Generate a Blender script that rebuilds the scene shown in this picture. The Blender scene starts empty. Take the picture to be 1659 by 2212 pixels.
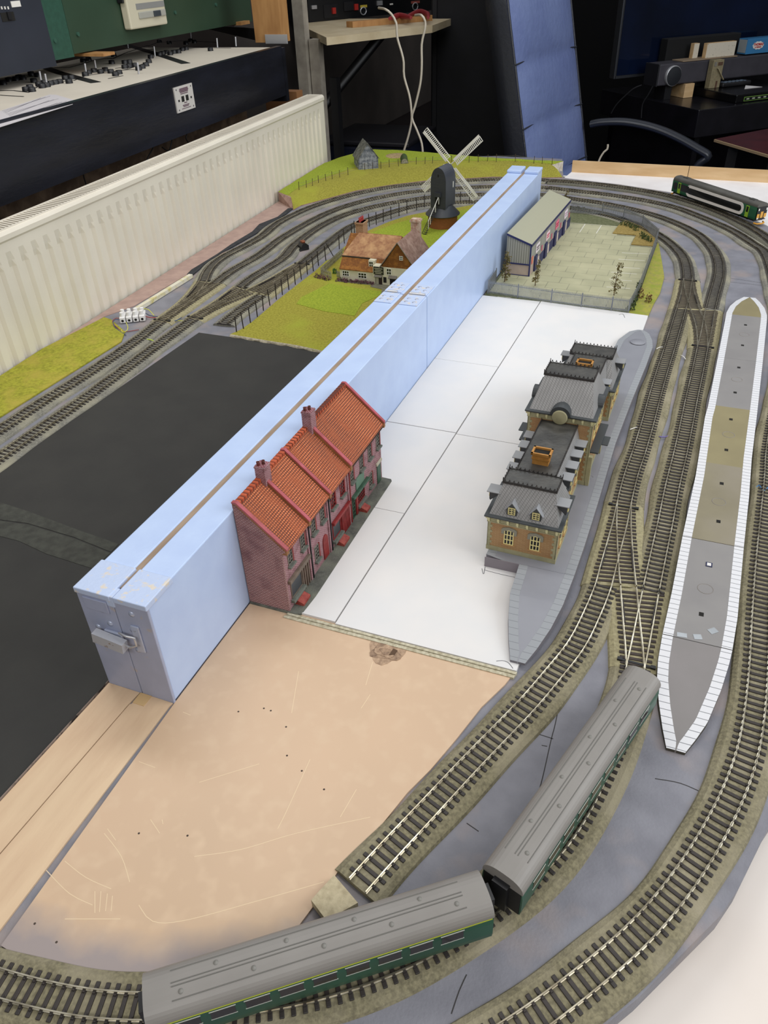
import bpy, bmesh, math, random
from mathutils import Vector, Matrix, Euler
random.seed(7)
S = 0.001                      # everything is authored in millimetres
scene = bpy.context.scene
COL = scene.collection
PI = math.pi
# ------------------------------------------------------------------ camera
W_, H_, F_ = 1659, 2212, 1661.406
CAM = Vector((397.905, -388.528, 604.321))
ROT = Euler((.93412, .032828, .373545), 'XYZ')
RM = ROT.to_matrix()
def ray(u, v): return RM @ Vector(((u-W_/2)/F_, -(v-H_/2)/F_, -1.0))
def PZ(u, v, z=0.0):
    d = ray(u, v); p = CAM + d*((z-CAM.z)/d.z); return (p.x, p.y, z)
def PX(u, v, x):
    d = ray(u, v); p = CAM + d*((x-CAM.x)/d.x); return (x, p.y, p.z)
def PY(u, v, y):
    d = ray(u, v); p = CAM + d*((y-CAM.y)/d.y); return (p.x, y, p.z)
def XY(pts, z=0.0): return [PZ(u, v, z)[:2] for u, v in pts]
def depth(p): return (RM.transposed() @ (Vector(p)-CAM)).z*-1
def inframe(p, m=30):
    q = RM.transposed() @ (Vector(p)-CAM)
    if q.z >= -1: return False
    u = W_/2+F_*q.x/-q.z; v = H_/2-F_*q.y/-q.z
    return -m < u < W_+m and -m < v < H_+m
# ------------------------------------------------------------------ materials
def lin(c):
    if isinstance(c, str):
        c = c.lstrip('#'); c = [int(c[i:i+2], 16)/255 for i in (0, 2, 4)]
    return tuple(((x+0.055)/1.055)**2.4 if x > 0.04045 else x/12.92 for x in c)+(1.0,)
MATS = {}
def nt_new(name):
    m = bpy.data.materials.new(name); m.use_nodes = True
    nt = m.node_tree; b = nt.nodes['Principled BSDF']
    return m, nt, b
def N(nt, t, **k):
    n = nt.nodes.new(t)
    for a, v in k.items(): setattr(n, a, v)
    return n
def coords(nt, scale=(1, 1, 1), rot=(0, 0, 0)):
    tc = N(nt, 'ShaderNodeTexCoord'); mp = N(nt, 'ShaderNodeMapping')
    mp.inputs['Scale'].default_value = scale; mp.inputs['Rotation'].default_value = rot
    nt.links.new(tc.outputs['Object'], mp.inputs['Vector']); return mp.outputs['Vector']
def mixc(nt, fac, a, b):
    m = N(nt, 'ShaderNodeMix', data_type='RGBA')
    if isinstance(fac, float): m.inputs[0].default_value = fac
    else: nt.links.new(fac, m.inputs[0])
    for s, x in ((6, a), (7, b)):
        if isinstance(x, tuple): m.inputs[s].default_value = x
        else: nt.links.new(x, m.inputs[s])
    return m.outputs[2]
def ramp(nt, src, a, b):
    r = N(nt, 'ShaderNodeMapRange'); r.inputs['From Min'].default_value = a; r.inputs['From Max'].default_value = b
    nt.links.new(src, r.inputs['Value']); return r.outputs[0]
def mat(name, col, rough=.6, metal=0.0, var=None, size=20.0, lo=.35, hi=.65, bump=0.0, bsize=2.0, var2=None, size2=80.0, lo2=.45, hi2=.7,
        stretch=(1, 1, 1), spec=.5, alpha=1.0, emit=None, detail=4.0):
    """principled surface; var = second colour blended by noise of feature size (mm)"""
    if name in MATS: return MATS[name]
    m, nt, b = nt_new(name)
    base = lin(col)
    v = coords(nt, tuple(stretch))
    out = base
    if var:
        n = N(nt, 'ShaderNodeTexNoise'); n.inputs['Scale'].default_value = 1000/size; n.inputs['Detail'].default_value = detail
        nt.links.new(v, n.inputs['Vector'])
        out = mixc(nt, ramp(nt, n.outputs['Fac'], lo, hi), out, lin(var))
    if var2:
        n = N(nt, 'ShaderNodeTexNoise'); n.inputs['Scale'].default_value = 1000/size2; n.inputs['Detail'].default_value = 3
        nt.links.new(v, n.inputs['Vector'])
        out = mixc(nt, ramp(nt, n.outputs['Fac'], lo2, hi2), out, lin(var2))
    if isinstance(out, tuple): b.inputs['Base Color'].default_value = out
    else: nt.links.new(out, b.inputs['Base Color'])
    b.inputs['Roughness'].default_value = rough; b.inputs['Metallic'].default_value = metal
    b.inputs['Specular IOR Level'].default_value = spec
    if alpha < 1: b.inputs['Alpha'].default_value = alpha
    if emit:
        b.inputs['Emission Color'].default_value = lin(emit[0]); b.inputs['Emission Strength'].default_value = emit[1]
    if bump:
        n = N(nt, 'ShaderNodeTexNoise'); n.inputs['Scale'].default_value = 1000/bsize; n.inputs['Detail'].default_value = 4
        nt.links.new(v, n.inputs['Vector'])
        bp = N(nt, 'ShaderNodeBump'); bp.inputs['Strength'].default_value = min(1, bump); bp.inputs['Distance'].default_value = S*bsize*.4
        nt.links.new(n.outputs['Fac'], bp.inputs['Height']); nt.links.new(bp.outputs[0], b.inputs['Normal'])
    MATS[name] = m; return m
def brickmat(name, c1, c2, mortar, bw, bh, mode='wall', mort=.06, rough=.8, offset=.5, bump=.6, var=None, size=30., lo=.45, hi=.7, k=1.0):
    """bricks/tiles laid out from object space: wall u = x+y, v = z ; roofy u = y, v = z ; floor u = x, v = y"""
    if name in MATS: return MATS[name]
    m, nt, b = nt_new(name)
    tc = N(nt, 'ShaderNodeTexCoord'); sp = N(nt, 'ShaderNodeSeparateXYZ'); nt.links.new(tc.outputs['Object'], sp.inputs[0])
    cb = N(nt, 'ShaderNodeCombineXYZ')
    if mode == 'wall':
        ad = N(nt, 'ShaderNodeMath', operation='ADD'); nt.links.new(sp.outputs[0], ad.inputs[0]); nt.links.new(sp.outputs[1], ad.inputs[1])
        nt.links.new(ad.outputs[0], cb.inputs[0]); nt.links.new(sp.outputs[2], cb.inputs[1])
    elif mode == 'roofy':
        nt.links.new(sp.outputs[1], cb.inputs[0]); nt.links.new(sp.outputs[2], cb.inputs[1])
    elif mode == 'roofx':
        nt.links.new(sp.outputs[0], cb.inputs[0]); nt.links.new(sp.outputs[2], cb.inputs[1])
    else:
        nt.links.new(sp.outputs[0], cb.inputs[0]); nt.links.new(sp.outputs[1], cb.inputs[1])
    br = N(nt, 'ShaderNodeTexBrick'); br.offset = offset
    br.inputs['Scale'].default_value = 1000.0
    br.inputs['Brick Width'].default_value = bw; br.inputs['Row Height'].default_value = bh
    br.inputs['Mortar Size'].default_value = bh*mort; br.inputs['Mortar Smooth'].default_value = .3
    br.inputs['Color1'].default_value = lin(c1); br.inputs['Color2'].default_value = lin(c2); br.inputs['Mortar'].default_value = lin(mortar)
    nt.links.new(cb.outputs[0], br.inputs['Vector'])
    out = br.outputs['Color']
    if var:
        n = N(nt, 'ShaderNodeTexNoise'); n.inputs['Scale'].default_value = 1000/size; nt.links.new(tc.outputs['Object'], n.inputs['Vector'])
        f = ramp(nt, n.outputs['Fac'], lo, hi); fm = N(nt, 'ShaderNodeMath', operation='MULTIPLY'); fm.inputs[1].default_value = .7*k
        nt.links.new(f, fm.inputs[0]); out = mixc(nt, fm.outputs[0], out, lin(var))
    nt.links.new(out, b.inputs['Base Color']); b.inputs['Roughness'].default_value = rough
    if bump:
        bp = N(nt, 'ShaderNodeBump', invert=True); bp.inputs['Strength'].default_value = bump; bp.inputs['Distance'].default_value = S*bh*.25
        nt.links.new(br.outputs['Fac'], bp.inputs['Height']); nt.links.new(bp.outputs[0], b.inputs['Normal'])
    MATS[name] = m; return m
# ------------------------------------------------------------------ mesh builder (mm)
class MB:
    def __init__(s): s.v = []; s.f = []; s.m = []; s.cur = 0; s.smooth = []
    def mi(s, i): s.cur = i; return s
    def add(s, vs, fs, smooth=False):
        o = len(s.v); s.v.extend([tuple(p) for p in vs])
        for f in fs: s.f.append(tuple(o+i for i in f)); s.m.append(s.cur); s.smooth.append(smooth)
        return s
    def box(s, a, b):
        x0, y0, z0 = a; x1, y1, z1 = b
        if x0 > x1: x0, x1 = x1, x0
        if y0 > y1: y0, y1 = y1, y0
        if z0 > z1: z0, z1 = z1, z0
        return s.add([(x0,y0,z0),(x1,y0,z0),(x1,y1,z0),(x0,y1,z0),(x0,y0,z1),(x1,y0,z1),(x1,y1,z1),(x0,y1,z1)],
              [(0,3,2,1),(4,5,6,7),(0,1,5,4),(1,2,6,5),(2,3,7,6),(3,0,4,7)])
    def bbox(s, a, b, r=1.0):
        """box with bevelled edges"""
        x0, y0, z0 = [min(p, q) for p, q in zip(a, b)]; x1, y1, z1 = [max(p, q) for p, q in zip(a, b)]
        r = min(r, (x1-x0)*.45, (y1-y0)*.45, (z1-z0)*.45)
        bm = bmesh.new(); bmesh.ops.create_cube(bm, size=1)
        for v in bm.verts: v.co = Vector(((x0+x1)/2+v.co.x*(x1-x0), (y0+y1)/2+v.co.y*(y1-y0), (z0+z1)/2+v.co.z*(z1-z0)))
        bmesh.ops.bevel(bm, geom=bm.edges[:], offset=r, segments=2, profile=.5, affect='EDGES')
        return s.frombm(bm)
    def frombm(s, bm, mtx=None, smooth=False):
        bm.verts.index_update()
        vs = [(mtx @ v.co) if mtx else v.co for v in bm.verts]
        s.add([tuple(v) for v in vs], [tuple(v.index for v in f.verts) for f in bm.faces], smooth); bm.free(); return s
    def obox(s, c, size, rz=0.0, rx=0.0, ry=0.0):
        """box by centre, size, rotation"""
        mtx = Matrix.Translation(c) @ Euler((rx, ry, rz)).to_matrix().to_4x4()
        h = [k/2 for k in size]; vs = []
        for dz in (-1, 1):
            for dx, dy in ((-1,-1),(1,-1),(1,1),(-1,1)): vs.append(tuple(mtx @ Vector((dx*h[0], dy*h[1], dz*h[2]))))
        return s.add(vs, [(0,3,2,1),(4,5,6,7),(0,1,5,4),(1,2,6,5),(2,3,7,6),(3,0,4,7)])
    def prism(s, poly, z0, z1, top=True, bottom=True):
        n = len(poly)
        ar = sum(poly[i][0]*poly[(i+1) % n][1]-poly[(i+1) % n][0]*poly[i][1] for i in range(n))
        if ar < 0: poly = poly[::-1]
        z1f = z1 if callable(z1) else (lambda x, y: z1); z0f = z0 if callable(z0) else (lambda x, y: z0)
        vs = [(x, y, z0f(x, y)) for x, y in poly]+[(x, y, z1f(x, y)) for x, y in poly]
        fs = [(i, (i+1) % n, n+(i+1) % n, n+i) for i in range(n)]
        if top: fs.append(tuple(range(n, 2*n)))
        if bottom: fs.append(tuple(range(n-1, -1, -1)))
        return s.add(vs, fs)
    def prism_ax(s, poly, a0, a1, ax):
        """poly in the plane normal to axis ax ('x': (y,z) ; 'y': (x,z)); extruded a0..a1"""
        n = len(poly)
        mk = (lambda a, p: (a, p[0], p[1])) if ax == 'x' else (lambda a, p: (p[0], a, p[1]))
        ar = sum(poly[i][0]*poly[(i+1) % n][1]-poly[(i+1) % n][0]*poly[i][1] for i in range(n))
        if (ar < 0) == (ax == 'x'): poly = poly[::-1]
        if a0 > a1: a0, a1 = a1, a0
        vs = [mk(a0, p) for p in poly]+[mk(a1, p) for p in poly]
        fs = [(i, (i+1) % n, n+(i+1) % n, n+i) for i in range(n)]+[tuple(range(n, 2*n)), tuple(range(n-1, -1, -1))]
        return s.add(vs, fs)
    def hexa(s, b4, t4):
        """8 corners: bottom quad and top quad, same winding (ccw from above)"""
        return s.add(list(b4)+list(t4), [(0,3,2,1),(4,5,6,7),(0,1,5,4),(1,2,6,5),(2,3,7,6),(3,0,4,7)])
    def tube(s, pts, r, n=8, cap=True, rs=None):
        pts = [Vector(p) for p in pts]; rings = []; o = len(s.v); up = Vector((0, 0, 1)); prev = None
        for i, p in enumerate(pts):
            t = (pts[min(i+1, len(pts)-1)]-pts[max(i-1, 0)])
            if t.length < 1e-6: t = Vector((0, 0, 1))
            t.normalize()
            if prev is None:
                a = t.cross(up)
                if a.length < .05: a = t.cross(Vector((1, 0, 0)))
            else: a = prev-t*prev.dot(t)
            a.normalize(); prev = a; b = t.cross(a); rr = rs[i] if rs else r
            rings.append([p+(a*math.cos(2*PI*k/n)+b*math.sin(2*PI*k/n))*rr for k in range(n)])
        vs = [q for rg in rings for q in rg]; fs = []
        for i in range(len(rings)-1):
            for k in range(n):
                k2 = (k+1) % n; fs.append((i*n+k, (i+1)*n+k, (i+1)*n+k2, i*n+k2))
        s.add(vs, fs, True)
        if cap:
            s.add(rings[0], [tuple(range(n))]); s.add(rings[-1], [tuple(range(n-1, -1, -1))])
        return s
    def cyl(s, p0, p1, r, r1=None, n=16): return s.tube([p0, p1], r, n, True, [r, r if r1 is None else r1])
    def lathe(s, c, prof, n=24, a0=0, a1=2*PI, smooth=True):
        """prof [(r,z)...] round a vertical axis at c"""
        full = abs(a1-a0-2*PI) < 1e-6; m = n if full else n+1
        vs = []
        for r, z in prof:
            for k in range(m):
                a = a0+(a1-a0)*k/n; vs.append((c[0]+r*math.cos(a), c[1]+r*math.sin(a), c[2]+z))
        fs = []
        for i in range(len(prof)-1):
            for k in range(n):
                k2 = (k+1) % m; fs.append((i*m+k, i*m+k2, (i+1)*m+k2, (i+1)*m+k))
        return s.add(vs, fs, smooth)
    def grid(s, rows, smooth=True, flip=False):
        m = len(rows[0]); vs = [p for r in rows for p in r]; fs = []
        for i in range(len(rows)-1):
            for k in range(m-1):
                q = (i*m+k, i*m+k+1, (i+1)*m+k+1, (i+1)*m+k); fs.append(q[::-1] if flip else q)
        return s.add(vs, fs, smooth)
    def sphere(s, c, r, n=10, sc=(1, 1, 1)):
        bm = bmesh.new(); bmesh.ops.create_uvsphere(bm, u_segments=n, v_segments=max(6, n//2+2), radius=1)
        for v in bm.verts: v.co = Vector((c[0]+v.co.x*r*sc[0], c[1]+v.co.y*r*sc[1], c[2]+v.co.z*r*sc[2]))
        return s.frombm(bm, None, True)
    def xf(s, mtx):
        s.v = [tuple(mtx @ Vector(p)) for p in s.v]; return s
    def mesh(s, name, mats, off=(0, 0, 0)):
        me = bpy.data.meshes.new(name)
        me.from_pydata([((x-off[0])*S, (y-off[1])*S, (z-off[2])*S) for x, y, z in s.v], [], s.f)
        if not isinstance(mats, (list, tuple)): mats = [mats]
        for m in mats: me.materials.append(m)
        me.polygons.foreach_set('material_index', [min(i, len(mats)-1) for i in s.m])
        me.polygons.foreach_set('use_smooth', s.smooth)
        me.update(); return me
    def part(s, name, mats, parent, label=None, stuff=False):
        """child of thing (or of a part)"""
        root = parent; off = ORG[root.name]
        o = bpy.data.objects.new(name, s.mesh(name, mats, (0, 0, 0) if off is None else off))
        COL.objects.link(o); o.parent = parent; ORG[o.name] = off
        if label: o['label'] = label
        if stuff: o['kind'] = 'stuff'
        return o
    def top(s, name, mats, label=None, cat=None, group=None, kind=None, org=None):
        if org is None:
            xs = [p[0] for p in s.v]; ys = [p[1] for p in s.v]; zs = [p[2] for p in s.v]
            org = ((min(xs)+max(xs))/2, (min(ys)+max(ys))/2, min(zs))
        o = bpy.data.objects.new(name, s.mesh(name, mats, org)); COL.objects.link(o)
        o.location = [k*S for k in org]; ORG[o.name] = org
        tag(o, label, cat, group, kind); return o
ORG = {}
def tag(o, label=None, cat=None, group=None, kind=None):
    if label: o['label'] = label
    if cat: o['category'] = cat
    if group: o['group'] = group
    if kind: o['kind'] = kind
def thing(name, label, cat, loc=(0, 0, 0), rz=0.0, group=None, local=False, kind=None):
    """Empty at the base of a thing; with local=False its parts are written in world mm"""
    o = bpy.data.objects.new(name, None); COL.objects.link(o); o.empty_display_size = .01
    o.location = [k*S for k in loc]; o.rotation_euler = (0, 0, rz)
    ORG[o.name] = None if local else tuple(loc)
    tag(o, label, cat, group, kind); return o
def copy_tree(o, parent=None, loc=None, rz=None, label=None):
    c = o.copy(); COL.objects.link(c); c.parent = parent; ORG[c.name] = ORG.get(o.name)
    if loc is not None: c.location = [k*S for k in loc]
    if rz is not None: c.rotation_euler = (0, 0, rz)
    if label: c['label'] = label
    for ch in [x for x in bpy.data.objects if x.parent == o]: copy_tree(ch, c)
    return c
# ------------------------------------------------------------------ curves
def catmull(pts, step=4.0, closed=False):
    pts = [Vector(p) for p in pts]; out = []
    n = len(pts)
    for i in range(n-1):
        p0 = pts[max(i-1, 0)]; p1 = pts[i]; p2 = pts[i+1]; p3 = pts[min(i+2, n-1)]
        k = max(2, int((p2-p1).length/step))
        for j in range(k):
            t = j/k
            out.append(.5*((2*p1)+(-p0+p2)*t+(2*p0-5*p1+4*p2-p3)*t*t+(-p0+3*p1-3*p2+p3)*t**3))
    out.append(pts[-1]); return out
def resample(pts, step):
    d = [0.0]
    for a, b in zip(pts, pts[1:]): d.append(d[-1]+(b-a).length)
    L = d[-1]; n = max(1, round(L/step)); out = []; j = 0
    for i in range(n+1):
        s = L*i/n
        while j < len(d)-2 and d[j+1] < s: j += 1
        t = (s-d[j])/max(1e-9, d[j+1]-d[j]); out.append(pts[j].lerp(pts[j+1], t))
    return out
def normals(pts):
    out = []
    for i in range(len(pts)):
        t = pts[min(i+1, len(pts)-1)]-pts[max(i-1, 0)]; t = Vector((t.x, t.y)).normalized(); out.append(Vector((-t.y, t.x)))
    return out
def smoothp(pts, it=6):
    for _ in range(it):
        q = [p.copy() for p in pts]
        for i in range(1, len(pts)-1): q[i] = pts[i]*.5+(pts[i-1]+pts[i+1])*.25
        pts = q
    return pts
def sweep(mb, pts, prof):
    """prof [(offset,z)...] open profile swept along pts; caps not needed"""
    ns = normals(pts)
    rows = [[(p.x+n.x*o, p.y+n.y*o, z) for o, z in prof] for p, n in zip(pts, ns)]
    mb.grid(rows, smooth=False)
    a = [tuple(q) for q in rows[0]]; b = [tuple(q) for q in rows[-1]]
    mb.add(a, [tuple(range(len(a)))]); mb.add(b, [tuple(range(len(b)-1, -1, -1))])
    return mb
# ------------------------------------------------------------------ shared materials
M_RAIL = mat('nickel rail', '#cfc8b4', rough=.28, metal=.85, var='#8f8672', size=15)
M_RAIL_D = mat('rusty side rail', '#a79c84', rough=.4, metal=.6, var='#6b6050', size=12)
M_SLEEPER = mat('sleeper plastic', '#37302c', rough=.55, var='#2a2624', size=12)
M_SLEEPER_B = mat('brown sleeper plastic', '#3d322c', rough=.6, var='#2e2622', size=12)
M_BALLAST = mat('foam ballast', '#8b8469', rough=.95, var='#6e6853', size=3, var2='#99917a', size2=60, bump=.8, bsize=1.6)
M_BALLAST_G = mat('grey foam ballast', '#88857a', rough=.95, var='#6c6a61', size=3, var2='#98937f', size2=60, bump=.8, bsize=1.6)
M_BOARD = mat('blue grey painted board', '#83838b', rough=.62, var='#75757d', size=35, var2='#a09088', size2=75, lo2=.5, hi2=.78, bump=.35, bsize=2.5)
M_TAN = mat('tan painted board', '#cfb192', rough=.45, var='#c7aa8d', size=160, var2='#d2b596', size2=30, bump=.12, bsize=3, stretch=(1, .5, 1))
M_TAN2 = mat('tan strip paint', '#cbac8c', rough=.5, var='#d9bd9b', size=25, bump=.12, bsize=3, stretch=(1, .2, 1))
M_BLACKB = mat('black painted board', '#2b2a28', rough=.75, var='#31302d', size=70, bump=.15, bsize=2)
M_FELT = mat('grey black felt strip', '#45463f', rough=.9, var='#383833', size=10, bump=.6, bsize=2)
M_CARD = mat('white card', '#e0ddda', rough=.7, var='#dbdad9', size=60)
M_CARDE = mat('card layered edge', '#a39a7f', rough=.8, var='#c9c2aa', size=4)
M_BLUE = mat('sky blue paint', '#bccff0', rough=.42, var='#b6c9ec', size=35, bump=.1, bsize=4)
M_BLUE2 = mat('chipped blue paint', '#bccbe8', rough=.5, var='#d9cfc0', size=9, lo=.56, hi=.66, bump=.2, bsize=4)
M_BLUEG = mat('blue grey painted end', '#a6adc6', rough=.45, var='#a0a7bf', size=25, var2='#b8ab9e', size2=14, lo2=.66, hi2=.8, bump=.15, bsize=3)
M_STRIPW = mat('bare wood strip', '#a28d78', rough=.7, var='#8f7a66', size=8, stretch=(1, .15, 1))
M_METAL = mat('bright metal', '#c9c9cc', rough=.3, metal=.6)
M_PMETAL = mat('painted metal', '#b9c1d6', rough=.35, metal=.3, var='#8f8f8f', size=6, lo=.6, hi=.7)
M_DARK = mat('dark gap', '#15130f', rough=.9)
M_BLACK = mat('black plastic', '#17171a', rough=.45)
M_GRASS = mat('green grass mat', '#a5a330', rough=.95, var='#858420', size=5, var2='#aa9c3c', size2=45, lo2=.45, hi2=.7, bump=1, bsize=2)
M_GRASSY = mat('olive grass mat', '#93952f', rough=.95, var='#75761f', size=5, var2='#84a02c', size2=60, lo2=.5, hi2=.75, bump=1, bsize=2)
M_LAWN = mat('bright lawn mat', '#9ba62a', rough=.95, var='#80901c', size=4, bump=.8, bsize=2)
M_WOOD = mat('pale wood', '#d9b98c', rough=.6, var='#c9a576', size=20, stretch=(.2, 1, 1))
M_WOODO = mat('orange pine', '#b98a55', rough=.6, var='#a57645', size=20, stretch=(1, 1, .2))
M_WHITE = mat('white paint', '#e6e3dc', rough=.5)
M_PAPER = mat('white paper', '#ebe7e6', rough=.7, var='#e2dcda', size=90, bump=.15, bsize=14)
M_BWALL = mat('brown grey wall', '#4b443f', rough=.9, var='#3f3935', size=200)
# ------------------------------------------------------------------ baseboard
edge_px = [(1659,1789),(1596,1918),(1556,1978),(1477,2057),(1377,2157),(1310,2212)]
outer = XY(edge_px)
radA = Vector((-729., 529.)); radB = Vector((-807., 2113.)); rad_t = (radB-radA).normalized()
def radx(y): return radA.x+(y-radA.y)*(radB.x-radA.x)/(radB.y-radA.y)
board = outer+[(300,-262),(150,-345),(-60,-385),(-300,-365),(-520,-260),(-670,-60),(radx(200)+8,200),(radx(1900)+8,1900),(radx(2080)+8,2080),
    (-720,2240),(-560,2330),(-300,2420),(-80,2425)]
far_px = [(1217,384),(1227,386),(1334,398),(1444,415),(1500,430),(1600,462),(1659,490)]
board += [p for p in XY(far_px)]+[(620,1560),(640,1200),(640,500),(610,200)]
bb = thing('layout_baseboard', 'large blue grey painted wooden baseboard carrying the whole model railway', 'baseboard', (0, 0, -22))
MB().prism(board, -22, 0).part('board', M_BOARD, bb)
M_EDGEP = mat('pink brown paint', '#a58a80', rough=.7, var='#b5998d', size=25)
MB().prism([(radx(560)+9,560),(radx(1750)+9,1750),(-700,1700)]+XY([(560,493),(470,556),(408,592),(290,662),(225,685),(60,785)]), .05, 1.2).part('painted_margin', M_EDGEP, bb, 'pink brown painted margin beside the radiator')
MB().prism(XY([(1,858),(5,880),(200,885)])+[(-600,420)], .05, .1)
# cracks and joints in the painted board
for pts in [[(1206,1532),(1198,1570),(1190,1600),(1172,1680),(1155,1740),(1140,1800)],[(1155,1583),(1195,1596)],[(1415,1682),(1470,1692),(1525,1716)],[(1008,2105),(992,2140),(975,2190)],[(1008,1778),(1034,1796)],
            [(1392,598),(1440,604)],[(1572,600),(1659,613)],[(1548,606),(1660,618)],[(1170,1610),(1182,1612)]]:
    P = catmull([Vector(PZ(u, v, .1)) for u, v in pts], 5); ns = normals(P); mb = MB()
    mb.grid([[(p.x-n.x*.45, p.y-n.y*.45, .12), (p.x+n.x*.45, p.y+n.y*.45, .12)] for p, n in zip(P, ns)], False, True); mb.part('surface_crack', mat('dark crack', '#3a3838', rough=.9), bb)
# tan ground panels
TANC, TANR = (9.6, 141.7), 389.0
def ln(p, q, y): return p[0]+(q[0]-p[0])*(y-p[1])/(q[1]-p[1])
c_nw = PZ(650, 1325); c_se = PZ(1112, 1462)
e1a = PZ(240, 1473); e1b = PZ(0, 1735); s1a = PZ(301, 1500); s1b = PZ(0, 1850); s2a = PZ(377, 1517); s2b = PZ(0, 2018)
def ext(a, b, y): return (ln(a, b, y), y)
arc_in = XY([(0,2040),(60,2080),(160,2112),(260,2135),(340,2150)])
tan_r = [(.8, 160), (c_nw[0], 156), (312, 150)]+XY([(1093,1480),(1050,1520),(985,1600),(930,1665),(880,1715),(820,1790),(740,1870),(690,1925)])+\
        [(190,-150),(150,-195),(95,-222),(40,-215)]

def fade_mat(name, center, r0, r1, c_a, c_b, off_):
    m, nt, b = nt_new(name); tc = N(nt, 'ShaderNodeTexCoord')
    vm = N(nt, 'ShaderNodeVectorMath', operation='DISTANCE'); nt.links.new(tc.outputs['Object'], vm.inputs[0])
    vm.inputs[1].default_value = ((center[0]-off_[0])*S, (center[1]-off_[1])*S, 0)
    nz = N(nt, 'ShaderNodeTexNoise'); nz.inputs['Scale'].default_value = 18; nz.inputs['Detail'].default_value = 5; nt.links.new(tc.outputs['Object'], nz.inputs['Vector'])
    ma = N(nt, 'ShaderNodeMath', operation='MULTIPLY_ADD'); ma.inputs[1].default_value = .05; nt.links.new(nz.outputs['Fac'], ma.inputs[0]); nt.links.new(vm.outputs['Value'], ma.inputs[2])
    f = ramp(nt, ma.outputs[0], r0*S+.025, r1*S+.025)
    mp = N(nt, 'ShaderNodeMapping'); mp.inputs['Scale'].default_value = (1, .5, 1); nt.links.new(tc.outputs['Object'], mp.inputs['Vector'])
    n2 = N(nt, 'ShaderNodeTexNoise'); n2.inputs['Scale'].default_value = 7; nt.links.new(mp.outputs[0], n2.inputs['Vector'])
    base = mixc(nt, ramp(nt, n2.outputs['Fac'], .35, .65), lin(c_a), lin('#c8ab8d'))
    n3 = N(nt, 'ShaderNodeTexNoise'); n3.inputs['Scale'].default_value = 60; nt.links.new(tc.outputs['Object'], n3.inputs['Vector'])
    base = mixc(nt, ramp(nt, n3.outputs['Fac'], .5, .8), base, lin('#d3b798'))
    nt.links.new(mixc(nt, f, base, lin(c_b)), b.inputs['Base Color']); b.inputs['Roughness'].default_value = .45; return m
M_TANF = fade_mat('tan paint with grey overspray edge', TANC, TANR-40, TANR-12, '#d0b192', '#9b8f8c', (100, -60))
tp = thing('tan_ground_panel', 'large tan painted panel with scratches in front of the white card', 'panel', (100, -60, 0))
mb = MB(); pl = [(.8, 2), (.8, 155), (309, 151)]+XY([(1090,1482),(1040,1530),(985,1600),(930,1665),(880,1715),(820,1790),(742,1868),(700,1930)])
pl += XY([(640,2010),(500,2060),(340,2150),(260,2138),(160,2116),(60,2082),(4,2045)])
s2e = PZ(4, 2030)
mb.prism(pl, .0, 2.0).part('board_surface', M_TANF, tp)
# the torn hole in the tan panel, near the card
M_TEAR = mat('torn wood pulp', '#a98d74', rough=.95, var='#7d6654', size=6, bump=1, bsize=4)
hp = PZ(832, 1408, 2)
mb = MB()
for rr, zz, mi_ in ((19, 2.3, 0), (15, 2.6, 1), (10, 3.0, 0), (5.5, 3.3, 1)):
    pts = []
    for k in range(22):
        a = 2*PI*k/22; q = rr*(1+.2*math.sin(3*a+rr)+.12*random.uniform(-1, 1))
        pts.append((hp[0]+q*math.cos(a)*1.05, hp[1]+q*math.sin(a)*.8))
    mb.mi(mi_).prism(pts, 2.0, zz)
mb.part('torn_patch', [mat('tear rim', '#bda084', rough=.9, var='#9a7f68', size=5, bump=1, bsize=3), M_TEAR], tp, 'torn brown patch in the paint')
MB().prism([(hp[0]+6, hp[1]-4), (hp[0]+11, hp[1]-1), (hp[0]+12, hp[1]+5), (hp[0]+7, hp[1]+6)], 2, 3.6).part('hole', mat('hole brown', '#5b4534', rough=.95), tp)
# scratches: thin raised scrapes
M_SCR = mat('scratch cream', '#e3cba8', rough=.6)
mb = MB()
def scratch(mb, pts, w=.35, z=2.06):
    P = catmull([Vector(PZ(u, v, z)) for u, v in pts], 6); ns = normals(P)
    mb.grid([[(p.x-n.x*w, p.y-n.y*w, z), (p.x+n.x*w, p.y+n.y*w, z)] for p, n in zip(P, ns)], False, True)
for pts in [[(225,1800),(262,1850),(280,1905)],[(232,1790),(250,1815)],[(300,1955),(330,1990),(400,1988),(560,1945),(700,1905)],
            [(140,1860),(185,1895),(240,1920)],[(600,1790),(620,1750),(670,1640)],[(735,1765),(770,1705)],[(100,1880),(150,1930),(200,1955)],
            [(350,1770),(352,1780)],[(300,1645),(335,1658)],[(395,1538),(412,1545)],[(420,1850),(520,1835),(640,1800),(800,1765)],
            [(430,1690),(560,1650)],[(205,1972),(205,1925)],[(215,1970),(218,1925)],[(228,1968),(232,1930)],[(240,1968),(243,1935)],
            [(630,1540),(645,1450)],[(790,1480),(805,1430)],[(780,1530),(800,1500)],[(325,1770),(345,1800)],[(140,1985),(260,1985)]]:
    scratch(mb, pts, .28)
mb.part('scratches', M_SCR, tp, 'pale scratch marks')
mb = MB()
for u, v in [(652,1665),(515,1537),(570,1530),(585,1535),(618,1570),(700,1705),(300,1800),(75,1995),(122,2035),(405,1805),(620,1632)]:
    p = PZ(u, v, 2.1); mb.lathe((p[0], p[1], 2.0), [(1.0, 0), (.8, .3), (0, .35)], 8)
mb.part('specks', mat('dark speck', '#4b4038', rough=.9), tp)
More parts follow.
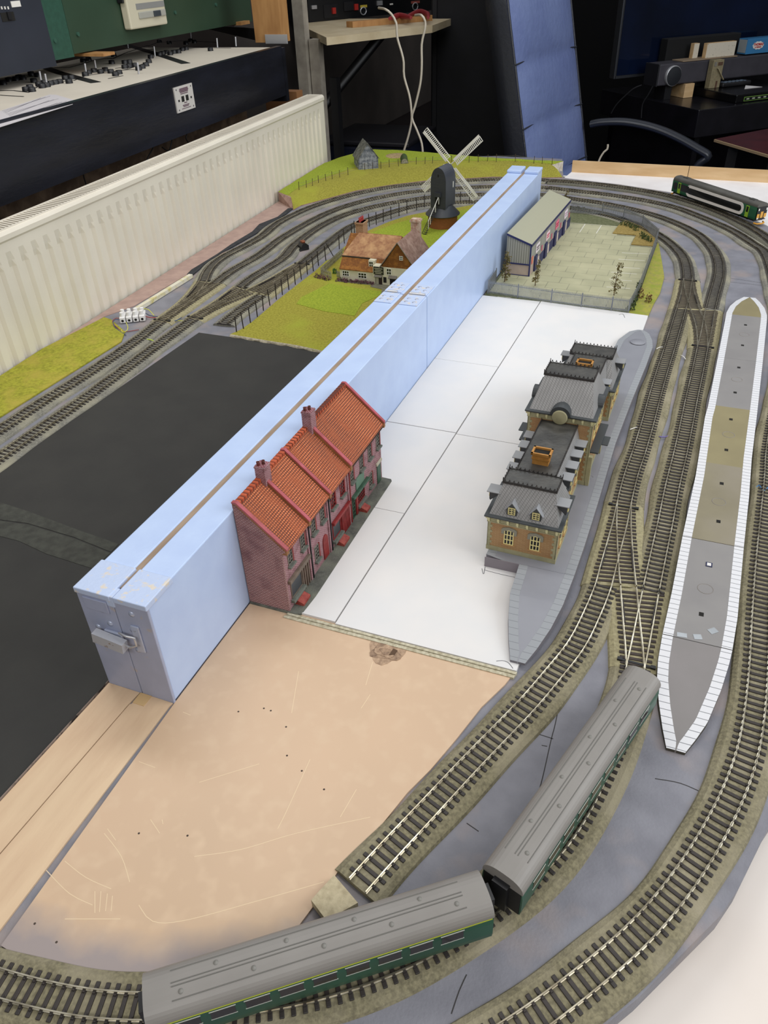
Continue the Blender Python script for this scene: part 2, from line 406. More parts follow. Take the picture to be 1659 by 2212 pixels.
# strips left of the main seam
ts = thing('tan_strip_panel', 'tan painted strip between the two seams in line with the blue divider', 'panel', (-40, -80, 0))
MB().prism([(-.6, -3.4), (-39.5, -3.4), (-39.5, -18), ext(s1a, s1b, -20), ext(s1a, s1b, -330), (ext(s2a, s2b, -330)[0]-1.4, -330), (ext(s2a, s2b, -8)[0]-1.0, -8)], 0, 1.7).part('board_surface', M_TAN2, ts)
MB().prism([(-39.4, -3.4), (-26, -3.4), (-26, -17), (-39.4, -17)], 1.7, 2.2).part('filler_patch', mat('ochre filler', '#c9a878', rough=.8), ts)
tl = thing('tan_edge_panel', 'outermost tan painted strip beside the black board', 'panel', (-70, -80, 0))
MB().prism([(-40.5, -3.4), (-79, -3.4), ext(e1a, e1b, -20), ext(e1a, e1b, -300), (ext(s1a, s1b, -300)[0]-1.2, -300), (ext(s1a, s1b, -20)[0]-1.2, -20)], 0, 1.6).part('board_surface', M_TAN2, tl)
MB().prism([(-79.6, 2), (-80, 2), (ext(e1a, e1b, -300)[0]-1.2, -300), (ext(e1a, e1b, -300)[0]+.2, -300)], 0, 3.4).part('metal_edge', mat('worn edge', '#8a7a70', rough=.6, var='#2d2624', size=10, lo=.5, hi=.6), tl)
# black board on the left
bk = thing('black_ground_board', 'large matt black board between the left tracks and the blue divider', 'board', (-350, 250, 0))
bl = [(-80.5, 798), PZ(430, 720)[:2], PZ(372, 760)[:2], PZ(200, 880)[:2], PZ(0, 1015)[:2]]
bd = (Vector(PZ(0, 1015))-Vector(PZ(200, 880))).normalized(); q = Vector(PZ(0, 1015))+bd*420
bl += [(q.x, q.y), (-400, -240), (-180, -330), (ext(e1a, e1b, -300)[0]-2, -300), (-81, -2)]
MB().prism(bl, 0, 1.6).part('board_surface', M_BLACKB, bk)
def strip(mb, pts, z0, z1): mb.prism(XY(pts, z1), z0, z1)
mb = MB(); strip(mb, [(0,1085),(60,1104),(130,1130),(170,1145),(256,1175),(240,1192),(160,1160),(60,1130),(0,1122)], 1.6, 2.3)
mb.part('felt_strip', M_FELT, bk)
mb = MB(); strip(mb, [(0,1125),(60,1133),(160,1163),(238,1195),(200,1228),(100,1196),(40,1168),(0,1158)], 1.6, 2.1)
mb.part('felt_strip', M_FELT, bk)
# ------------------------------------------------------------------ white surroundings
wt = thing('white_tabletop', 'white topped table beyond the outer curve of the track at lower right', 'table', (700, -150, -60))
MB().prism([(150,-700),(1500,-700),(1500,1250),(560,1250),(420,-50),(150,-300)], -60, -42).part('tabletop', mat('white laminate', '#e9e1da', rough=.35, var='#e3d9d0', size=150), wt)
wf = XY([(1229,370),(1659,391)]); wx = (wf[1][0]-wf[0][0])/(wf[1][1]-wf[0][1]) if 0 else 0
sheet = XY([(1222,385),(1238,371),(1400,379),(1659,391)], -1)
tpap = thing('white_paper_sheet', 'white paper sheet lying behind the green and white railcar', 'paper', (300, 2100, -8))
MB().prism(XY([(1219,384),(1236,370)], -4)+[(1100, 2266), (1100, 1200), (660, 1200)]+[(p[0]+2, p[1]+4) for p in XY(far_px, -4)][::-1][:6], -8, -4).part('sheet', M_PAPER, tpap)
MB().prism([(-60,2240),(1150,2262),(1150,1150),(645,1150),(645,1560),(560,1700),(300,2000),(40,2180)], -26, -8.5).part('backing_board', M_WHITE, tpap)
pw = thing('plywood_upstand', 'pale plywood strip standing on edge behind the white paper', 'board', (280, 2272, -26))
xj = PY(1491, 352, 2270)[0]
MB().box((-20, 2268, -26), (xj-.8, 2276, 30)).part('plank', M_WOOD, pw)
MB().box((xj+.8, 2268, -26), (1100, 2276, 30)).part('plank', M_WOOD, pw)
# ------------------------------------------------------------------ white card sheets
zc = 5.0
CARDS = [
 ('near left white card sheet running between the terrace and the long seam', [(650,1322),(724,1338),(868,1109),(828,1097),(845,1040),(760,1180)]),
]
A = PZ(728, 1338, zc); B = PZ(1165, 655, zc)
def seam(y): return ln(A, B, y)
ys = [PZ(868, 1108, zc)[1], PZ(980, 934, zc)[1], PZ(1072, 792, zc)[1]]
yr = PZ(1050, 948, zc)[1]
yn = 150.0
lab = ['white card strip nearest the front beside the terrace pavement', 'white card sheet beside the far end of the terrace',
       'white card sheet second from the car park along the blue divider', 'white card sheet touching the car park fence beside the divider']
yy = [yn+2]+ys+[1139.0]
for i in range(4):
    y0, y1 = yy[i]+.7, yy[i+1]-.7
    x0 = 1.0
    top = (zc-.4*i % 1.1)
    a = MB().prism([(x0, y0), (seam(y0)-.9, y0), (seam(y1)-.9, y1), (x0, y1)], 0, zc-.3*(i % 2))
    o = a.top('card_sheet', [M_CARD], lab[i], 'card', 'white card sheets covering the centre of the layout', org=(40, y0, 0))
xr0, xr1 = PZ(1116, 1448, zc)[0], PZ(1400, 682, zc)[0]
def xr(y): return xr0+(xr1-xr0)*(y-yn)/(1127-yn)
MB().prism([(seam(yn)+.9, yn), (xr(yn), yn), (xr(yr), yr-.8), (seam(yr)+.9, yr-.8)], 0, zc).top('card_sheet', M_CARD, 'largest white card sheet in front of and under the station building', 'card', 'white card sheets covering the centre of the layout', org=(200, yn, 0))
MB().prism([(seam(yr)+.9, yr+.8), (xr(yr), yr+.8), (xr1, 1125), (seam(1139)+.9, 1139)], 0, zc-.2).top('card_sheet', M_CARD, 'white card sheet behind the station reaching the car park fence', 'card', 'white card sheets covering the centre of the layout', org=(200, yr, 0))
# layered edge strips in front of the card
cl = thing('card_edge_strips', 'two thin layered card strips along the front edge of the white card', 'card strip', (180, 146, 0))
MB().prism([(50, yn-.6), (xr0+1, yn-.6), (xr0, yn-4), (50, yn-4)], 0, 4.0).part('upper_strip', M_CARDE, cl)
MB().prism([(48, yn-4.4), (xr0, yn-4.4), (xr0-1, yn-8.5), (48, yn-8.5)], 0, 3.0).part('lower_strip', M_CARDE, cl)
# ------------------------------------------------------------------ sky blue divider
WD, HD, LD, LM = 77.9, 133.0, 1676.0, 780.0
dv = thing('blue_divider', 'tall sky blue painted hinged divider running down the middle of the layout', 'divider', (-39, 800, 0))
g = 3.5
def halfbox(y0, y1, x0, x1, nm, lb):
    mb = MB(); mb.mi(0).bbox((x0, y0, 2.2), (x1, y1, HD), 1.2)
    return mb.part(nm, [M_BLUE], dv, lb)
gc = -38.5
halfbox(0, LM-1.3, gc+g, 0, 'near_panel', 'near right hand half'); halfbox(0, LM-1.3, -WD, gc-g, 'near_panel', 'near left hand half')
halfbox(LM+1.3, LD, gc+g, 0, 'far_panel', 'far right hand half'); halfbox(LM+1.3, LD, -WD, gc-g, 'far_panel', 'far left hand half')
MB().box((gc-g+.1, 12, 4), (gc+g-.1, LD-6, HD-1.2)).part('wood_strip', M_STRIPW, dv, 'bare brown wood strip in the gap')
# end boards (near end)
mb = MB(); mb.bbox((-WD-1, -3.2, 0), (gc+.5, 0, HD-4), .8); mb.part('end_board', M_BLUEG, dv)
mb = MB(); mb.bbox((gc+1.2, -3.2, 0), (.8, 0, HD-4), .8); mb.part('end_board', M_BLUEG, dv)
mb = MB(); mb.bbox((-WD-1.6, -4.6, HD-5), (gc-.5, 38, HD+1.6), .9); mb.part('end_cap', M_BLUE2, dv)
mb = MB(); mb.bbox((gc+3.4, -4.6, HD-5), (1.4, 38, HD+1.6), .9); mb.part('end_cap', M_BLUE2, dv)
mb = MB(); mb.bbox((gc-6, -3.9, HD-12), (gc+3, 9, HD+1.0), .8); mb.part('centre_block', M_BLUE2, dv)
mb = MB(); mb.bbox((-WD+6, -4.8, HD-22), (gc-6, -3, HD-8), .6); mb.part('batten', M_BLUEG, dv)
mb = MB(); mb.bbox((-WD-1, LD-50, HD), (gc-4, LD+2, HD+7), 2); mb.part('end_block', M_BLUE, dv)
mb = MB(); mb.bbox((gc+4, LD-50, HD), (1, LD+2, HD+7), 2); mb.part('end_block', M_BLUE, dv)
# hinge at the middle
for hx0, hx1, kx0, kx1 in ((gc+5, -2, gc+9, -4), (-WD+1, gc-8, -WD+8, gc-14)):
    mb = MB(); mb.bbox((hx0, LM-46, HD), (hx1, LM-2, HD+1.4), .6); mb.bbox((hx0, LM+2, HD), (hx1, LM+46, HD+1.4), .6)
    h = mb.part('hinge', M_BLUE2, dv)
    MB().cyl((kx0, LM, HD+1.6), (kx1, LM, HD+1.6), 3.0, n=14).part('hinge_pin', M_METAL, h)
    for sy in (-34, -20, 20, 34):
        for fx in (.28, .72):
            xx = hx0+(hx1-hx0)*fx; MB().lathe((xx, LM+sy, HD+1.3), [(3.4, 0), (3.2, .5), (1.2, .9), (0, .9)], 14).part('hinge_screw', M_PMETAL, h)
# toggle latch on the near end
def lp(u, v): q = PY(u, v, -4); return q[0], q[2]
lat = MB()
(xa, za), (xb, zb) = lp(262, 1352), lp(300, 1410)
lat.bbox((xa-22, -6.4, 66), (xa-2, -3.2, 88), 1); lat = lat.part('toggle_latch', M_PMETAL, dv, 'silver toggle latch')
px, pz = lp(232, 1380); qx, qz = lp(282, 1372)
mb = MB(); mb.obox(((px+qx)/2-4, -12, (pz+qz)/2+1), (34, 8, 12), 0, 0, math.radians(8)); mb.part('lever', mat('latch lever', '#c3c5cc', rough=.35, metal=.25, var='#8a6a50', size=5, lo=.62, hi=.72), lat)
mb = MB(); mb.tube([(qx-8, -9, qz+5), (qx+2, -12, qz+7), (qx+9, -9, qz+4), (qx+9, -9, qz-6), (qx+2, -11, qz-9), (qx-8, -9, qz-8)], 1.2, 8); mb.part('wire_loop', M_METAL, lat)
sx, sz = lp(299, 1382)
mb = MB(); mb.bbox((sx-4, -5.2, sz-16), (sx+5, -3.2, sz+18), .7); mb.part('strike_plate', M_PMETAL, lat)
mb = MB()
for u, v in ((219,1318),(283,1328),(237,1348),(286,1362),(298,1405),(212,1355)):
    xx, zz = lp(u, v); bmx = MB().lathe((0, 0, 0), [(3.3, 0), (3.0, .9), (0, 1.5)], 14)
    bmx.xf(Matrix.Translation((xx, -3.1, zz)) @ Matrix.Rotation(PI/2, 4, 'X')); bmx.part('latch_screw', M_PMETAL, lat)
# ------------------------------------------------------------------ railway track
ZR = 9.0       # rail top
def cpath(px, step=4, z=ZR, it=8, pre=None, post=None):
    P = [Vector(PZ(u, v, z)) for u, v in px]
    if pre: P = [Vector((a, b, z)) for a, b in pre]+P
    if post: P = P+[Vector((a, b, z)) for a, b in post]
    return smoothp(resample(catmull(P, step), 12), it)
def sleeper_mesh(L=29.5, w=3.4):
    mb = MB(); mb.bbox((-L/2, -w/2, 0), (L/2, w/2, 1.9), .5)
    for s in (-1, 1):
        mb.box((s*8.75-2.3, -1.1, 1.9), (s*8.75+2.3, 1.1, 2.9))
    return mb
SLM = {}
def sl_mesh(L, matx, w=3.4):
    k = (round(L), matx.name)
    if k not in SLM: SLM[k] = sleeper_mesh(round(L), w).mesh('sleeper', matx)
    return SLM[k]
def rails(path, offs, root, zt=ZR, m=None):
    for o in offs:
        mb = MB(); sweep(mb, path, [(o-.95, zt-3.0), (o-.95, zt-2.4), (o-.3, zt-2.2), (o-.5, zt-.8), (o-.5, zt), (o+.5, zt), (o+.5, zt-.8), (o+.3, zt-2.2), (o+.95, zt-2.4), (o+.95, zt-3.0)])
        mb.part('rail', m or M_RAIL, root)
def ragged(path, w0, w1, zt, amp=1.2, seed=0):
    """ballast shoulder with slightly wandering edge"""
    rnd = random.Random(seed); ns = normals(path); rows = []
    ph = rnd.uniform(0, 6)
    s = 0
    for i, (p, n) in enumerate(zip(path, ns)):
        s += 12
        a = amp*(math.sin(s/55+ph)+.6*math.sin(s/23+2*ph)); b = amp*(math.sin(s/47-ph)+.6*math.sin(s/19+ph))
        rows.append([(p.x+n.x*o, p.y+n.y*o, z) for o, z in ((-w1-b, .05), (-w1-b+1.4, zt*.55), (-w0-b*.6, zt), (w0+a*.6, zt), (w1+a-1.4, zt*.55), (w1+a, .05))])
    return rows
def track(name, label, path, matS=None, matB=None, w0=19, w1=25, pitch=8.0, zt=5.2, group=None, off=8.75, maxn=100):
    matS = matS or M_SLEEPER; matB = matB or M_BALLAST
    mid = path[len(path)//2]; root = thing(name, label, 'railway track', (mid.x, mid.y, 0), group=group or 'model railway tracks of the layout')
    mb = MB(); rows = ragged(path, w0, w1, zt, seed=len(label)*7+3); mb.grid(rows, False)
    mb.add(rows[0], [(0,1,2,3,4,5)]); mb.add(rows[-1], [(5,4,3,2,1,0)])
    mb.part('ballast_bed', matB, root)
    rails(path, (-off, off), root)
    sl = resample(path, pitch); ns = normals(sl); items = []
    for p, n in zip(sl[:-1], ns): items.append((depth(p) if inframe(p, 60) else 1e6+depth(p), p, math.atan2(n.y, n.x)))
    items.sort(key=lambda t: t[0]); me = sl_mesh(29.5, matS)
    vis = [t for t in items if t[0] < 1e6]
    for d, p, a in vis[:maxn]:
        o = bpy.data.objects.new('sleeper', me); COL.objects.link(o); o.parent = root
        o.location = ((p.x-mid.x)*S, (p.y-mid.y)*S, (zt-.8)*S); o.rotation_euler = (0, 0, a)
    rest = vis[maxn:]+[t for t in items if t[0] >= 1e6]
    if rest:
        mb = MB()
        for d, p, a in rest:
            q = sleeper_mesh(29.5); q.xf(Matrix.Translation((p.x, p.y, zt-.8)) @ Matrix.Rotation(a, 4, 'Z')); mb.add(q.v, q.f)
        mb.part('sleeper', matS, root, stuff=True)
    return root
def turnout(label, pa, pb, matB=None, tie=True, pitch=7.6):
    """pa, pb: centre lines (mm) that leave one toe; both resampled to the same count"""
    La = sum((b-a).length for a, b in zip(pa, pa[1:])); n = max(6, round(La/pitch))
    A_ = resample(pa, La/n*1.0)[:n+1]; Lb = sum((b-a).length for a, b in zip(pb, pb[1:])); B_ = resample(pb, Lb/n)[:n+1]
    m = min(len(A_), len(B_)); A_, B_ = A_[:m], B_[:m]; na, nb = normals(A_), normals(B_)
    mid = A_[m//2]; root = thing('railway_points', label, 'railway points', (mid.x, mid.y, 0), group='railway points of the layout')
    side = 1 if (B_[-1]-A_[-1]).dot(Vector((na[-1].x, na[-1].y, 0))) > 0 else -1
    rows = []; ends = []
    for i in range(m):
        a, b = A_[i], B_[i]
        ea = a-Vector((na[i].x, na[i].y, 0))*side*14.8; eb = b+Vector((nb[i].x, nb[i].y, 0))*side*14.8
        ends.append((ea, eb)); d = (eb-ea).normalized()
        w = [ea-d*11, ea-d*9.6, ea-d*5, eb+d*5, eb+d*9.6, eb+d*11]
        rows.append([(q.x, q.y, z) for q, z in zip(w, (.1, 3.0, 5.25, 5.25, 3.0, .1))])
    if side < 0: pass
    mb = MB(); mb.grid(rows, False, flip=(side < 0)); mb.add(rows[0], [(0,1,2,3,4,5)]); mb.add(rows[-1], [(5,4,3,2,1,0)])
    mb.part('ballast_bed', matB or mat('point underlay', '#a29a78', rough=.95, var='#8a8265', size=4, bump=.8, bsize=1.6), root)
    for ea, eb in ends[:-1]:
        c = (ea+eb)/2; L = (eb-ea).length; a = math.atan2(eb.y-ea.y, eb.x-ea.x)
        o = bpy.data.objects.new('sleeper', sl_mesh2(L)); COL.objects.link(o); o.parent = root
        o.location = ((c.x-mid.x)*S, (c.y-mid.y)*S, 4.45*S); o.rotation_euler = (0, 0, a)
    rails(A_, (-8.75, 8.75), root); rails(B_, (-8.75, 8.75), root, ZR-.04)
    # check rails, tie bar and the point motor lugs
    k = m//2; gp = []
    for (P, nn, sg) in ((A_, na, -side), (B_, nb, side)):
        seg = P[max(1, int(m*.55)):int(m*.85)]; ns = nn[max(1, int(m*.55)):int(m*.85)]
        if len(seg) > 1:
            mb = MB(); sweep(mb, seg, [(sg*7.2-.5, 6.2), (sg*7.2-.5, 8.6), (sg*7.2+.5, 8.6), (sg*7.2+.5, 6.2)]); mb.part('check_rail', M_SLEEPER, root)
    p = A_[1]; a = math.atan2(na[1].y, na[1].x)
    mb = MB(); mb.obox((p.x, p.y, 6.2), (34, 2.6, 1.2), a)
    for sgn in (-1, 1):
        q = p+Vector((na[1].x, na[1].y, 0))*16.5*sgn; mb.obox((q.x, q.y, 6.4), (5, 4, 2.4), a)
    mb.part('tie_bar', M_BLACK, root)
    return root
SL2 = {}
def sl_mesh2(L):
    k = round(L/2)*2
    if k not in SL2:
        mb = MB(); mb.bbox((-k/2, -1.8, 0), (k/2, 1.8, 1.9), .5); SL2[k] = mb.mesh('sleeper', M_SLEEPER_B)
    return SL2[k]
T = lambda px, **k: cpath(px, **k)
# --- right hand side, two straights beside the station and the crossovers
TD = T([(1254,450),(1303,459),(1345,471),(1385,486),(1420,503),(1451,525),(1475,550),(1484,575),(1486.5,600)], it=3)
track('railway_track', 'innermost curved track hidden partly behind the car park fence', TD, matB=M_BALLAST_G)
pA1 = T([(1486.5,600),(1480,637),(1472,665)], it=1); pB1 = T([(1486.5,600),(1489,622),(1495,645),(1501.5,665)], it=1)
turnout('points just beyond the far platform tip, on the station track', pA1, pB1)
pC0 = [(1518,749),(1525,720),(1530,693),(1535,665)]
turnout('points beside the far tip of the long platform, on the second track', T(pC0, it=1), T([(1518,749),(1517.5,722),(1512,693),(1501.5,665)], it=1))
TC = T([(1184,419),(1242,428),(1303,437),(1380,453),(1445,473),(1503,500),(1537,530),(1552,558),(1554.5,586),(1551,605),(1543.5,632),(1535,665)], it=3)
track('railway_track', 'third track of the far curve, swinging in beside the long platform', TC, matB=M_BALLAST_G)
TS1 = T([(1472,665),(1458,712),(1447,749),(1429,805),(1413,861),(1398,917),(1375.5,991),(1369,1005),(1353.6,1061),(1349,1083)], it=4)
track('railway_track', 'straight track alongside the grey station platform', TS1)
TS2 = T([(1518,749),(1506.5,805),(1494,861),(1483,917),(1467,991),(1463,1005),(1450,1061),(1440,1116),(1428,1171),(1416,1227),(1405,1280)], it=6)
track('railway_track', 'straight track alongside the left edge of the long island platform', TS2)
turnout('points opposite the near end of the station building', T([(1349,1083),(1340,1126),(1328,1171),(1313,1227),(1304,1262)], it=1), T([(1349,1083),(1348,1126),(1350,1171),(1354,1227),(1358,1262)], it=1))
turnout('points in front of the green coach roof', T([(1373,1440),(1383,1393),(1394,1337),(1408,1266)], it=1), T([(1373,1440),(1371,1400),(1366,1351),(1358,1266)], it=1))
TSD = T([(1304,1262),(1298,1282),(1273,1337),(1246,1393),(1199,1449),(1152,1507),(1098,1563),(1036,1626),(1000,1664),(900,1772),(839,1836),(790,1890),(772,1911)], it=5)
track('railway_track', 'long siding curving down to the sawn wooden stop block', TSD)
# inner loop under the coaches: circle through the traced outer rail
outr = [(1310,1708),(1254,1791),(1206.6,1855),(1099,1956),(1071.5,1978),(917.6,2081),(846,2112),(702,2158),(600,2184),(318,2209),(145,2199),(0,2156)]
P = [Vector(PZ(u, v, ZR)) for u, v in outr]
P = resample(catmull(P, 5), 14); P = smoothp(P, 10); ns = normals(P)
c_in = [p-Vector((n.x, n.y, 0))*8.75*(1 if (Vector((100, 150))-p.xy).dot(n) < 0 else -1) for p, n in zip(P, ns)]
c_in = [p for p in c_in]
st = T([(1373,1440)], it=0)[:1] if 0 else [Vector(PZ(1373, 1440, ZR))]
k0 = Vector(PZ(1365, 1500, ZR))
loop = smoothp(resample(catmull(st+[k0]+c_in[3::6]+[c_in[-1]], 5), 12), 6)
t = (loop[-1]-loop[-2]).normalized(); x = loop[-1]
ext_ = []
ang = math.atan2(t.y, t.x)
for i in range(22):
    ang -= 12/430.; x = x+Vector((math.cos(ang), math.sin(ang), 0))*12; ext_.append(x)
loop = smoothp(loop+ext_, 2)
track('railway_track', 'curved track under the two green coaches', loop)
# outer track on the right
lr = XY([(1564,1700),(1516,1791),(1457,1887),(1357.6,2000),(1258,2089),(1079.5,2210)], ZR)
rr_ = XY([(1618,1700),(1568,1807),(1497,1926),(1397,2042),(1298,2129),(1191,2210)], ZR)
TBtop = [(1184,403),(1242,410),(1320,419),(1400,432),(1460,446),(1512,465),(1580,494),(1626,523),(1659,551)]
left_rail = [(1658,950),(1651,1045),(1643,1116),(1632,1227),(1623,1365),(1618,1448),(1612,1551),(1575,1678),(1516,1791),(1457,1887),(1357.6,2000),(1258,2089),(1079.5,2210)]
LR = smoothp(resample(catmull([Vector(PZ(u, v, ZR)) for u, v in left_rail], 5), 12), 10); ns = normals(LR)
CR = [p+Vector((n.x, n.y, 0))*8.75 for p, n in zip(LR, ns)]
print('TR centre top', CR[0], CR[len(CR)//2], 'TB end', PZ(1659, 551, ZR))
tt = (CR[-1]-CR[-2]).normalized(); x = CR[-1]; ang = math.atan2(tt.y, tt.x); ex = []
for i in range(14): ang -= 12/560.; x = x+Vector((math.cos(ang), math.sin(ang), 0))*12; ex.append(x)
TBp = [Vector(PZ(u, v, ZR)) for u, v in TBtop]
mid_ = [Vector((575, 1230, ZR)), Vector((583, 1000, ZR))]
TB1 = smoothp(resample(catmull(TBp+mid_, 6), 12), 4)
track('railway_track', 'second track of the far curve, inside the one carrying the railcar', TB1, matB=M_BALLAST_G)
TR = smoothp(resample(catmull([mid_[-1]]+CR[::8]+[CR[-1]]+ex[::4], 6), 12), 6)
track('railway_track', 'outermost near track sweeping round the lower right corner', TR)
TA = T([(1184,388),(1242,391),(1334,401),(1426,416),(1487,432),(1549,453),(1600,476),(1641,499),(1680,530)], it=3, post=[(640,1350),(668,1150)])
track('railway_track', 'outermost far curve carrying the green and white railcar', TA, matB=mat('dark ballast', '#6f6c5c', rough=.95, var='#57544a', size=3, bump=.8, bsize=1.6))
# --- left hand side
TL1 = T([(-160,1030),(0,924),(100,858),(172,814),(281,741),(317,714),(345,692)], it=6)
track('railway_track', 'left hand straight track beside the grass strip and radiator', TL1, matB=M_BALLAST_G)
TL2 = T([(-160,1092),(0,983),(100,913),(172,864),(335,745),(416,686)], it=6)
track('railway_track', 'straight track along the edge of the black board', TL2, matB=M_BALLAST_G)
turnout('left hand points nearest the radiator', T([(345,692),(405,650),(466,608)], it=1), T([(345,692),(395,655),(422,628),(440,603)], it=1))
turnout('points in front of the buffer end of the siding by the fence', T([(416,686),(470,653),(520,616)], it=1), T([(416,686),(470,657),(541,627)], it=1))
turnout('points beside the post fence on the left', T([(655,565),(610,600),(565,634)], it=1), T([(655,565),(621,584),(589,603),(541,627)], it=1))
TL3 = T([(440,603),(447,585),(466,563),(493,546),(541,522),(570,504),(600,479),(660,449.5),(720.5,429),(793,411),(865,399),(921,394),(985,389),(1048,386),(1100,384),(1160,385),(1184,388)], it=5)
track('railway_track', 'outermost track round the foot of the grass bank', TL3, matB=M_BALLAST_G)
TL4 = T([(466,608),(500,582),(563,546),(600,517),(660,481),(720.5,452),(793,430),(865,416),(913.5,410),(1012,403),(1080,401),(1184,403)], it=5)
track('railway_track', 'second track in from the grass bank', TL4, matB=M_BALLAST_G)
TL5 = T([(520,616),(541,599),(613,553),(631,531),(684,490.5),(745,461.5),(817,442),(889,429),(950,422),(1012,419),(1090,417),(1184,419)], it=5)
track('railway_track', 'third track in from the grass bank, passing the small black box', TL5, matB=M_BALLAST_G)
TL6 = T([(655,565),(700,529),(757,487),(807,469),(853,454),(901,442),(960,436),(1012,434),(1100,434),(1184,440),(1254,450)], it=5)
track('railway_track', 'innermost far track beside the black post fence and windmill', TL6, matB=M_BALLAST_G)
TL7 = T([(483,696),(517,667),(565,634)], it=3)
track('railway_track', 'short stub of siding ending beside the fence corner post', TL7, matB=M_BALLAST_G)
# sawn stop block at the end of the siding
sb = MB(); poly = XY([(721,1890),(770,1945),(763,1962),(722,1976),(700,1962),(670,1935),(690,1915)], 12)
sb = MB(); sb.prism(XY([(722,1890),(773,1950),(705,1988),(672,1944),(700,1913)], 11), 2, 11)
sb.top('wooden_stop_block', mat('sawn pale wood', '#c4b798', rough=.9, var='#aa9d80', size=6, bump=.5, bsize=2), 'rough pale wooden block at the end of the long siding', 'block')
# ------------------------------------------------------------------ window helper
M_GLASSD = mat('dark window', '#0e0d0f', rough=.15)
def window(parent, face, c0, c1, z0, z1, d, mframe, mpane=None, cols=2, rows=2, fw=.9, name='window', bar=.55, lab=None, out=1):
    """window in a wall; face=('x', X) or ('y', Y): plane; spans c0..c1 along the other axis. d = outward sign"""
    mpane = mpane or M_GLASSD; ax, K = face
    def bx(mb, a0, a1, b0, b1, k0, k1):
        if ax == 'x': mb.box((K+d*k0, a0, b0), (K+d*k1, a1, b1))
        else: mb.box((a0, K+d*k0, b0), (a1, K+d*k1, b1))
    mb = MB()
    bx(mb, c0, c1, z0, z0+fw, 0, 1.1); bx(mb, c0, c1, z1-fw, z1, 0, 1.1); bx(mb, c0, c0+fw, z0+fw, z1-fw, 0, 1.1); bx(mb, c1-fw, c1, z0+fw, z1-fw, 0, 1.1)
    for i in range(1, cols): q = c0+(c1-c0)*i/cols; bx(mb, q-bar/2, q+bar/2, z0+fw, z1-fw, .1, .9)
    for i in range(1, rows): q = z0+(z1-z0)*i/rows; bx(mb, c0+fw, c1-fw, q-bar/2, q+bar/2, .12, .95)
    o = mb.part(name, mframe, parent, lab)
    mb = MB(); bx(mb, c0+fw*.5, c1-fw*.5, z0+fw*.5, z1-fw*.5, .05, .4); mb.part('pane', mpane, o)
    return o
# ------------------------------------------------------------------ red brick terrace
M_TBRICK = brickmat('terrace brick', '#84504f', '#6c3d3f', '#b09490', 4.4, 1.8, 'wall', .22, var='#5c323c', size=22, lo=.55, hi=.8, bump=.5)
M_TBRICKF = brickmat('terrace front brick', '#96606a', '#7b3f45', '#b59a9c', 3.6, 1.6, 'wall', .2, var='#5b2c33', size=9, lo=.5, hi=.8, bump=.6)
M_TILE = brickmat('orange pantiles', '#dc8150', '#cb6e3e', '#70341c', 3.1, 2.1, 'roofy', .26, offset=0, var='#a8552c', size=14, lo=.45, hi=.75, bump=1.0, rough=.55)
M_RIDGE = brickmat('ridge tiles', '#bb5a38', '#a94c2c', '#5a2a1e', 6.2, 9., 'roofy', .08, bump=.8)
M_COPE = mat('pink red coping', '#b45a62', rough=.5, var='#a04c50', size=12)
M_COPEF = mat('ochre brown flank', '#96683e', rough=.7, var='#7f5631', size=8)
M_STONE = mat('grey green stone sill', '#6f7269', rough=.8, var='#5c6058', size=4, bump=.4, bsize=1.5)
M_PAVE = mat('grey pavement', '#66675f', rough=.8, var='#50524c', size=5, var2='#777a6c', size2=20, bump=.8, bsize=2)
M_REDP = mat('dark red paint', '#8e2a2a', rough=.5, var='#78201f', size=6)
M_GREENP = mat('dark green paint', '#3f5f4c', rough=.55, var='#35523f', size=6)
M_WFRAME = mat('dirty window frame', '#8f8a80', rough=.7, var='#6f6a60', size=4)
M_BROWNF = mat('brown fascia', '#79695c', rough=.7, var='#675a4e', size=8)
tz = 4.0
te = thing('terrace_building', 'row of four low relief red brick terrace shops with orange pantile roofs', 'model building', (28, 290, 1))
XW, ZE, XE, ZRD, XR = 51.5, 87.0, 57.0, 140.0, 3.5
Y0, Y1 = 152.5, 434.0
ysec = [152.5, 207.5, 262.5, 323.5, 434.0]
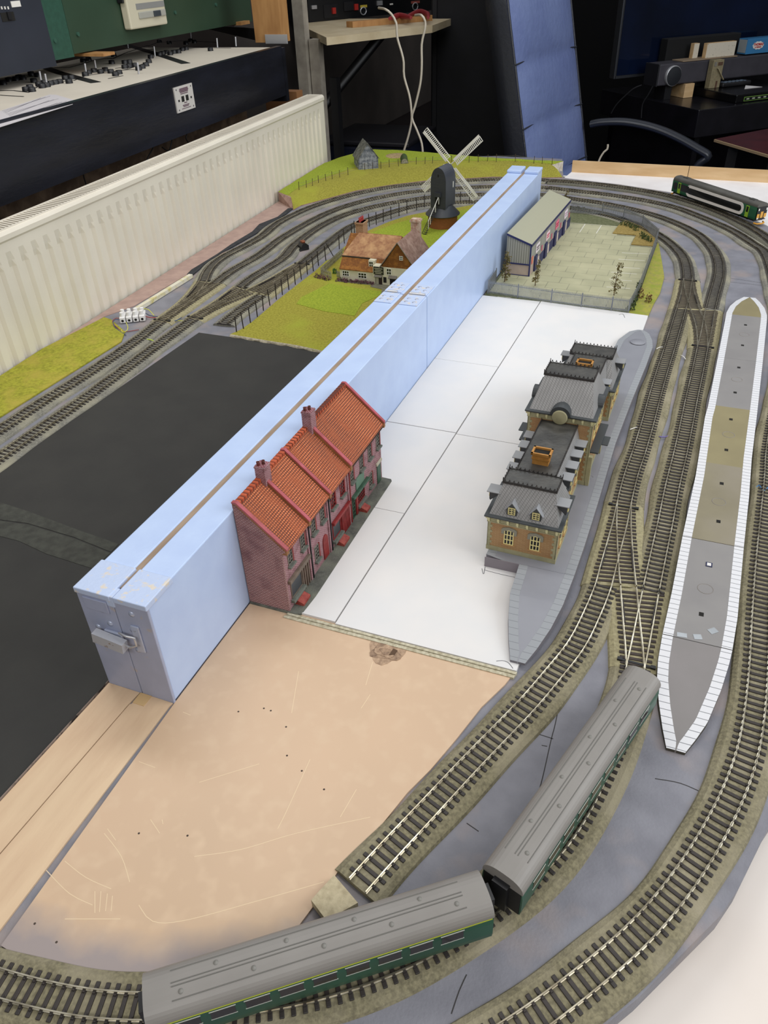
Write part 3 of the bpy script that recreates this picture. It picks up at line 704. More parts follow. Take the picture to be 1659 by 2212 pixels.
# main wall block
mb = MB(); mb.prism_ax([(1.0, 1.5), (XW, 1.5), (XW, ZE), (XR, ZRD-4), (1.0, ZRD-4)], Y0+.6, Y1-.4, 'y')
mb.part('front_wall', M_TBRICKF, te)
mb = MB(); mb.prism_ax([(1.0, 1.5), (XW+.6, 1.5), (XW+.6, ZE+1), (XE, ZE+4), (XE, ZE+5), (XR, ZRD+1), (1.0, ZRD+1)], Y0-2.2, Y0+.6, 'y')
mb.part('gable_wall', M_TBRICK, te)
MB().prism([(1.2, Y0-3.5), (60, Y0-3.5), (64, Y0-2), (67, Y0+2), (69, Y0+30), (67.5, Y1-4), (65, Y1), (45, Y1+1), (45, Y0), (1.2, Y0)], 1.0, 5.2).part('pavement', M_PAVE, te)
slope = (ZRD-ZE-4)/(XE-XR)
for i in range(4):
    a, b = ysec[i]+(3 if i == 0 else 2.6), ysec[i+1]-(2.6 if i < 3 else 3)
    mb = MB(); lift = (0, 1.2, .6, 2.6)[i]
    # roof slab with real corrugation of the tile columns
    n = int((b-a)/3.1); rows = []
    for k in range(n*4+1):
        y = a+(b-a)*k/(n*4); h = .75*abs(math.sin(PI*k/4))
        rows.append([(XR+.2, y, ZRD+lift+h), (XE+.8, y, ZE+4+lift+h-.6), (XE+.8, y, ZE+2+lift), (XR+.2, y, ZRD-5)])
    mb.grid(rows, False)
    mb.add(rows[0], [(0,1,2,3)]); mb.add(rows[-1], [(3,2,1,0)])
    mb.part('tiled_roof', M_TILE, te)
    mb = MB(); k = a
    while k < b-3:
        mb.bbox((-.2, k+.2, ZRD-3), (XR+3.2, min(k+6, b), ZRD+lift+2), .9); k += 6.2
    mb.part('ridge_tiles', M_RIDGE, te)
cop = [(ysec[0]-2.4, 6.2, 3), (ysec[1]-3.2, 6, 3), (ysec[2]-3.2, 6, 3), (ysec[3]-3.4, 6.6, 5), (ysec[4]-3.2, 5.4, 4)]
for y, wd, up in cop:
    mb = MB(); top = [(0.5, ZRD+1+up), (XR+2, ZRD+1.5+up), (XE+1.5, ZE+5.5+up), (XE+1.5, ZE+.5), (XE-6, ZE+.5), (XR, ZRD-4), (.5, ZRD-4)]
    mb.prism_ax([(x, z-1.4 if q < 3 else z) for q, (x, z) in enumerate(top)], y+.3, y+wd-.6, 'y')
    c = mb.part('party_wall', M_COPEF, te)
    mb = MB(); mb.prism_ax([(0.2, ZRD-.6+up), (0.2, ZRD+1.2+up), (XR+2, ZRD+1.7+up), (XE+2.2, ZE+5.7+up), (XE+2.2, ZE+3.4+up), (XR+2, ZRD-.8+up)], y-.1, y+wd*.72, 'y')
    mb.part('coping', M_COPE, c)
for y, hz in ((ysec[1]-6, 157), (ysec[3]-7, 163)):
    mb = MB(); mb.box((0.6, y, ZRD-8), (12.5, y+13, hz)); mb.box((0.2, y-.6, hz-2.5), (13, y+13.6, hz-.8)); ch = mb.part('chimney', M_TBRICKF, te)
    for q in (2.6, 7.0):
        MB().lathe((3.6+(q-2)*.9, y+q+.5, hz), [(1.9, 0), (1.6, 2), (2.0, 4.4), (1.3, 4.4), (1.2, 1)], 12).part('chimney_pot', mat('dark red pot', '#6b2a24', rough=.6, var='#3a1814', size=4), ch)
for y in (211.5, 265.5, 325.8):
    mb = MB(); mb.cyl((XW+1.3, y, 5), (XW+1.3, y, ZE-3), 1.0, n=10); mb.box((XW+.2, y-2.1, ZE-8), (XW+3, y+2.1, ZE-3)); mb.part('drainpipe', M_BLACK if y < 300 else M_REDP, te)
    MB().box((XW, y-5.6, 5), (XW+1.6, y-2.6, ZE)).part('pilaster', M_TBRICKF, te)
MB().box((XW, 156, ZE), (XE-.5, 431, ZE+1.4)).part('eaves_board', mat('dark eaves', '#3b2b26', rough=.7), te)
F = ('x', XW)
M_RFR = M_REDP
for (y0, y1, z0, z1, mf, cc) in ((161,171,63,83,M_WFRAME,2),(191,201,62,81,M_WFRAME,2),(219,229,63,82,M_WFRAME,2),(243,253,63,82,M_WFRAME,2),(273,284,62,82,M_RFR,2),(300,311,62,82,M_RFR,2),
                              (331,340,62,82,M_WFRAME,2),(361,371,62,82,M_WFRAME,2),(389,399,62,82,M_WFRAME,2),(417,428,62,82,M_WFRAME,2)):
    w = window(te, F, y0, y1, z0, z1, 1, mf, cols=cc, rows=4)
    MB().box((XW, y1-.1, z0), (XW+1.6, y1+2.2, z1)).part('shutter', M_REDP, w)
    MB().bbox((XW-.2, y0-1.5, z0-3), (XW+4.2, y1+2.5, z0-.5), .5).part('sill', M_STONE, w)
for (y0, y1, z0, z1) in ((221,231,22,42),(388,398,18,38)):
    w = window(te, F, y0, y1, z0, z1, 1, M_WFRAME, cols=2, rows=4)
    MB().box((XW, y1-.1, z0), (XW+1.6, y1+2.2, z1)).part('shutter', M_REDP, w)
    MB().bbox((XW-.2, y0-1.5, z0-3), (XW+4.2, y1+2.5, z0-.5), .5).part('sill', M_STONE, w)
# shopfronts
s1 = MB().bbox((XW, 155, 41), (XW+4, 206, 46), .5).part('shop_fascia', M_BROWNF, te)
window(te, F, 159, 185, 17, 40, 1, M_BROWNF, mat('slate shop window', '#3c3f43', rough=.3), cols=1, rows=1, name='shop_window')
for y in (186, 191, 196, 201): MB().box((XW, y, 6), (XW+1.8, y+2, 40)).part('shop_post', M_BROWNF, te)
MB().bbox((XW-.2, 157, 12), (XW+5, 187, 16), .6).part('shop_sill', M_STONE, te)
# arched door
mb = MB(); pts = [(243, 7), (256, 7)]+[(249.5+6.5*math.cos(a*PI/10), 32+8.5*math.sin(a*PI/10)) for a in range(0, 11)]
mb.prism_ax(pts, XW, XW+1.2, 'x'); mb.part('arched_door', M_REDP, te)
MB().bbox((XW, 270, 39), (XW+4.5, 321, 43), .6).part('shop_fascia', M_REDP, te)
window(te, F, 271, 293, 16, 37, 1, M_REDP, mat('slate shop window', '#3c3f43'), cols=1, rows=1, name='shop_window')
MB().bbox((XW-.2, 269, 11), (XW+5, 295, 15), .6).part('shop_sill', M_STONE, te)
mb = MB()
for k in range(8): mb.box((XW, 296+k*3.1, 6), (XW+2.2, 297.9+k*3.1, 38))
mb.box((XW, 295, 6), (XW+1, 320.5, 38)); mb.part('panelled_doors', M_REDP, te)
MB().bbox((XW, 345, 42), (XW+1.5, 371, 58), .3).part('signboard', mat('plain green signboard', '#5c7a66', rough=.6), te)
MB().bbox((XW, 330, 37), (XW+5, 382, 40.5), .6).part('shop_canopy', M_GREENP, te)
window(te, F, 331, 339, 6, 36, 1, M_GREENP, cols=2, rows=5, name='shop_door')
MB().box((XW, 341, 6), (XW+2, 346, 36)).part('shop_post', M_REDP, te)
window(te, F, 348, 371, 17, 36, 1, M_REDP, cols=5, rows=4, name='shop_window')
MB().bbox((XW-.2, 346, 12), (XW+4, 373, 16), .6).part('shop_sill', M_STONE, te)
MB().box((XW, 416, 6), (XW+1.2, 428, 36)).part('front_door', M_GREENP, te)
MB().bbox((XW, 413, 36), (XW+2.5, 431, 40), .5).part('door_lintel', mat('cream lintel', '#b9b3a0', rough=.8), te)
for y0, y1, h in ((163, 180, 11), (276, 293, 11), (350, 362, 11)):
    mb = MB(); mb.hexa([(52.5,y0,5),(63.5,y0,5),(63.5,y1,5),(52.5,y1,5)], [(52.5,y0,h+2),(63.5,y0,8.5),(63.5,y1,8.5),(52.5,y1,h+2)])
    mb.box((52.3, y0-.6, h+1.2), (54, y1+.6, h+3)); mb.part('cellar_hatch', mat('worn red hatch', '#8a332e', rough=.6, var='#a04a3e', size=5, bump=.6, bsize=2), te)
# pencil marks on the card
for pts, lb in (([(1041,1228),(1044,1240),(1046,1236),(1048,1224)], 'small pencil tick on the card by the corner of the station platform'), ([(1072,1428),(1085,1427),(1096,1430),(1103,1437),(1108,1444)], 'curved pencil line on the card near the platform tip'),
                ([(1046,1231),(1080,1240),(1112,1247)], 'straight pencil line along the card below the station slab'), ([(1337,680),(1345,678),(1350,686)], 'faint pencil scribble on the card by the car park fence')):
    P = catmull([Vector(PZ(u, v, 5.1)) for u, v in pts], 3); ns = normals(P); mb = MB()
    mb.grid([[(p.x-n.x*.4, p.y-n.y*.4, 5.1), (p.x+n.x*.4, p.y+n.y*.4, 5.1)] for p, n in zip(P, ns)], False, True); mb.top('pencil_mark', mat('pencil grey', '#6e6e72', rough=.8), lb, 'pencil mark')
# ------------------------------------------------------------------ platforms
def linesmat(name, c1, c2, per=8.0, lw=.07, rough=.6):
    m, nt, b = nt_new(name); tc = N(nt, 'ShaderNodeTexCoord'); sp = N(nt, 'ShaderNodeSeparateXYZ'); nt.links.new(tc.outputs['Object'], sp.inputs[0])
    mu = N(nt, 'ShaderNodeMath', operation='MULTIPLY'); mu.inputs[1].default_value = 1000/per; nt.links.new(sp.outputs[1], mu.inputs[0])
    fr = N(nt, 'ShaderNodeMath', operation='FRACT'); nt.links.new(mu.outputs[0], fr.inputs[0])
    lt = N(nt, 'ShaderNodeMath', operation='LESS_THAN'); lt.inputs[1].default_value = lw; nt.links.new(fr.outputs[0], lt.inputs[0])
    nt.links.new(mixc(nt, lt.outputs[0], lin(c1), lin(c2)), b.inputs['Base Color']); b.inputs['Roughness'].default_value = rough; return m
def edge_interp(pts, y):
    pts = sorted(pts, key=lambda p: p[1])
    if y <= pts[0][1]: return pts[0][0]
    for a, b in zip(pts, pts[1:]):
        if a[1] <= y <= b[1]: return a[0]+(b[0]-a[0])*(y-a[1])/max(1e-6, b[1]-a[1])
    return pts[-1][0]
def prof(px, zf): return [PZ(u, v, zf(v))[:2] for u, v in px]
def platform(root, L, R, zf, secs, ew, matE, matSide, zbase):
    for nm, y0, y1, m in secs:
        n = max(2, int((y1-y0)/5)); rows = []; rl = []; rr = []
        for k in range(n+1):
            y = y0+(y1-y0)*k/n; xl, xr_ = edge_interp(L, y), edge_interp(R, y); z = zf(y); w = min(ew, (xr_-xl)*.46)
            zb_ = zbase
            rows.append([(xl+w, y, z), (xr_-w, y, z)])
            rl.append([(xl, y, zb_), (xl, y, z), (xl+w, y, z+.15)]); rr.append([(xr_-w, y, z+.15), (xr_, y, z), (xr_, y, zb_)])
        sec = MB(); sec.grid(rows, False, flip=True)
        lo = [[(p[0][0], p[0][1], p[0][2]), (p[0][0], p[0][1], zbase)] for p in rows]
        # section ends
        for rws in (rows[0], rows[-1]):
            (a, b) = rws; sec.add([a, b, (b[0], b[1], zbase), (a[0], a[1], zbase)], [(0, 1, 2, 3)])
        so = sec.part(nm, m, root)
        for r_ in (rl, rr):
            mb = MB(); mb.mi(0).grid([[p[1], p[2]] if r_ is rl else [p[0], p[1]] for p in r_], False, flip=True)
            mb.mi(1).grid([[p[0], p[1]] if r_ is rl else [p[1], p[2]] for p in r_], False, flip=True)
            for e in (r_[0], r_[-1]): mb.mi(1).add(e+[(e[0][0] if r_ is rr else e[2][0], e[0][1], zbase)], [(0, 1, 2, 3)] if len(e) == 3 else [])
            mb.part('edge_slabs', [matE, matSide], so)
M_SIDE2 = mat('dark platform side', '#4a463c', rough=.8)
M_P1 = mat('mid grey plastic', '#8d8e95', rough=.42, var='#87888f', size=40)
M_P1E = linesmat('grey slab edge', '#94979b', '#74767b', 9.0)
M_WE = linesmat('white slab edge', '#dadadd', '#808185', 8.0, .1)
M_PG = mat('warm grey platform', '#85807f', rough=.5, var='#7f7b79', size=50)
M_PB = mat('bluish grey platform', '#8b8886', rough=.5, var='#848180', size=50)
M_PO = mat('olive platform', '#888068', rough=.5, var='#807862', size=40, var2='#8d8575', size2=120)
M_PO2 = mat('light olive platform', '#8f8562', rough=.5, var='#887e5d', size=40)
M_PW = mat('weathered grey platform', '#817b76', rough=.55, var='#89837c', size=35)
# long island platform on the right
Z2 = 15.0
def z2v(v):
    if v > 1390: return Z2-(Z2-3.5)*(v-1390)/(1622-1390)
    if v < 683: return Z2-(Z2-3.5)*(683-v)/43
    return Z2
L2 = prof([(1440,1618),(1431,1569),(1423.6,1515),(1420,1460),(1422,1424),(1431,1370),(1451,1280),(1474,1160),(1503,1026),(1523,900),(1529,879),(1547,790),(1566,693),(1569,676),(1577,661.5),(1590,650),(1607,641)], z2v)
R2 = prof([(1480,1627),(1503,1598),(1528,1562),(1557,1493),(1575,1435),(1582,1404),(1593,1337),(1607,1180),(1618,1074),(1624,991),(1636,889),(1648,779),(1656.5,693),(1657,680),(1652,665),(1642,652),(1629,640)], z2v)
def yat(u, v, z=Z2): return PZ(u, v, z)[1]
ya = max(L2[0][1], R2[0][1])+.1; yz = min(L2[-1][1], R2[-1][1])
s_ = [ya, (yat(1444,1373)+yat(1582,1404))/2, (yat(1489,1163)+yat(1607,1181))/2, (yat(1521,1001)+yat(1609,1008))/2, (yat(1545,877)+yat(1627,885))/2, (yat(1562,775)+yat(1640,779))/2, (yat(1581,682)+yat(1647,683))/2, yz]
def z2y(y):
    if y < s_[1]: return Z2-(Z2-3.5)*(s_[1]-y)/(s_[1]-s_[0])
    if y > s_[6]: return Z2-(Z2-3.5)*(y-s_[6])/(s_[7]-s_[6])
    return Z2
pf = thing('island_platform', 'long grey and olive island platform with white slab edges and pointed ends', 'model platform', (490, 660, 0))
platform(pf, L2, R2, z2y, [('platform_section', s_[0], s_[1]-.5, M_PG), ('platform_section', s_[1]+.5, s_[2]-.5, M_PB), ('platform_section', s_[2]+.5, s_[3], M_PO),
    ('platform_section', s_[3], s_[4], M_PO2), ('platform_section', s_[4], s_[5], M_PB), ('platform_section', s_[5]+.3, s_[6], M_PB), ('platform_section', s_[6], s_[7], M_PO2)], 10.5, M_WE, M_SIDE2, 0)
for u, v in ((1515,1327),(1552,1126.5),(1559,1044.5),(1569,972),(1579,906),(1588,848),(1596,794),(1604,746),(1610.5,702)):
    p = PZ(u, v, Z2); MB().box((p[0]-2.4, p[1]-3, Z2-1), (p[0]+2.4, p[1]+3, Z2+.25)).part('socket', M_DARK, pf, 'small black square socket')
p = PZ(1531.5, 1220, Z2); mb = MB().mi(0).box((p[0]-3.6, p[1]-4, Z2), (p[0]+3.6, p[1]+4, Z2+.5)); mb.mi(1).box((p[0]-2.2, p[1]-2.6, Z2+.3), (p[0]+2.2, p[1]+2.6, Z2+.8)); mb.part('socket', [mat('navy', '#23284a'), M_CARD], pf, 'socket holding a small white peg')
for u, v in ((1524,1272),(1553,1084),(1574,939),(1592,820),(1608,723)):
    p = PZ(u, v, Z2); mb = MB(); mb.lathe((p[0], p[1], Z2-.2), [(8.6, 0), (8.6, .45), (8.0, .5), (7.8, .1)], 28); mb.part('moulded_ring', M_PW, pf)
M_TAPE = mat('clear tape', '#b9bfc4', rough=.12, alpha=.55)
for u, v, sx, sy, a in ((1473,1372,11,7,.1),(1507,1376,9,8,.3),(1540,1363,10,8,.75)):
    p = PZ(u, v, Z2); mb = MB(); mb.obox((p[0], p[1], Z2+.3), (sx*.9, sy*.9, .2), a); mb.part('tape_scrap', M_TAPE, pf, 'scrap of clear tape')
# station platform
Z1 = 19.0
def z1v(v):
    if v > 1300: return Z1-(Z1-8)*(v-1300)/(1430-1300)
    if v < 800: return Z1-(Z1-8)*(800-v)/88
    return Z1
L1 = prof([(1102,1425),(1099,1380),(1098.5,1330),(1102,1280),(1120,1224)], z1v)
L1 += [(x_, y_) for x_, y_ in ((PZ(1120,1222,Z1)[0], 298), (PZ(1046,1206,Z1)[0], 298.4), (240, 420), (250, 660), (262, 790))]
L1 += prof([(1323,758),(1336,734),(1360,716),(1378,712)], z1v)
R1 = prof([(1134,1434),(1160,1402),(1190,1358),(1216,1308),(1240,1245),(1264,1175),(1290,1092),(1330,957),(1365,865),(1395,792),(1410,750),(1409,735),(1402,720),(1390,713)], z1v)
y1a = max(L1[0][1], R1[0][1]); y1z = min(L1[-1][1], R1[-1][1]); yb, yc_ = PZ(1180, 1300, Z1)[1], PZ(1390, 800, Z1)[1]
def z1y(y):
    if y < yb: return Z1-(Z1-8)*(yb-y)/(yb-y1a)
    if y > yc_: return Z1-(Z1-8)*(y-yc_)/(y1z-yc_)
    return Z1
p1 = thing('station_platform', 'wide grey platform with ramped ends carrying the brick station building', 'model platform', (300, 560, 5))
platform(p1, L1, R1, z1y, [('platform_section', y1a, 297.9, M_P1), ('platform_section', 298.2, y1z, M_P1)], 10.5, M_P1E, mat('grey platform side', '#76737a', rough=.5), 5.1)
MB().box((PZ(1046,1206,Z1)[0], 297.2, 5.1), (PZ(1120,1222,Z1)[0], 298.1, Z1)).part('end_face', mat('mauve grey side', '#837c82', rough=.5), p1)
pp = PZ(1378, 737, 15); mb = MB(); mb.lathe((pp[0], pp[1], 13.6), [(13, 0), (12, .8), (0, 1)], 24); mb.part('moulded_disc', M_P1, p1)
pp = PZ(1275, 1031, Z1); mb = MB(); mb.lathe((pp[0], pp[1], Z1-.1), [(4.4, 0), (4.4, .4), (3.8, .4), (3.7, 0)], 20); mb.part('moulded_ring', M_P1, p1)
# ------------------------------------------------------------------ station building (local frame)
M_SB = brickmat('station brick', '#ab875a', '#a07b50', '#bb9c74', 7.0, 1.7, 'wall', .14, var='#966c46', size=30, bump=.3, rough=.7)
M_CR = mat('cream olive stone', '#aaa582', rough=.65, var='#989372', size=15)
M_CRL = mat('pale cream brackets', '#d3cd9f', rough=.6)
M_YF = mat('yellow window frame', '#ecdf9c', rough=.5)
M_SL = brickmat('grey slates', '#83858c', '#7b7d84', '#5f6066', 4.6, 3.2, 'wall', .12, rough=.55, bump=.5, var='#8d8f96', size=25)
def diamat(name, c1, c2, per=4.2):
    m, nt, b = nt_new(name); tc = N(nt, 'ShaderNodeTexCoord'); sp = N(nt, 'ShaderNodeSeparateXYZ'); nt.links.new(tc.outputs['Object'], sp.inputs[0])
    s1 = N(nt, 'ShaderNodeMath', operation='ADD'); nt.links.new(sp.outputs[0], s1.inputs[0]); nt.links.new(sp.outputs[1], s1.inputs[1])
    outs = []
    for op in ('ADD', 'SUBTRACT'):
        q = N(nt, 'ShaderNodeMath', operation=op); nt.links.new(s1.outputs[0], q.inputs[0]); nt.links.new(sp.outputs[2], q.inputs[1])
        r = N(nt, 'ShaderNodeMath', operation='MULTIPLY'); r.inputs[1].default_value = 1000/per; nt.links.new(q.outputs[0], r.inputs[0])
        f = N(nt, 'ShaderNodeMath', operation='FRACT'); nt.links.new(r.outputs[0], f.inputs[0])
        l = N(nt, 'ShaderNodeMath', operation='LESS_THAN'); l.inputs[1].default_value = .16; nt.links.new(f.outputs[0], l.inputs[0]); outs.append(l.outputs[0])
    mx = N(nt, 'ShaderNodeMath', operation='MAXIMUM'); nt.links.new(outs[0], mx.inputs[0]); nt.links.new(outs[1], mx.inputs[1])
    nz = N(nt, 'ShaderNodeTexNoise'); nz.inputs['Scale'].default_value = 40; nt.links.new(tc.outputs['Object'], nz.inputs['Vector'])
    base = mixc(nt, ramp(nt, nz.outputs['Fac'], .4, .65), lin(c1), lin('#9a9998'))
    nt.links.new(mixc(nt, mx.outputs[0], base, lin(c2)), b.inputs['Base Color']); b.inputs['Roughness'].default_value = .5
    bp = N(nt, 'ShaderNodeBump', invert=True); bp.inputs['Strength'].default_value = .5; bp.inputs['Distance'].default_value = .0003
    nt.links.new(mx.outputs[0], bp.inputs['Height']); nt.links.new(bp.outputs[0], b.inputs['Normal']); MATS[name] = m; return m
M_SLATE = diamat('diamond slates', '#908f8e', '#737271')
M_SLATEP = mat('plain slate grey', '#9b9da1', rough=.5, var='#94969a', size=20)
M_LEAD = mat('black lead flat', '#3c3b38', rough=.4, var='#4c4a45', size=14, var2='#2e2d2b', size2=30, bump=.2, bsize=4)
M_EAVE = mat('charcoal eaves', '#3d4143', rough=.5)
M_IRON = mat('black iron cresting', '#2c2826', rough=.5, var='#6a6258', size=3, lo=.6, hi=.75)
M_ORB = mat('orange brick chimney', '#b5813f', rough=.6, var='#a3712f', size=8)
st = thing('station_building', 'long buff brick railway station with slate mansard roofs and a central tower', 'model building', (274.5, 313, Z1+.15), rz=math.radians(-1.5), local=True)
def quoins(mb, x, y, z0, z1, sx, sy):
    """corner stones stepping round a corner; sx, sy point into the walls"""
    z = z0; k = 0
    while z < z1-1:
        lx = 5.2 if k % 2 else 3.2; ly = 3.2 if k % 2 else 5.2
        mb.box((x-sx*.6, y-sy*.6, z), (x+sx*lx, y+sy*.5, min(z+3.4, z1))); mb.box((x-sx*.6, y-sy*.6, z), (x+sx*.5, y+sy*ly, min(z+3.4, z1))); z += 3.9; k += 1
    mb.box((x-sx*.5, y-sy*.5, z0), (x+sx*2.6, y+sy*.4, z1)); mb.box((x-sx*.5, y-sy*.5, z0), (x+sx*.4, y+sy*2.6, z1))
def cornice(root, x0, x1, y0, y1, z, out=4.5, h=4.5, sides='fblr', step=11.5):
    mb = MB(); mb.box((x0-.8, y0-.8, z-h-3), (x1+.8, y1+.8, z-h+0)); mb.box((x0-1.3, y0-1.3, z-h-3.8), (x1+1.3, y1+1.3, z-h-2.4)); mb.box((x0-.5, y0-.5, z-h), (x1+.5, y1+.5, z))
    n = int((x1-x0)/step); mb.mi(1)
    for k in range(n+1):
        x = x0+1+(x1-x0-2)*k/n
        for s, y in ((-1, y0), (1, y1)):
            mb.box((x-1.3, y, z-h), (x+1.3, y+s*out*.8, z-.5)); mb.box((x-1, y, z-h-2.6), (x+1, y+s*1.8, z-h))
    n = int((y1-y0)/step)
    for k in range(n+1):
        y = y0+1+(y1-y0-2)*k/n
        for s, x in ((-1, x0), (1, x1)):
            mb.box((x, y-1.3, z-h), (x+s*out*.8, y+1.3, z-.5)); mb.box((x, y-1, z-h-2.6), (x+s*1.8, y+1, z-h))
    mb.part('bracketed_cornice', [M_CR, M_CRL], root)
    mb = MB(); mb.bbox((x0-out, y0-out, z), (x1+out, y1+out, z+2.2), .6); mb.part('eaves', M_EAVE, root)
def crest(root, x0, x1, y0, y1, z, sides='fblr', h=4.2, p=5.0):
    mb = MB()
    def run(a, b):
        a, b = Vector(a), Vector(b); L = (b-a).length; n = max(1, int(L/p)); d = (b-a)/n
        mb.tube([a+Vector((0,0,.5)), b+Vector((0,0,.5))], .35, 5)
        for k in range(n):
            q = a+d*k; m_ = q+d*.5
            mb.tube([q+Vector((0,0,.4)), m_+Vector((0,0,h*.62))], .32, 4, False); mb.tube([m_+Vector((0,0,h*.62)), q+d+Vector((0,0,.4))], .32, 4, False)
            mb.tube([m_+Vector((0,0,.4)), m_+Vector((0,0,h))], .34, 4); mb.tube([m_-d*.17+Vector((0,0,h*.72)), m_+d*.17+Vector((0,0,h*.72))], .3, 4)
    if 'f' in sides: run((x0, y0, z), (x1, y0, z))
    if 'b' in sides: run((x0, y1, z), (x1, y1, z))
    if 'l' in sides: run((x0, y0, z), (x0, y1, z))
    if 'r' in sides: run((x1, y0, z), (x1, y1, z))
    for cx, cy in ((x0,y0),(x1,y0),(x0,y1),(x1,y1)):
        if (cy == y0 and 'f' in sides) or (cy == y1 and 'b' in sides): mb.tube([(cx, cy, z), (cx, cy, z+h*1.35)], .5, 5)
    mb.part('iron_cresting', M_IRON, root)
def mansard(root, x0, x1, y0, y1, z0, fx0, fx1, fy0, fy1, z1, ms, lip=1.6):
    mb = MB(); mb.hexa([(x0,y0,z0),(x1,y0,z0),(x1,y1,z0),(x0,y1,z0)], [(fx0,fy0,z1),(fx1,fy0,z1),(fx1,fy1,z1),(fx0,fy1,z1)])
    mb.part('mansard_roof', ms, root)
    mb = MB(); mb.bbox((fx0-lip, fy0-lip, z1-1.2), (fx1+lip, fy1+lip, z1+.9), .4); mb.mi(1).box((fx0, fy0, z1+.9), (fx1, fy1, z1+1.1)); mb.part('roof_flat', [M_IRON, M_LEAD], root)
def arch_window(root, ax, K, c, z0, z1, w, d):
    h = w/2
    wd = window(root, (ax, K), c-h, c+h, z0, z1, d, M_YF, mat('black pane', '#0c0a0a', rough=.3), cols=3, rows=3, fw=1.0, bar=1.1, name='sash_window')
    mb = MB(); P_ = [(c-h-3.4, z1-6), (c-h-3.4, z1+.6), (c-h-1, z1+2.6), (c, z1+4.2), (c+h+1, z1+2.6), (c+h+3.4, z1+.6), (c+h+3.4, z1-6), (c+h+.2, z1-6), (c+h+.2, z1-1.4), (c, z1+.6), (c-h-.2, z1-1.4), (c-h-.2, z1-6)]
    a, b = (K, K+d*1.6)
    mb.prism_ax(P_, a, b, ax); mb.part('window_head', mat('grey olive stone', '#8f8c7c', rough=.7), wd)
    mb = MB()
    if ax == 'x': mb.box((K, c-h-2.5, z0-1.6), (K+d*1.8, c+h+2.5, z0-.2))
    else: mb.box((c-h-2.5, K, z0-1.6), (c+h+2.5, K+d*1.8, z0-.2))
    mb.part('sill', mat('buff sill', '#b08a5c', rough=.7), wd)
def plate_dormer(root, side, xs, y, z, slope_dx, w=15):
    """small shed dormer: grey plate roof standing out of the mansard side, cheeks below"""
    s = side; xi, xo = xs
    mb = MB(); mb.hexa([(min(s*xi, s*xo), y-w/2, z), (max(s*xi, s*xo), y-w/2, z), (max(s*xi, s*xo), y+w/2, z), (min(s*xi, s*xo), y+w/2, z)],
                       [(min(s*xi, s*xo), y-w/2, z+1), (max(s*xi, s*xo), y-w/2, z+1), (max(s*xi, s*xo), y+w/2, z+1), (min(s*xi, s*xo), y+w/2, z+1)])
    d = mb.part('dormer', mat('dormer plate grey', '#8f9092', rough=.45), root)
    mb = MB(); fx = xo-2.5
    mb.prism_ax([(s*(xi-1), z), (s*fx, z), (s*fx, z-11), (s*(fx-1), z-13)] , y-w/2+3.4, y+w/2-3.4, 'y'); mb.part('dormer_cheek', mat('dormer cheek dark', '#3f4144', rough=.6), d)
    window(root, ('x', s*fx), y-2.8, y+2.8, z-9.5, z-2, s, M_YF, cols=2, rows=3, fw=.5, bar=.4, name='dormer_window')
HW = 49.0   # eaves height
def pavilion(y0, y1, xw, ztop, zf, fx, fy0, fy1, ms, extra=0):
    mb = MB(); mb.box((-xw, y0, 0), (xw, y1, ztop)); mb.part('brick_wall', M_SB, st)
    mb = MB(); mb.box((-xw-1, y0-1, 0), (xw+1, y1+1, 6)); mb.part('plinth', M_CR, st)
    for sx in (-1, 1):
        mb = MB(); quoins(mb, sx*xw, y0, 6, ztop-7, -sx, 1); mb.part('corner_quoins', M_CR, st); mb = MB(); quoins(mb, sx*xw, y1, 6, ztop-7, -sx, -1); mb.part('corner_quoins', M_CR, st)
    cornice(st, -xw, xw, y0, y1, ztop)
    mansard(st, -xw+.5, xw-.5, y0-.5+1, y1-.5, ztop+2.2, -fx, fx, fy0, fy1, zf, ms)
    crest(st, -fx-1, fx+1, fy0-1, fy1+1, zf+.9)
ZF = 86.0
pavilion(0, 66, 40.5, HW, ZF, 30.0, 19, 46, M_SLATE)
pavilion(172, 262, 41.0, 97, 136.5, 30.5, 201, 233, M_SLATE)
pavilion(352, 444, 40.5, HW, ZF, 30.0, 381, 414, M_SLATE)
for y0, y1, f0, f1 in ((66, 172, 48, 171.5), (262, 352, 262.5, 379)):
    xw = 31.5
    MB().box((-xw, y0, 0), (xw, y1, HW)).part('brick_wall', M_SB, st)
    MB().box((-xw-1, y0, 0), (xw+1, y1, 6)).part('plinth', M_CR, st)
    mb = MB(); mb.box((-xw-.8, y0, HW-7), (xw+.8, y1, HW)); n = int((y1-y0)/11.5); mb.mi(1)
    for k in range(n):
        y = y0+6+(y1-y0-12)*k/(n-1)
        for s in (-1, 1): mb.box((s*xw, y-1.3, HW-5), (s*(xw+2.8), y+1.3, HW-.5))
    mb.part('bracketed_cornice', [M_CR, M_CRL], st)
    MB().bbox((-xw-4, y0+2.6, HW), (xw+4, y1-2.6, HW+2.2), .6).part('eaves', M_EAVE, st)
    mansard(st, -xw, xw, y0, y1, HW+2.2, -22.5, 22.5, f0+2, f1, ZF, M_SLATE, 1.0)
    crest(st, -23, 23, f0+2, f1, ZF+.9, 'lr', 3.6, 4.0)
    for s in (-1, 1):
        for k in range(3):
            y = y0+18+k*(y1-y0-36)/2; arch_window(st, 'x', s*xw, y, 14, 34, 10, s)
for y in (34,): pass
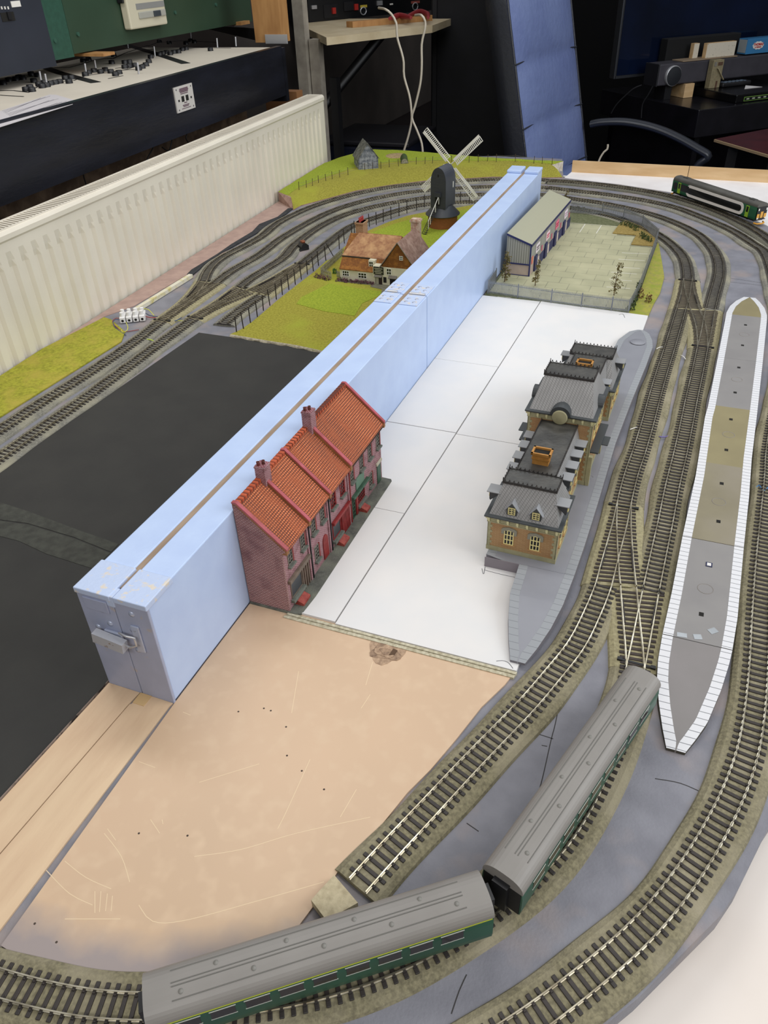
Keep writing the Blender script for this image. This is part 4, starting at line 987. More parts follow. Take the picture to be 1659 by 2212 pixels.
for s in (-1, 1):
    for y in (20,): plate_dormer(st, s, (31, 47.5), y, 73, 0, 17)
    for y in (73, 100, 127, 152, 282, 306, 331): plate_dormer(st, s, (22, 39.5), y, 73, 0, 17)
    for y in (405,): plate_dormer(st, s, (31, 47.5), y, 73, 0, 17)
    for y in (22, 46, 376, 400, 424): arch_window(st, 'x', s*40.5, y, 13, 34, 10, s)
    for y in (195, 217, 239): arch_window(st, 'x', s*41, y, 60, 82, 10, s)
# front gable dormers with small windows
for cx in (-14.5, 13.5):
    mb = MB(); y0_ = 1.0
    mb.prism_ax([(cx-6, 54), (cx+6, 54), (cx+6, 62), (cx, 70), (cx-6, 62)], 2, 20, 'y'); d = mb.part('gable_dormer', M_EAVE, st)
    mb = MB()
    for s in (-1, 1):
        a = [(cx+s*8.5, y0_, 59.5), (cx, y0_, 71), (cx, 18.5, 71), (cx+s*8.5, 11, 59.5)]
        b = [(x, y, z+1) for x, y, z in a]; mb.hexa(a if s < 0 else a[::-1], b if s < 0 else b[::-1])
    mb.part('dormer_roof', M_SLATEP, d)
    window(d, ('y', 2.0), cx-4.2, cx+4.2, 55.5, 64.5, -1, M_YF, cols=2, rows=3, fw=.8, bar=.7, name='dormer_window')
for cx in (-15, 16): arch_window(st, 'y', 0, cx, 13, 34, 11.5, -1)
# round headed dormers on the tower
mb = MB(); mb.prism_ax([(13*math.cos(a*PI/12)-0, 99+12.5*math.sin(a*PI/12)) for a in range(13)], 166.6, 186, 'y'); rd = mb.part('round_dormer', M_EAVE, st)
bmx = MB().lathe((0, 0, 0), [(9.8, 0), (9.8, 1.6), (8.6, 2.2), (0, 2.2)], 28); bmx.xf(Matrix.Translation((0, 166.8, 97)) @ Matrix.Rotation(PI/2, 4, 'X')); bmx.part('clock_disc', M_CR, rd, 'blank round stone disc')
for s in (-1, 1):
    mb = MB(); mb.prism_ax([(217+12*math.cos(a*PI/12), 99+11.5*math.sin(a*PI/12)) for a in range(13)], s*30, s*46, 'x'); mb.part('round_dormer', M_EAVE, st)
# chimneys
for yc2 in (72.0, 324.0):
    mb = MB(); mb.box((-9.5, yc2-6.5, ZF), (9.5, yc2+6.5, ZF+8)); mb.box((-10.5, yc2-7.5, ZF+8), (10.5, yc2+7.5, ZF+10)); mb.box((-9.8, yc2-6.8, ZF+10), (9.8, yc2+6.8, ZF+14))
    for a0, a1, b0, b1 in ((-11.5, 11.5, -8.5, -6.2), (-11.5, 11.5, 6.2, 8.5), (-11.5, -9.2, -8.5, 8.5), (9.2, 11.5, -8.5, 8.5)): mb.box((a0, yc2+b0, ZF+14), (a1, yc2+b1, ZF+17))
    c = mb.part('chimney', M_ORB, st); MB().box((-9.2, yc2-6.2, ZF+14), (9.2, yc2+6.2, ZF+14.6)).part('chimney_opening', M_DARK, c)
# side wing by the tower and dark canopy on the track side
for s in (-1, 1):
    MB().box((s*41, 171, 0), (s*46.5, 178, 44)).part('corner_pier', M_CR, st)
    MB().box((s*41, 256, 0), (s*46.5, 263, 44)).part('corner_pier', M_CR, st)
    MB().bbox((s*41, 178, 46), (s*52, 256, 48.5), .5).part('canopy', M_EAVE, st)
    MB().bbox((s*50, 205, 44.5), (s*60, 228, 46), .5).part('porch_roof', M_EAVE, st)
# ------------------------------------------------------------------ grass and scenery
def grass_mat_obj(name, label, poly, z0, z1, m, cat='grass mat', tufts=0, tm=None, group=None):
    mb = MB().prism(poly, z0, z1)
    o = mb.top(name, m, label, cat, group, org=(sum(p[0] for p in poly)/len(poly), sum(p[1] for p in poly)/len(poly), z0))
    return o
TLs = XY([(0,900),(262,737),(270,716),(240,690),(225,685),(120,745),(0,812)], 2.5)
grass_mat_obj('grass_strip', 'yellow green grass strip between the radiator and the left hand track', [(TLs[0][0]-8, 250), TLs[0], TLs[1], TLs[2], TLs[3], TLs[4], (radx(700)+8, 640), (radx(480)+8, 480), (radx(250)+8, 250)], .3, 2.6, M_GRASS)
gi = XY([(497,724),(560,735),(640,748),(703,762)], 4.2)
gedge = XY([(497,722),(520,712),(545,695),(572,672),(600,648),(628,626),(655,605),(680,586),(705,563),(724,556),(742,535),(770,513),(800,496),(840,479),(880,466),(925,457),(985,449),(1030,441)], 4.2)
gfo = grass_mat_obj('grass_field', 'large green grass field around the pub and the windmill', [p for p in gi]+[(-80.5, 780), (-80.5, 1640)]+gedge[::-1], .3, 4.3, mat('field grass', '#a39c38', rough=.95, var='#857f22', size=4, var2='#9a9f2e', size2=160, lo2=.5, hi2=.7, bump=1, bsize=2))
mb = MB(); P_ = resample(catmull([Vector((a, b, 0)) for a, b in gi], 8), 7); ns_ = normals(P_)
rows_ = [[(p.x-n.x*(2+1.5*math.sin(k*1.3)), p.y-n.y*(2+1.5*math.sin(k*1.3)), .4), (p.x-n.x*(1.5+1.2*math.sin(k*.9)), p.y-n.y*(1.5+1.2*math.sin(k*.9)), 4.0), (p.x+n.x*(1.2+math.sin(k*.7)), p.y+n.y*(1.2+math.sin(k*.7)), 5.0), (p.x+n.x*4, p.y+n.y*4, 4.4)] for k, (p, n) in enumerate(zip(P_, ns_))]
mb.grid(rows_, True); mb.part('torn_edge', mat('torn pale edge', '#b3aa94', rough=.95, var='#8b8270', size=5, bump=.6, bsize=2), gfo)
# bright lawns
lz = 5.0
grass_mat_obj('bright_lawn', 'brighter green lawn patch in front of the pub', XY([(640,656),(652,641),(712,612),(770,622),(828,630),(815,640),(782,655),(766,682),(700,672)], lz), 4.3, lz, M_LAWN)
grass_mat_obj('windmill_lawn', 'bright green lawn behind the pub running up to the windmill', [(-81, 1330)]+XY([(905,540)], lz)+[(-250, 1330), (-290, 1290), (-395, 1320)]+XY([(738,548),(778,516),(808,500),(850,484),(900,470),(960,461),(1010,452)], lz)+[(-81, 1560)], 4.3, lz, M_LAWN)
# hillside bank
inner = [PZ(u, v, 3)[:2] for u, v in ((634,452),(650,443),(696,431),(769,411),(841,399),(923,389),(986,386),(1066,381),(1178,383),(1215,382))]
fen = [PZ(u, v, 24)[:2] for u, v in ((628,425),(646,410),(688,395),(734,383),(788,367),(861,359),(934,353),(1013,351),(1113,349),(1192,356))]
outr_ = [(radx(1660)+10, 1700), (radx(1760)+9, 1790), (radx(2060)+9, 2060)]+[PZ(u, v, 28)[:2] for u, v in ((742,338),(800,323),(880,326),(960,333),(1040,340),(1130,345),(1217,349))]
def rs(p, n):
    P = [Vector((a, b, 0)) for a, b in p]; L = sum((b-a).length for a, b in zip(P, P[1:])); return resample(P, L/n)[:n+1]
A_, B_, C_ = rs(inner, 60), rs(fen, 60), rs(outr_, 60)
rows = []
for i in range(min(len(A_), len(B_), len(C_))):
    a, b, c = A_[i], B_[i], C_[i]; r = []
    for k in range(5):
        t = k/4; p = a.lerp(b, t); zz = 2.5+(21.5)*math.sin(t*PI/2)**1.0; r.append((p.x, p.y, zz+random.uniform(-.8, .8)*(0 < k < 4)))
    for k in range(1, 5):
        t = k/4; p = b.lerp(c, t); r.append((p.x, p.y, 24+5*t+random.uniform(-.6, .6)))
    rows.append(r)
hb = thing('grass_bank', 'raised grassy bank along the far edge of the layout', 'grass bank', (-400, 2080, 0))
mb = MB(); mb.grid(rows, True, flip=False)
gb = mb.part('slope', mat('bank grass', '#a19a3a', rough=.95, var='#847e26', size=4, var2='#9c9c30', size2=120, lo2=.5, hi2=.7, bump=1, bsize=2.5), hb)
mb = MB()
mb.grid([[r[-1], (r[-1][0], r[-1][1], -20)] for r in rows], False); mb.grid([[(r[0][0], r[0][1], -1), r[0]] for r in rows], False)
mb.part('cut_edge', mat('brown bank edge', '#8d6f63', rough=.9, var='#a5877a', size=12), hb)
mb = MB(); e = rows[0]; mb.add(e+[(e[-1][0], e[-1][1], -1), (e[0][0], e[0][1], -1)], [tuple(range(len(e)+2))]); mb.part('bank_end', mat('brown bank edge', '#8d6f63'), hb)
mb = MB(); mb.grid([[(a, b, c+.35) for a, b, c in r[5:]] for r in rows], True); mb.part('upper_grass', M_LAWN, hb)
mb = MB(); e = rows[-1]; mb.add(e+[(e[-1][0], e[-1][1], -20), (e[0][0], e[0][1], -1)], [tuple(range(len(e)+2))])
mb.part('bank_end', mat('plaster white', '#cfc8bb', rough=.9, var='#a99f8e', size=8), hb)
def bankz(x, y):
    best = None
    for r in rows:
        for p in r:
            d = (p[0]-x)**2+(p[1]-y)**2
            if best is None or d < best[0]: best = (d, p[2])
    return best[1]
# black felt strip and white wooden strip near the radiator
MB().prism(XY([(404,592),(414,582),(470,548),(500,527),(545,500),(560,484),(600,468),(622,450),(634,449),(618,462),(590,480),(560,500),(520,523),(480,545),(445,568),(425,586),(412,597)], 3), 1.3, 3.2).top('black_felt_strip', mat('crumpled black felt', '#34363a', rough=.9, var='#25262a', size=12, bump=1, bsize=5), 'crumpled black felt strip beside the outermost left track', 'felt strip')
a, b = PZ(291, 668, 8), PZ(412, 593, 8)
d = Vector((b[0]-a[0], b[1]-a[1])).normalized(); n = Vector((-d.y, d.x))*5
MB().hexa([(a[0]-n.x,a[1]-n.y,1.2),(a[0]+n.x,a[1]+n.y,1.2),(b[0]+n.x,b[1]+n.y,1.2),(b[0]-n.x,b[1]-n.y,1.2)][::-1], [(a[0]-n.x,a[1]-n.y,9),(a[0]+n.x,a[1]+n.y,9),(b[0]+n.x,b[1]+n.y,9),(b[0]-n.x,b[1]-n.y,9)][::-1]).top('white_batten', mat('glue stained white', '#d9d3bf', rough=.6, var='#c9bd7c', size=14, lo=.5, hi=.7), 'white painted batten lying beyond the terminal block', 'batten')
# ------------------------------------------------------------------ fences
def post_fence(name, label, bases, h, col, wires=(.35, .7), r=1.1, lean=None, zf=None, group=None):
    f = thing(name, label, 'fence', (bases[0][0], bases[0][1], bases[0][2])); tops = []
    for i, b in enumerate(bases):
        lx, ly = (random.uniform(-1.2, 1.2), random.uniform(-1, 1)) if not (lean and i in lean) else lean[i]
        t = (b[0]+lx, b[1]+ly, b[2]+h*random.uniform(.94, 1.04)); tops.append(t)
        MB().cyl((b[0], b[1], b[2]-1), t, r, n=6).part('post', col, f)
    for w_ in wires:
        pts = []
        for i, (b, t) in enumerate(zip(bases, tops)):
            p = Vector(b).lerp(Vector(t), w_); pts.append(p)
            if i < len(bases)-1:
                q = Vector(bases[i+1]).lerp(Vector(tops[i+1]), w_); mm = (p+q)/2; mm.z -= 1.0; pts.append(mm)
        MB().tube(pts, .22, 4).part('wire', mat('grey wire', '#7d7a6e', rough=.6), f)
    return f
M_POST = mat('black brown post', '#241d18', rough=.8)
post_fence('post_fence', 'dark post fence curving along the track beside the pub field', [PZ(u, v, 4.2) for u, v in ((511,717),(526,710),(541,697),(556,684),(569,670),(583,659),(597,646),(610,636),(624,625),(638,614),(651,603),(664,592),(677,585),(688,573),(704,562),(722,556),(733,537),(744,525),(760,512),(766,505),(783,505),(798,489),(813,485),(828,479),(845,473),(862,466),(879,460),(900,453),(917,448),(965,442),(994,439),(1014,438))], 33, M_POST, wires=(.55,), lean={15: (-14, -9)})
fb = [(646,410),(662,405),(675,401),(688,395),(704,391),(718,387),(734,383),(752,378),(788,367.5),(805,366),(823,364),(841,361),(861,359),(899,355),(918,354),(934,353),(975,351),(993,350),(1013,351),(1033,350),(1053,349),(1072,349),(1113,349),(1153,353),(1171,354),(1192,356)]
def onbank(u, v):
    p = PZ(u, v, 22)
    for _ in range(3):
        z = bankz(p[0], p[1]); p = PZ(u, v, z)
    return (p[0], p[1], z)
post_fence('post_and_wire_fence', 'thin wooden post and wire fence along the top of the grass bank', [onbank(u, v) for u, v in fb], 22, mat('weathered post', '#4a3d2c', rough=.9), wires=(.45, .8), r=.9)
# ------------------------------------------------------------------ barn and overgrown hut on the bank
bz = onbank(776, 366)[2]
p0, p1, pb = PZ(775, 367, bz), PZ(818, 364, bz), PZ(755, 352, bz)
d = Vector((p1[0]-p0[0], p1[1]-p0[1])); bw = d.length; ang = math.atan2(d.y, d.x)
bd_ = 78
M_BARNW = brickmat('grey weatherboard', '#7d828a', '#5c626c', '#2c2f33', 60, 4.2, 'wall', .14, var='#a9abb0', size=12, bump=.6)
M_BARNR = mat('mossy grey roof', '#55554f', rough=.9, var='#777872', size=9, var2='#3d3d3a', size2=14, bump=.6, bsize=3)
bn = thing('barn', 'weathered grey timber barn with a steep roof on the grass bank', 'model building', (p0[0], p0[1], bz-1), rz=ang+math.radians(4), local=True)
ez, az = 34, 76
MB().prism_ax([(0, 0), (bw, 0), (bw, ez), (bw/2, az), (0, ez)], 0, bd_, 'y').part('boarded_wall', M_BARNW, bn)
mb = MB()
for s in (-1, 1):
    x0, x1 = (bw/2, -4) if s < 0 else (bw/2, bw+4)
    q = [(x0, -3, az+2), (x1, -3, ez-4), (x1, bd_+3, ez-4), (x0, bd_+3, az+2)]
    mb.hexa([(a, b, c-2) for a, b, c in (q if s > 0 else q[::-1])], q if s > 0 else q[::-1])
mb.part('roof', M_BARNR, bn)
MB().box((bw*.2, -1.2, 0), (bw*.45, 0, 22)).part('barn_door', mat('pale grey boards', '#9fa1a0', rough=.9, var='#73757a', size=6), bn)
# overgrown nissen style hut
hp0 = onbank(874, 353); ht = thing('overgrown_shed', 'small ivy covered round roofed shed beside a sandy patch on the bank', 'model building', hp0, rz=math.radians(22), local=True)
mb = MB(); mb.prism_ax([(12*math.cos(a*PI/10), 16*math.sin(a*PI/10)) for a in range(11)], 0, 70, 'y'); mb.part('curved_roof', mat('ivy dark green', '#2f3d1e', rough=.95, var='#4a5a2a', size=4, bump=1, bsize=3), ht)
mb = MB(); mb.prism_ax([(11*math.cos(a*PI/10), 14.5*math.sin(a*PI/10)) for a in range(11)], -1, .3, 'y'); mb.part('end_wall', mat('pale rubble', '#a09a86', rough=.9, var='#6e6a58', size=4), ht)
sp_ = onbank(856, 336)
mb = MB(); pts = [(sp_[0]+44*math.cos(a)*(1+.15*math.sin(3*a)), sp_[1]+30*math.sin(a), 0) for a in [2*PI*k/20 for k in range(20)]]
mb.lathe((sp_[0], sp_[1], sp_[2]+.2), [(38, -1), (34, .8), (16, 2.4), (0, 3)], 20); mb.top('sandy_patch', mat('sandy soil', '#b39a72', rough=.95, var='#96805a', size=6, bump=1, bsize=3), 'bare sandy patch on the grass bank behind the shed', 'soil')
# ------------------------------------------------------------------ windmill
wm = thing('windmill', 'black post windmill with white lattice sails on a brown brick roundhouse', 'model windmill', (-232, 1586, 5), rz=math.radians(-9), local=True)
M_MILL = brickmat('black weatherboard', '#34363c', '#2e3036', '#1f2024', 70, 2.6, 'wall', .12, bump=.5, rough=.55)
M_MILLR = mat('charcoal mill skin', '#3b3e47', rough=.45, var='#44474f', size=30)
mb = MB(); mb.lathe((0, 0, 0), [(38, 0), (38, 30)], 40); mb.part('brick_roundhouse', brickmat('brown brick round', '#8a4e22', '#7c441d', '#9a6236', 5, 1.8, 'wall', .12, bump=.3), wm)
mb = MB(); mb.lathe((0, 0, 0), [(37, 29), (44.5, 30), (44.5, 31.5), (24, 52), (24, 53)], 40); mb.part('skirt_roof', M_MILLR, wm)
pr = [(-21.5, 50), (21.5, 50), (21.5, 112)]+[(21.5*math.cos(t)**.8, 112+34*math.sin(t)**1.15) for t in [PI/2*k/9 for k in range(1, 9)]]+[(0, 147)]
pr = pr+[(-x, z) for x, z in pr[2:-1]][::-1]
mb = MB(); mb.prism_ax(pr, -27, 27, 'y'); mb.part('buck_body', M_MILLR, wm)
mb = MB(); mb.prism_ax([(x*.97, z) for x, z in pr], -27.5, -26.9, 'y'); mb.part('front_boarding', M_MILL, wm)
MB().box((-1.5, -28, 125), (1.5, -27.4, 131)).part('vent', M_DARK, wm)
MB().box((-9, -34, 78), (9, -27, 88)).part('porch_hood', M_MILL, wm)
MB().box((-8, -28.2, 56), (6, -27.4, 77)).part('door', M_DARK, wm)
MB().box((21.4, 12, 94), (22.2, 15, 108)).part('side_window', M_WHITE, wm)
mb = MB()
for s in (-5.2, 5.2): mb.tube([(s-4, -29, 54), (s-9, -88, 1)], .9, 6)
for k in range(15):
    t = k/14; mb.box((-9.2-5*t*.6+1, -29-59*t-1.2, 54-53*t-.5), (1.4-5*t*.6, -29-59*t+1.2, 54-53*t+.4))
lad = mb.part('ladder', mat('black ladder', '#201e1d', rough=.7), wm)
mb = MB(); mb.tube([(4, -30, 82), (-1.5, -78, 30)], .9, 6)
for t in (0.02, .33, .8, .98):
    p = Vector((4, -30, 82)).lerp(Vector((-1.5, -78, 30)), t); mb.tube([p, p-Vector((0, 0, 20))], .8, 6)
mb.part('handrail', M_WHITE, wm)
mb = MB(); mb.cyl((0, 27, 139), (0, 43, 140), 2.2, n=10); mb.part('windshaft', M_DARK, wm)
M_SAIL = mat('cream sail plastic', '#efece4', rough=.5, var='#e3dfd2', size=20)
for k, a in enumerate((136, 42, -44, 222)):
    mb = MB(); L = 106
    mb.box((12, -1, -1), (L, 1, 1)); mb.box((14, -.4, 0.5), (L, .6, 6)); mb.box((14, -.4, -13), (L, .6, -10.6)); mb.box((L-1.4, -.4, -13), (L, .6, 5.5))
    n = 19
    for q in range(n): x = 15+(L-17)*q/n; mb.obox((x+1.2, .1, -6), (1.9, .8, 11), ry=.12)
    mb.tube([(0, 0, 0), (14, 0, 0)], 1.2, 6)
    mb.xf(Matrix.Translation((0, 41, 140)) @ Matrix.Rotation(-math.radians(a), 4, 'Y'))
    mb.part('sail', M_SAIL, wm)
# ------------------------------------------------------------------ pub
M_RT = mat('brown clay tiles', '#a87b55', rough=.8, var='#8f6244', size=5, var2='#bd9468', size2=18, bump=.6, bsize=2)
M_RT2 = mat('dull brown tiles', '#8f7264', rough=.85, var='#7a5d50', size=5, var2='#a28778', size2=14, bump=.6, bsize=2)
M_HT = brickmat('hung tiles', '#9a5f22', '#86501b', '#5e3712', 4, 2.2, 'wall', .2, var='#a8702c', size=10, bump=.5)
M_REN = mat('cream render', '#d6d1b8', rough=.8, var='#cbc5ab', size=15)
M_PBR = brickmat('pub chimney brick', '#a07a52', '#8a6040', '#b5977a', 4.6, 2.1, 'wall', .16, bump=.5)
pub = thing('pub_building', 'cream rendered country pub with brown tiled roofs and two brick chimneys', 'model building', (-240, 1190, 5))
PYF = 1143.0
MB().box((-328, PYF, 5), (-228, 1245, 29)).part('rendered_wall', M_REN, pub)
mb = MB(); mb.prism_ax([(PYF-2, 27.5), (PYF-2, 29), (1165, 53), (1213, 86), (1262, 52), (1262, 27)], -328.5, -205, 'x'); mb.part('roof', M_HT, pub)
mb = MB(); mb.hexa([(-329.5,1162,50),(-206,1162,50),(-206,1214,86),(-329.5+22,1214,86)], [(-329.5,1162,52.5),(-206,1162,52.5),(-206,1214,88.5),(-329.5+22,1214,88.5)])
mb.hexa([(-329.5+22,1213,86),(-206,1213,86),(-206,1264,52),(-329.5,1264,52)], [(-329.5+22,1213,88.5),(-206,1213,88.5),(-206,1264,54.5),(-329.5,1264,54.5)]); mb.part('main_roof', M_RT, pub)
MB().box((-329, 1160.5, 49.5), (-262, 1163.5, 52)).part('gutter', mat('dark gutter', '#3c332b', rough=.6), pub)
GY = 1137.0
mb = MB(); mb.box((-246, GY, 5), (-150, 1240, 44)); mb.part('rendered_wall', M_REN, pub)
mb = MB(); mb.prism_ax([(-226, 44), (-148, 44), (-187, 97)], GY+.6, 1240, 'y'); mb.part('gable_wall', M_HT, pub)
mb = MB()
for s in (-1, 1):
    xe = -187+s*43; q = [(-187, GY-3, 99.5), (xe, GY-3, 43), (xe, 1246, 43), (-187, 1246, 99.5)]
    q = q if s > 0 else q[::-1]; mb.hexa([(a, b, c-2.2) for a, b, c in q], q)
mb.part('wing_roof', M_RT2, pub)
mb = MB()
for s in (-1, 1): mb.tube([(-187, GY-3.4, 99), (-187+s*43, GY-3.4, 42.5)], 1.0, 5)
mb.part('bargeboards', mat('grey bargeboard', '#7d7568', rough=.7), pub)
def sashw(x0, x1, y, z0, z1, cols, lab=None): return window(pub, ('y', y), x0, x1, z0, z1, -1, mat('white window frame', '#e8e6df', rough=.5), cols=cols, rows=2, fw=.9, bar=.9)
sashw(-322, -306, PYF, 13, 25, 3); sashw(-284, -264, PYF, 12, 24, 3); sashw(-214, -203, GY, 28, 42, 2); sashw(-170, -158, GY, 28, 42, 2); sashw(-184, -176, GY+.4, 62, 71, 2)
MB().box((-261, 1150, 34), (-246, 1166, 51)).part('dormer', M_REN, pub); sashw(-260, -250, 1150, 35, 49, 2)
sgn = MB().box((-244, GY-1.6, 27), (-221, GY-.2, 43)).part('pub_sign', mat('black sign', '#24241f', rough=.5), pub)
mb = MB()
for k in range(4): mb.box((-242+2*(k % 2), GY-1.9, 39.2-k*3.4), (-223-3*(k % 2), GY-1.6, 40.4-k*3.4))
mb.part('sign_lettering', mat('cream lettering', '#b9b49c', rough=.6), sgn, 'illegible lines of cream lettering')
MB().box((-241, GY-.9, 5), (-225, GY+.2, 25)).part('doorway', mat('doorway dark', '#2f221d', rough=.8), pub)
MB().box((-240, GY-.95, 5), (-233, GY-.5, 22)).part('door', mat('pale door', '#a8a48f', rough=.7), pub)
MB().hexa([(-242,GY-7,22),(-224,GY-7,22),(-224,GY,25),(-242,GY,25)], [(-242,GY-7,23),(-224,GY-7,23),(-224,GY,26),(-242,GY,26)]).part('porch_hood', mat('hood grey', '#6c665c', rough=.7), pub)
MB().box((-222, GY-.8, 10), (-215, GY, 22)).part('notice_board', M_DARK, pub)
MB().box((-207, GY-.8, 5), (-192, GY, 24)).part('side_door', M_DARK, pub)
MB().hexa([(-209,GY-7,22),(-190,GY-7,22),(-190,GY,26),(-209,GY,26)], [(-209,GY-7,23),(-190,GY-7,23),(-190,GY,27),(-209,GY,27)]).part('porch_hood', mat('hood grey', '#6c665c', rough=.7), pub)
mb = MB(); mb.box((-318, 1218, 20), (-300, 1244, 108)); mb.box((-319.5, 1216.5, 104), (-298.5, 1245.5, 108)); c = mb.part('chimney', M_PBR, pub)
for k in range(3): MB().lathe((-309, 1223+k*8, 108), [(2.6, 0), (2.3, 7), (2.8, 9), (1.6, 9)], 10).part('chimney_pot', mat('red pot', '#a83a35', rough=.6), c)
mb = MB(); mb.box((-197, 1246, 60), (-178, 1262, 116)); mb.box((-199, 1244, 110), (-176, 1264, 114)); mb.part('chimney', mat('pink brick', '#a8806c', rough=.8, var='#c7b5a2', size=6), pub)
MB().prism([(-330, 1128), (-246, 1128), (-246, 1118), (-215, 1110), (-200, 1060), (-150, 1060), (-150, 1260), (-330, 1260)], 4.4, 5.3).part('paving', mat('pub paving', '#7d7a68', rough=.9, var='#6a6857', size=8), pub)
def bush(mb, c, rx, ry, rz_, n, sz, seed=0):
    rnd = random.Random(seed)
    for _ in range(n):
        a, b = rnd.uniform(0, 2*PI), math.acos(rnd.uniform(-.2, 1)); r = rnd.uniform(.55, 1)
        p = Vector((c[0]+rx*r*math.cos(a)*math.sin(b), c[1]+ry*r*math.sin(a)*math.sin(b), c[2]+rz_*max(.05, r*math.cos(b))))
        q = Euler((rnd.uniform(0, 6), rnd.uniform(0, 6), rnd.uniform(0, 6))).to_matrix(); s = sz*rnd.uniform(.6, 1.3)
        vs = [p+q @ Vector(w)*s for w in ((-1,0,0),(0,-.6,.2),(1,0,0),(0,.6,.2),(0,0,.8))]
        mb.add(vs, [(0,1,4),(1,2,4),(2,3,4),(3,0,4),(0,3,2,1)])
    return mb
M_HEATH = mat('heather purple brown', '#5d4247', rough=.95, var='#7a4a5c', size=4, var2='#3f3a2a', size2=6, lo2=.5, hi2=.6)
mb = MB(); rnd = random.Random(3)
for k in range(22): bush(mb, (-330+k*4, 1132+rnd.uniform(-2, 2), 4), 5, 5, 9, 26, 1.8, k)
mb.top('heather_hedge', M_HEATH, 'low purple brown hedge under the windows of the pub', 'hedge')
mb = MB()
for k in range(7): bush(mb, (-386+k*5.5, 1140-k*1.6, 4), 6, 6, 10, 26, 1.8, 40+k)
mb.top('heather_hedge', M_HEATH, 'short purple brown hedge at the corner of the pub garden fence', 'hedge')
mb = MB(); bush(mb, (-357, 1176, 5), 6, 6, 13, 70, 2, 77); mb.top('green_bush', mat('dark green leaf', '#355b25', rough=.9, var='#4b7a30', size=4), 'small dark green bush inside the pub garden fence', 'bush')
def picket(root, a, b, h, m, step=3.2, w=1.3, z=5.0, rails_=(.3, .75)):
    a, b = Vector((a[0], a[1], z)), Vector((b[0], b[1], z)); L = (b-a).length; ang = math.atan2(b.y-a.y, b.x-a.x); n = int(L/step); mb = MB()
    for k in range(n+1):
        p = a.lerp(b, k/n); mb.obox((p.x, p.y, z+h/2), (w, .7, h), ang)
    for r in rails_: mb.obox(((a.x+b.x)/2, (a.y+b.y)/2, z+h*r), (L, 1.1, 1.2), ang)
    return mb.part('picket_panel', m, root)
pf2 = thing('picket_fence', 'weathered picket fence round the garden beside the pub', 'fence', (-380, 1220, 5))
M_PK = mat('weathered picket', '#a29f8a', rough=.9, var='#7f7c69', size=6)
pk = [PZ(u, v, 5)[:2] for u, v in ((716,603),(694,594),(740,552),(757,553))]
for a, b in zip(pk, pk[1:]): picket(pf2, a, b, 17, M_PK)
picket(pf2, PZ(728,598,5), PZ(737,602,5), 15, M_PK)
# ------------------------------------------------------------------ car park
M_CONC = brickmat('concrete slabs', '#aaa787', '#a3a182', '#7c7b66', 46, 36, 'floor', .022, rough=.75, var='#bcb896', size=70, lo=.4, hi=.7, bump=.2)
Zy = 4.0
yard_px = [(1057,636),(1118,645),(1255,666),(1355,677),(1372,655),(1395,590),(1419,516),(1385,488),(1345,471),(1300,464),(1230,459),(1215,456)]
cp = thing('car_park_base', 'grey green concrete car park base with white parking bay lines', 'car park', (160, 1400, 0))
MB().prism([(3, 1143)]+XY(yard_px, Zy)[1:]+[(3, 1800)], 0, Zy-.3).part('base', mat('yard rim', '#6d7050', rough=.95, var='#565a3a', size=6, bump=.8, bsize=3), cp)
MB().prism([(8, 1166)]+XY([(1075,640),(1255,658),(1350,667),(1366,650),(1390,590),(1412,534)], Zy)[1:]+XY([(1405,534),(1360,531),(1372,511),(1332,508),(1340,489),(1232,482)], Zy)+[(60, 1720), (8, 1720)], Zy-.3, Zy).part('concrete_surface', M_CONC, cp)
mb = MB()
def wline(a, b, w=1.5):
    a, b = Vector(PZ(*a, Zy)), Vector(PZ(*b, Zy)); L = (b-a).length; mb.obox(((a.x+b.x)/2, (a.y+b.y)/2, Zy+.12), (L, w, .2), math.atan2(b.y-a.y, b.x-a.x))
WL = [((1220,497),(1231,482)),((1252,502),(1264,484)),((1288,504),(1299,487)),((1343,546),(1399,549)),((1336,560),(1393,563)),((1330,577),(1382,580)),((1320,588),(1376,592)),((1316,603),(1365,607)),((1310,620),(1361,623))]
for a, b in WL:
    mb = MB(); wline(a, b); mb.part('bay_line', M_WHITE, cp)
for a, b in (((1231,481),(1334,489)),((1334,489),(1322,506)),((1322,506),(1374,510)),((1374,510),(1362,530)),((1362,530),(1408,533)),((1103,643),(1075,641)),((1250,657),(1355,668))):
    mb = MB(); wline(a, b, 1.7); mb.part('kerb', mat('pale kerb', '#b9b6a3', rough=.8), cp)
verge1 = XY([(1334,490),(1323,505),(1374,509),(1363,529),(1410,533),(1419,516),(1386,490),(1350,476)], Zy)
MB().prism(verge1, Zy-.3, Zy+2).part('planted_bed', mat('dry straw grass', '#a08a4e', rough=.95, var='#867238', size=5, bump=1, bsize=2), cp)
grass_mat_obj('verge', 'yellow green grass verge outside the right hand car park fence', XY([(1356,678),(1400,683),(1412,656),(1426,632),(1435,598),(1429,560),(1422,520),(1400,580),(1378,645)], 3), .2, 3, mat('dry verge', '#a09c3c', rough=.95, var='#8f8a4a', size=5, var2='#86932c', size2=25, bump=1, bsize=2))
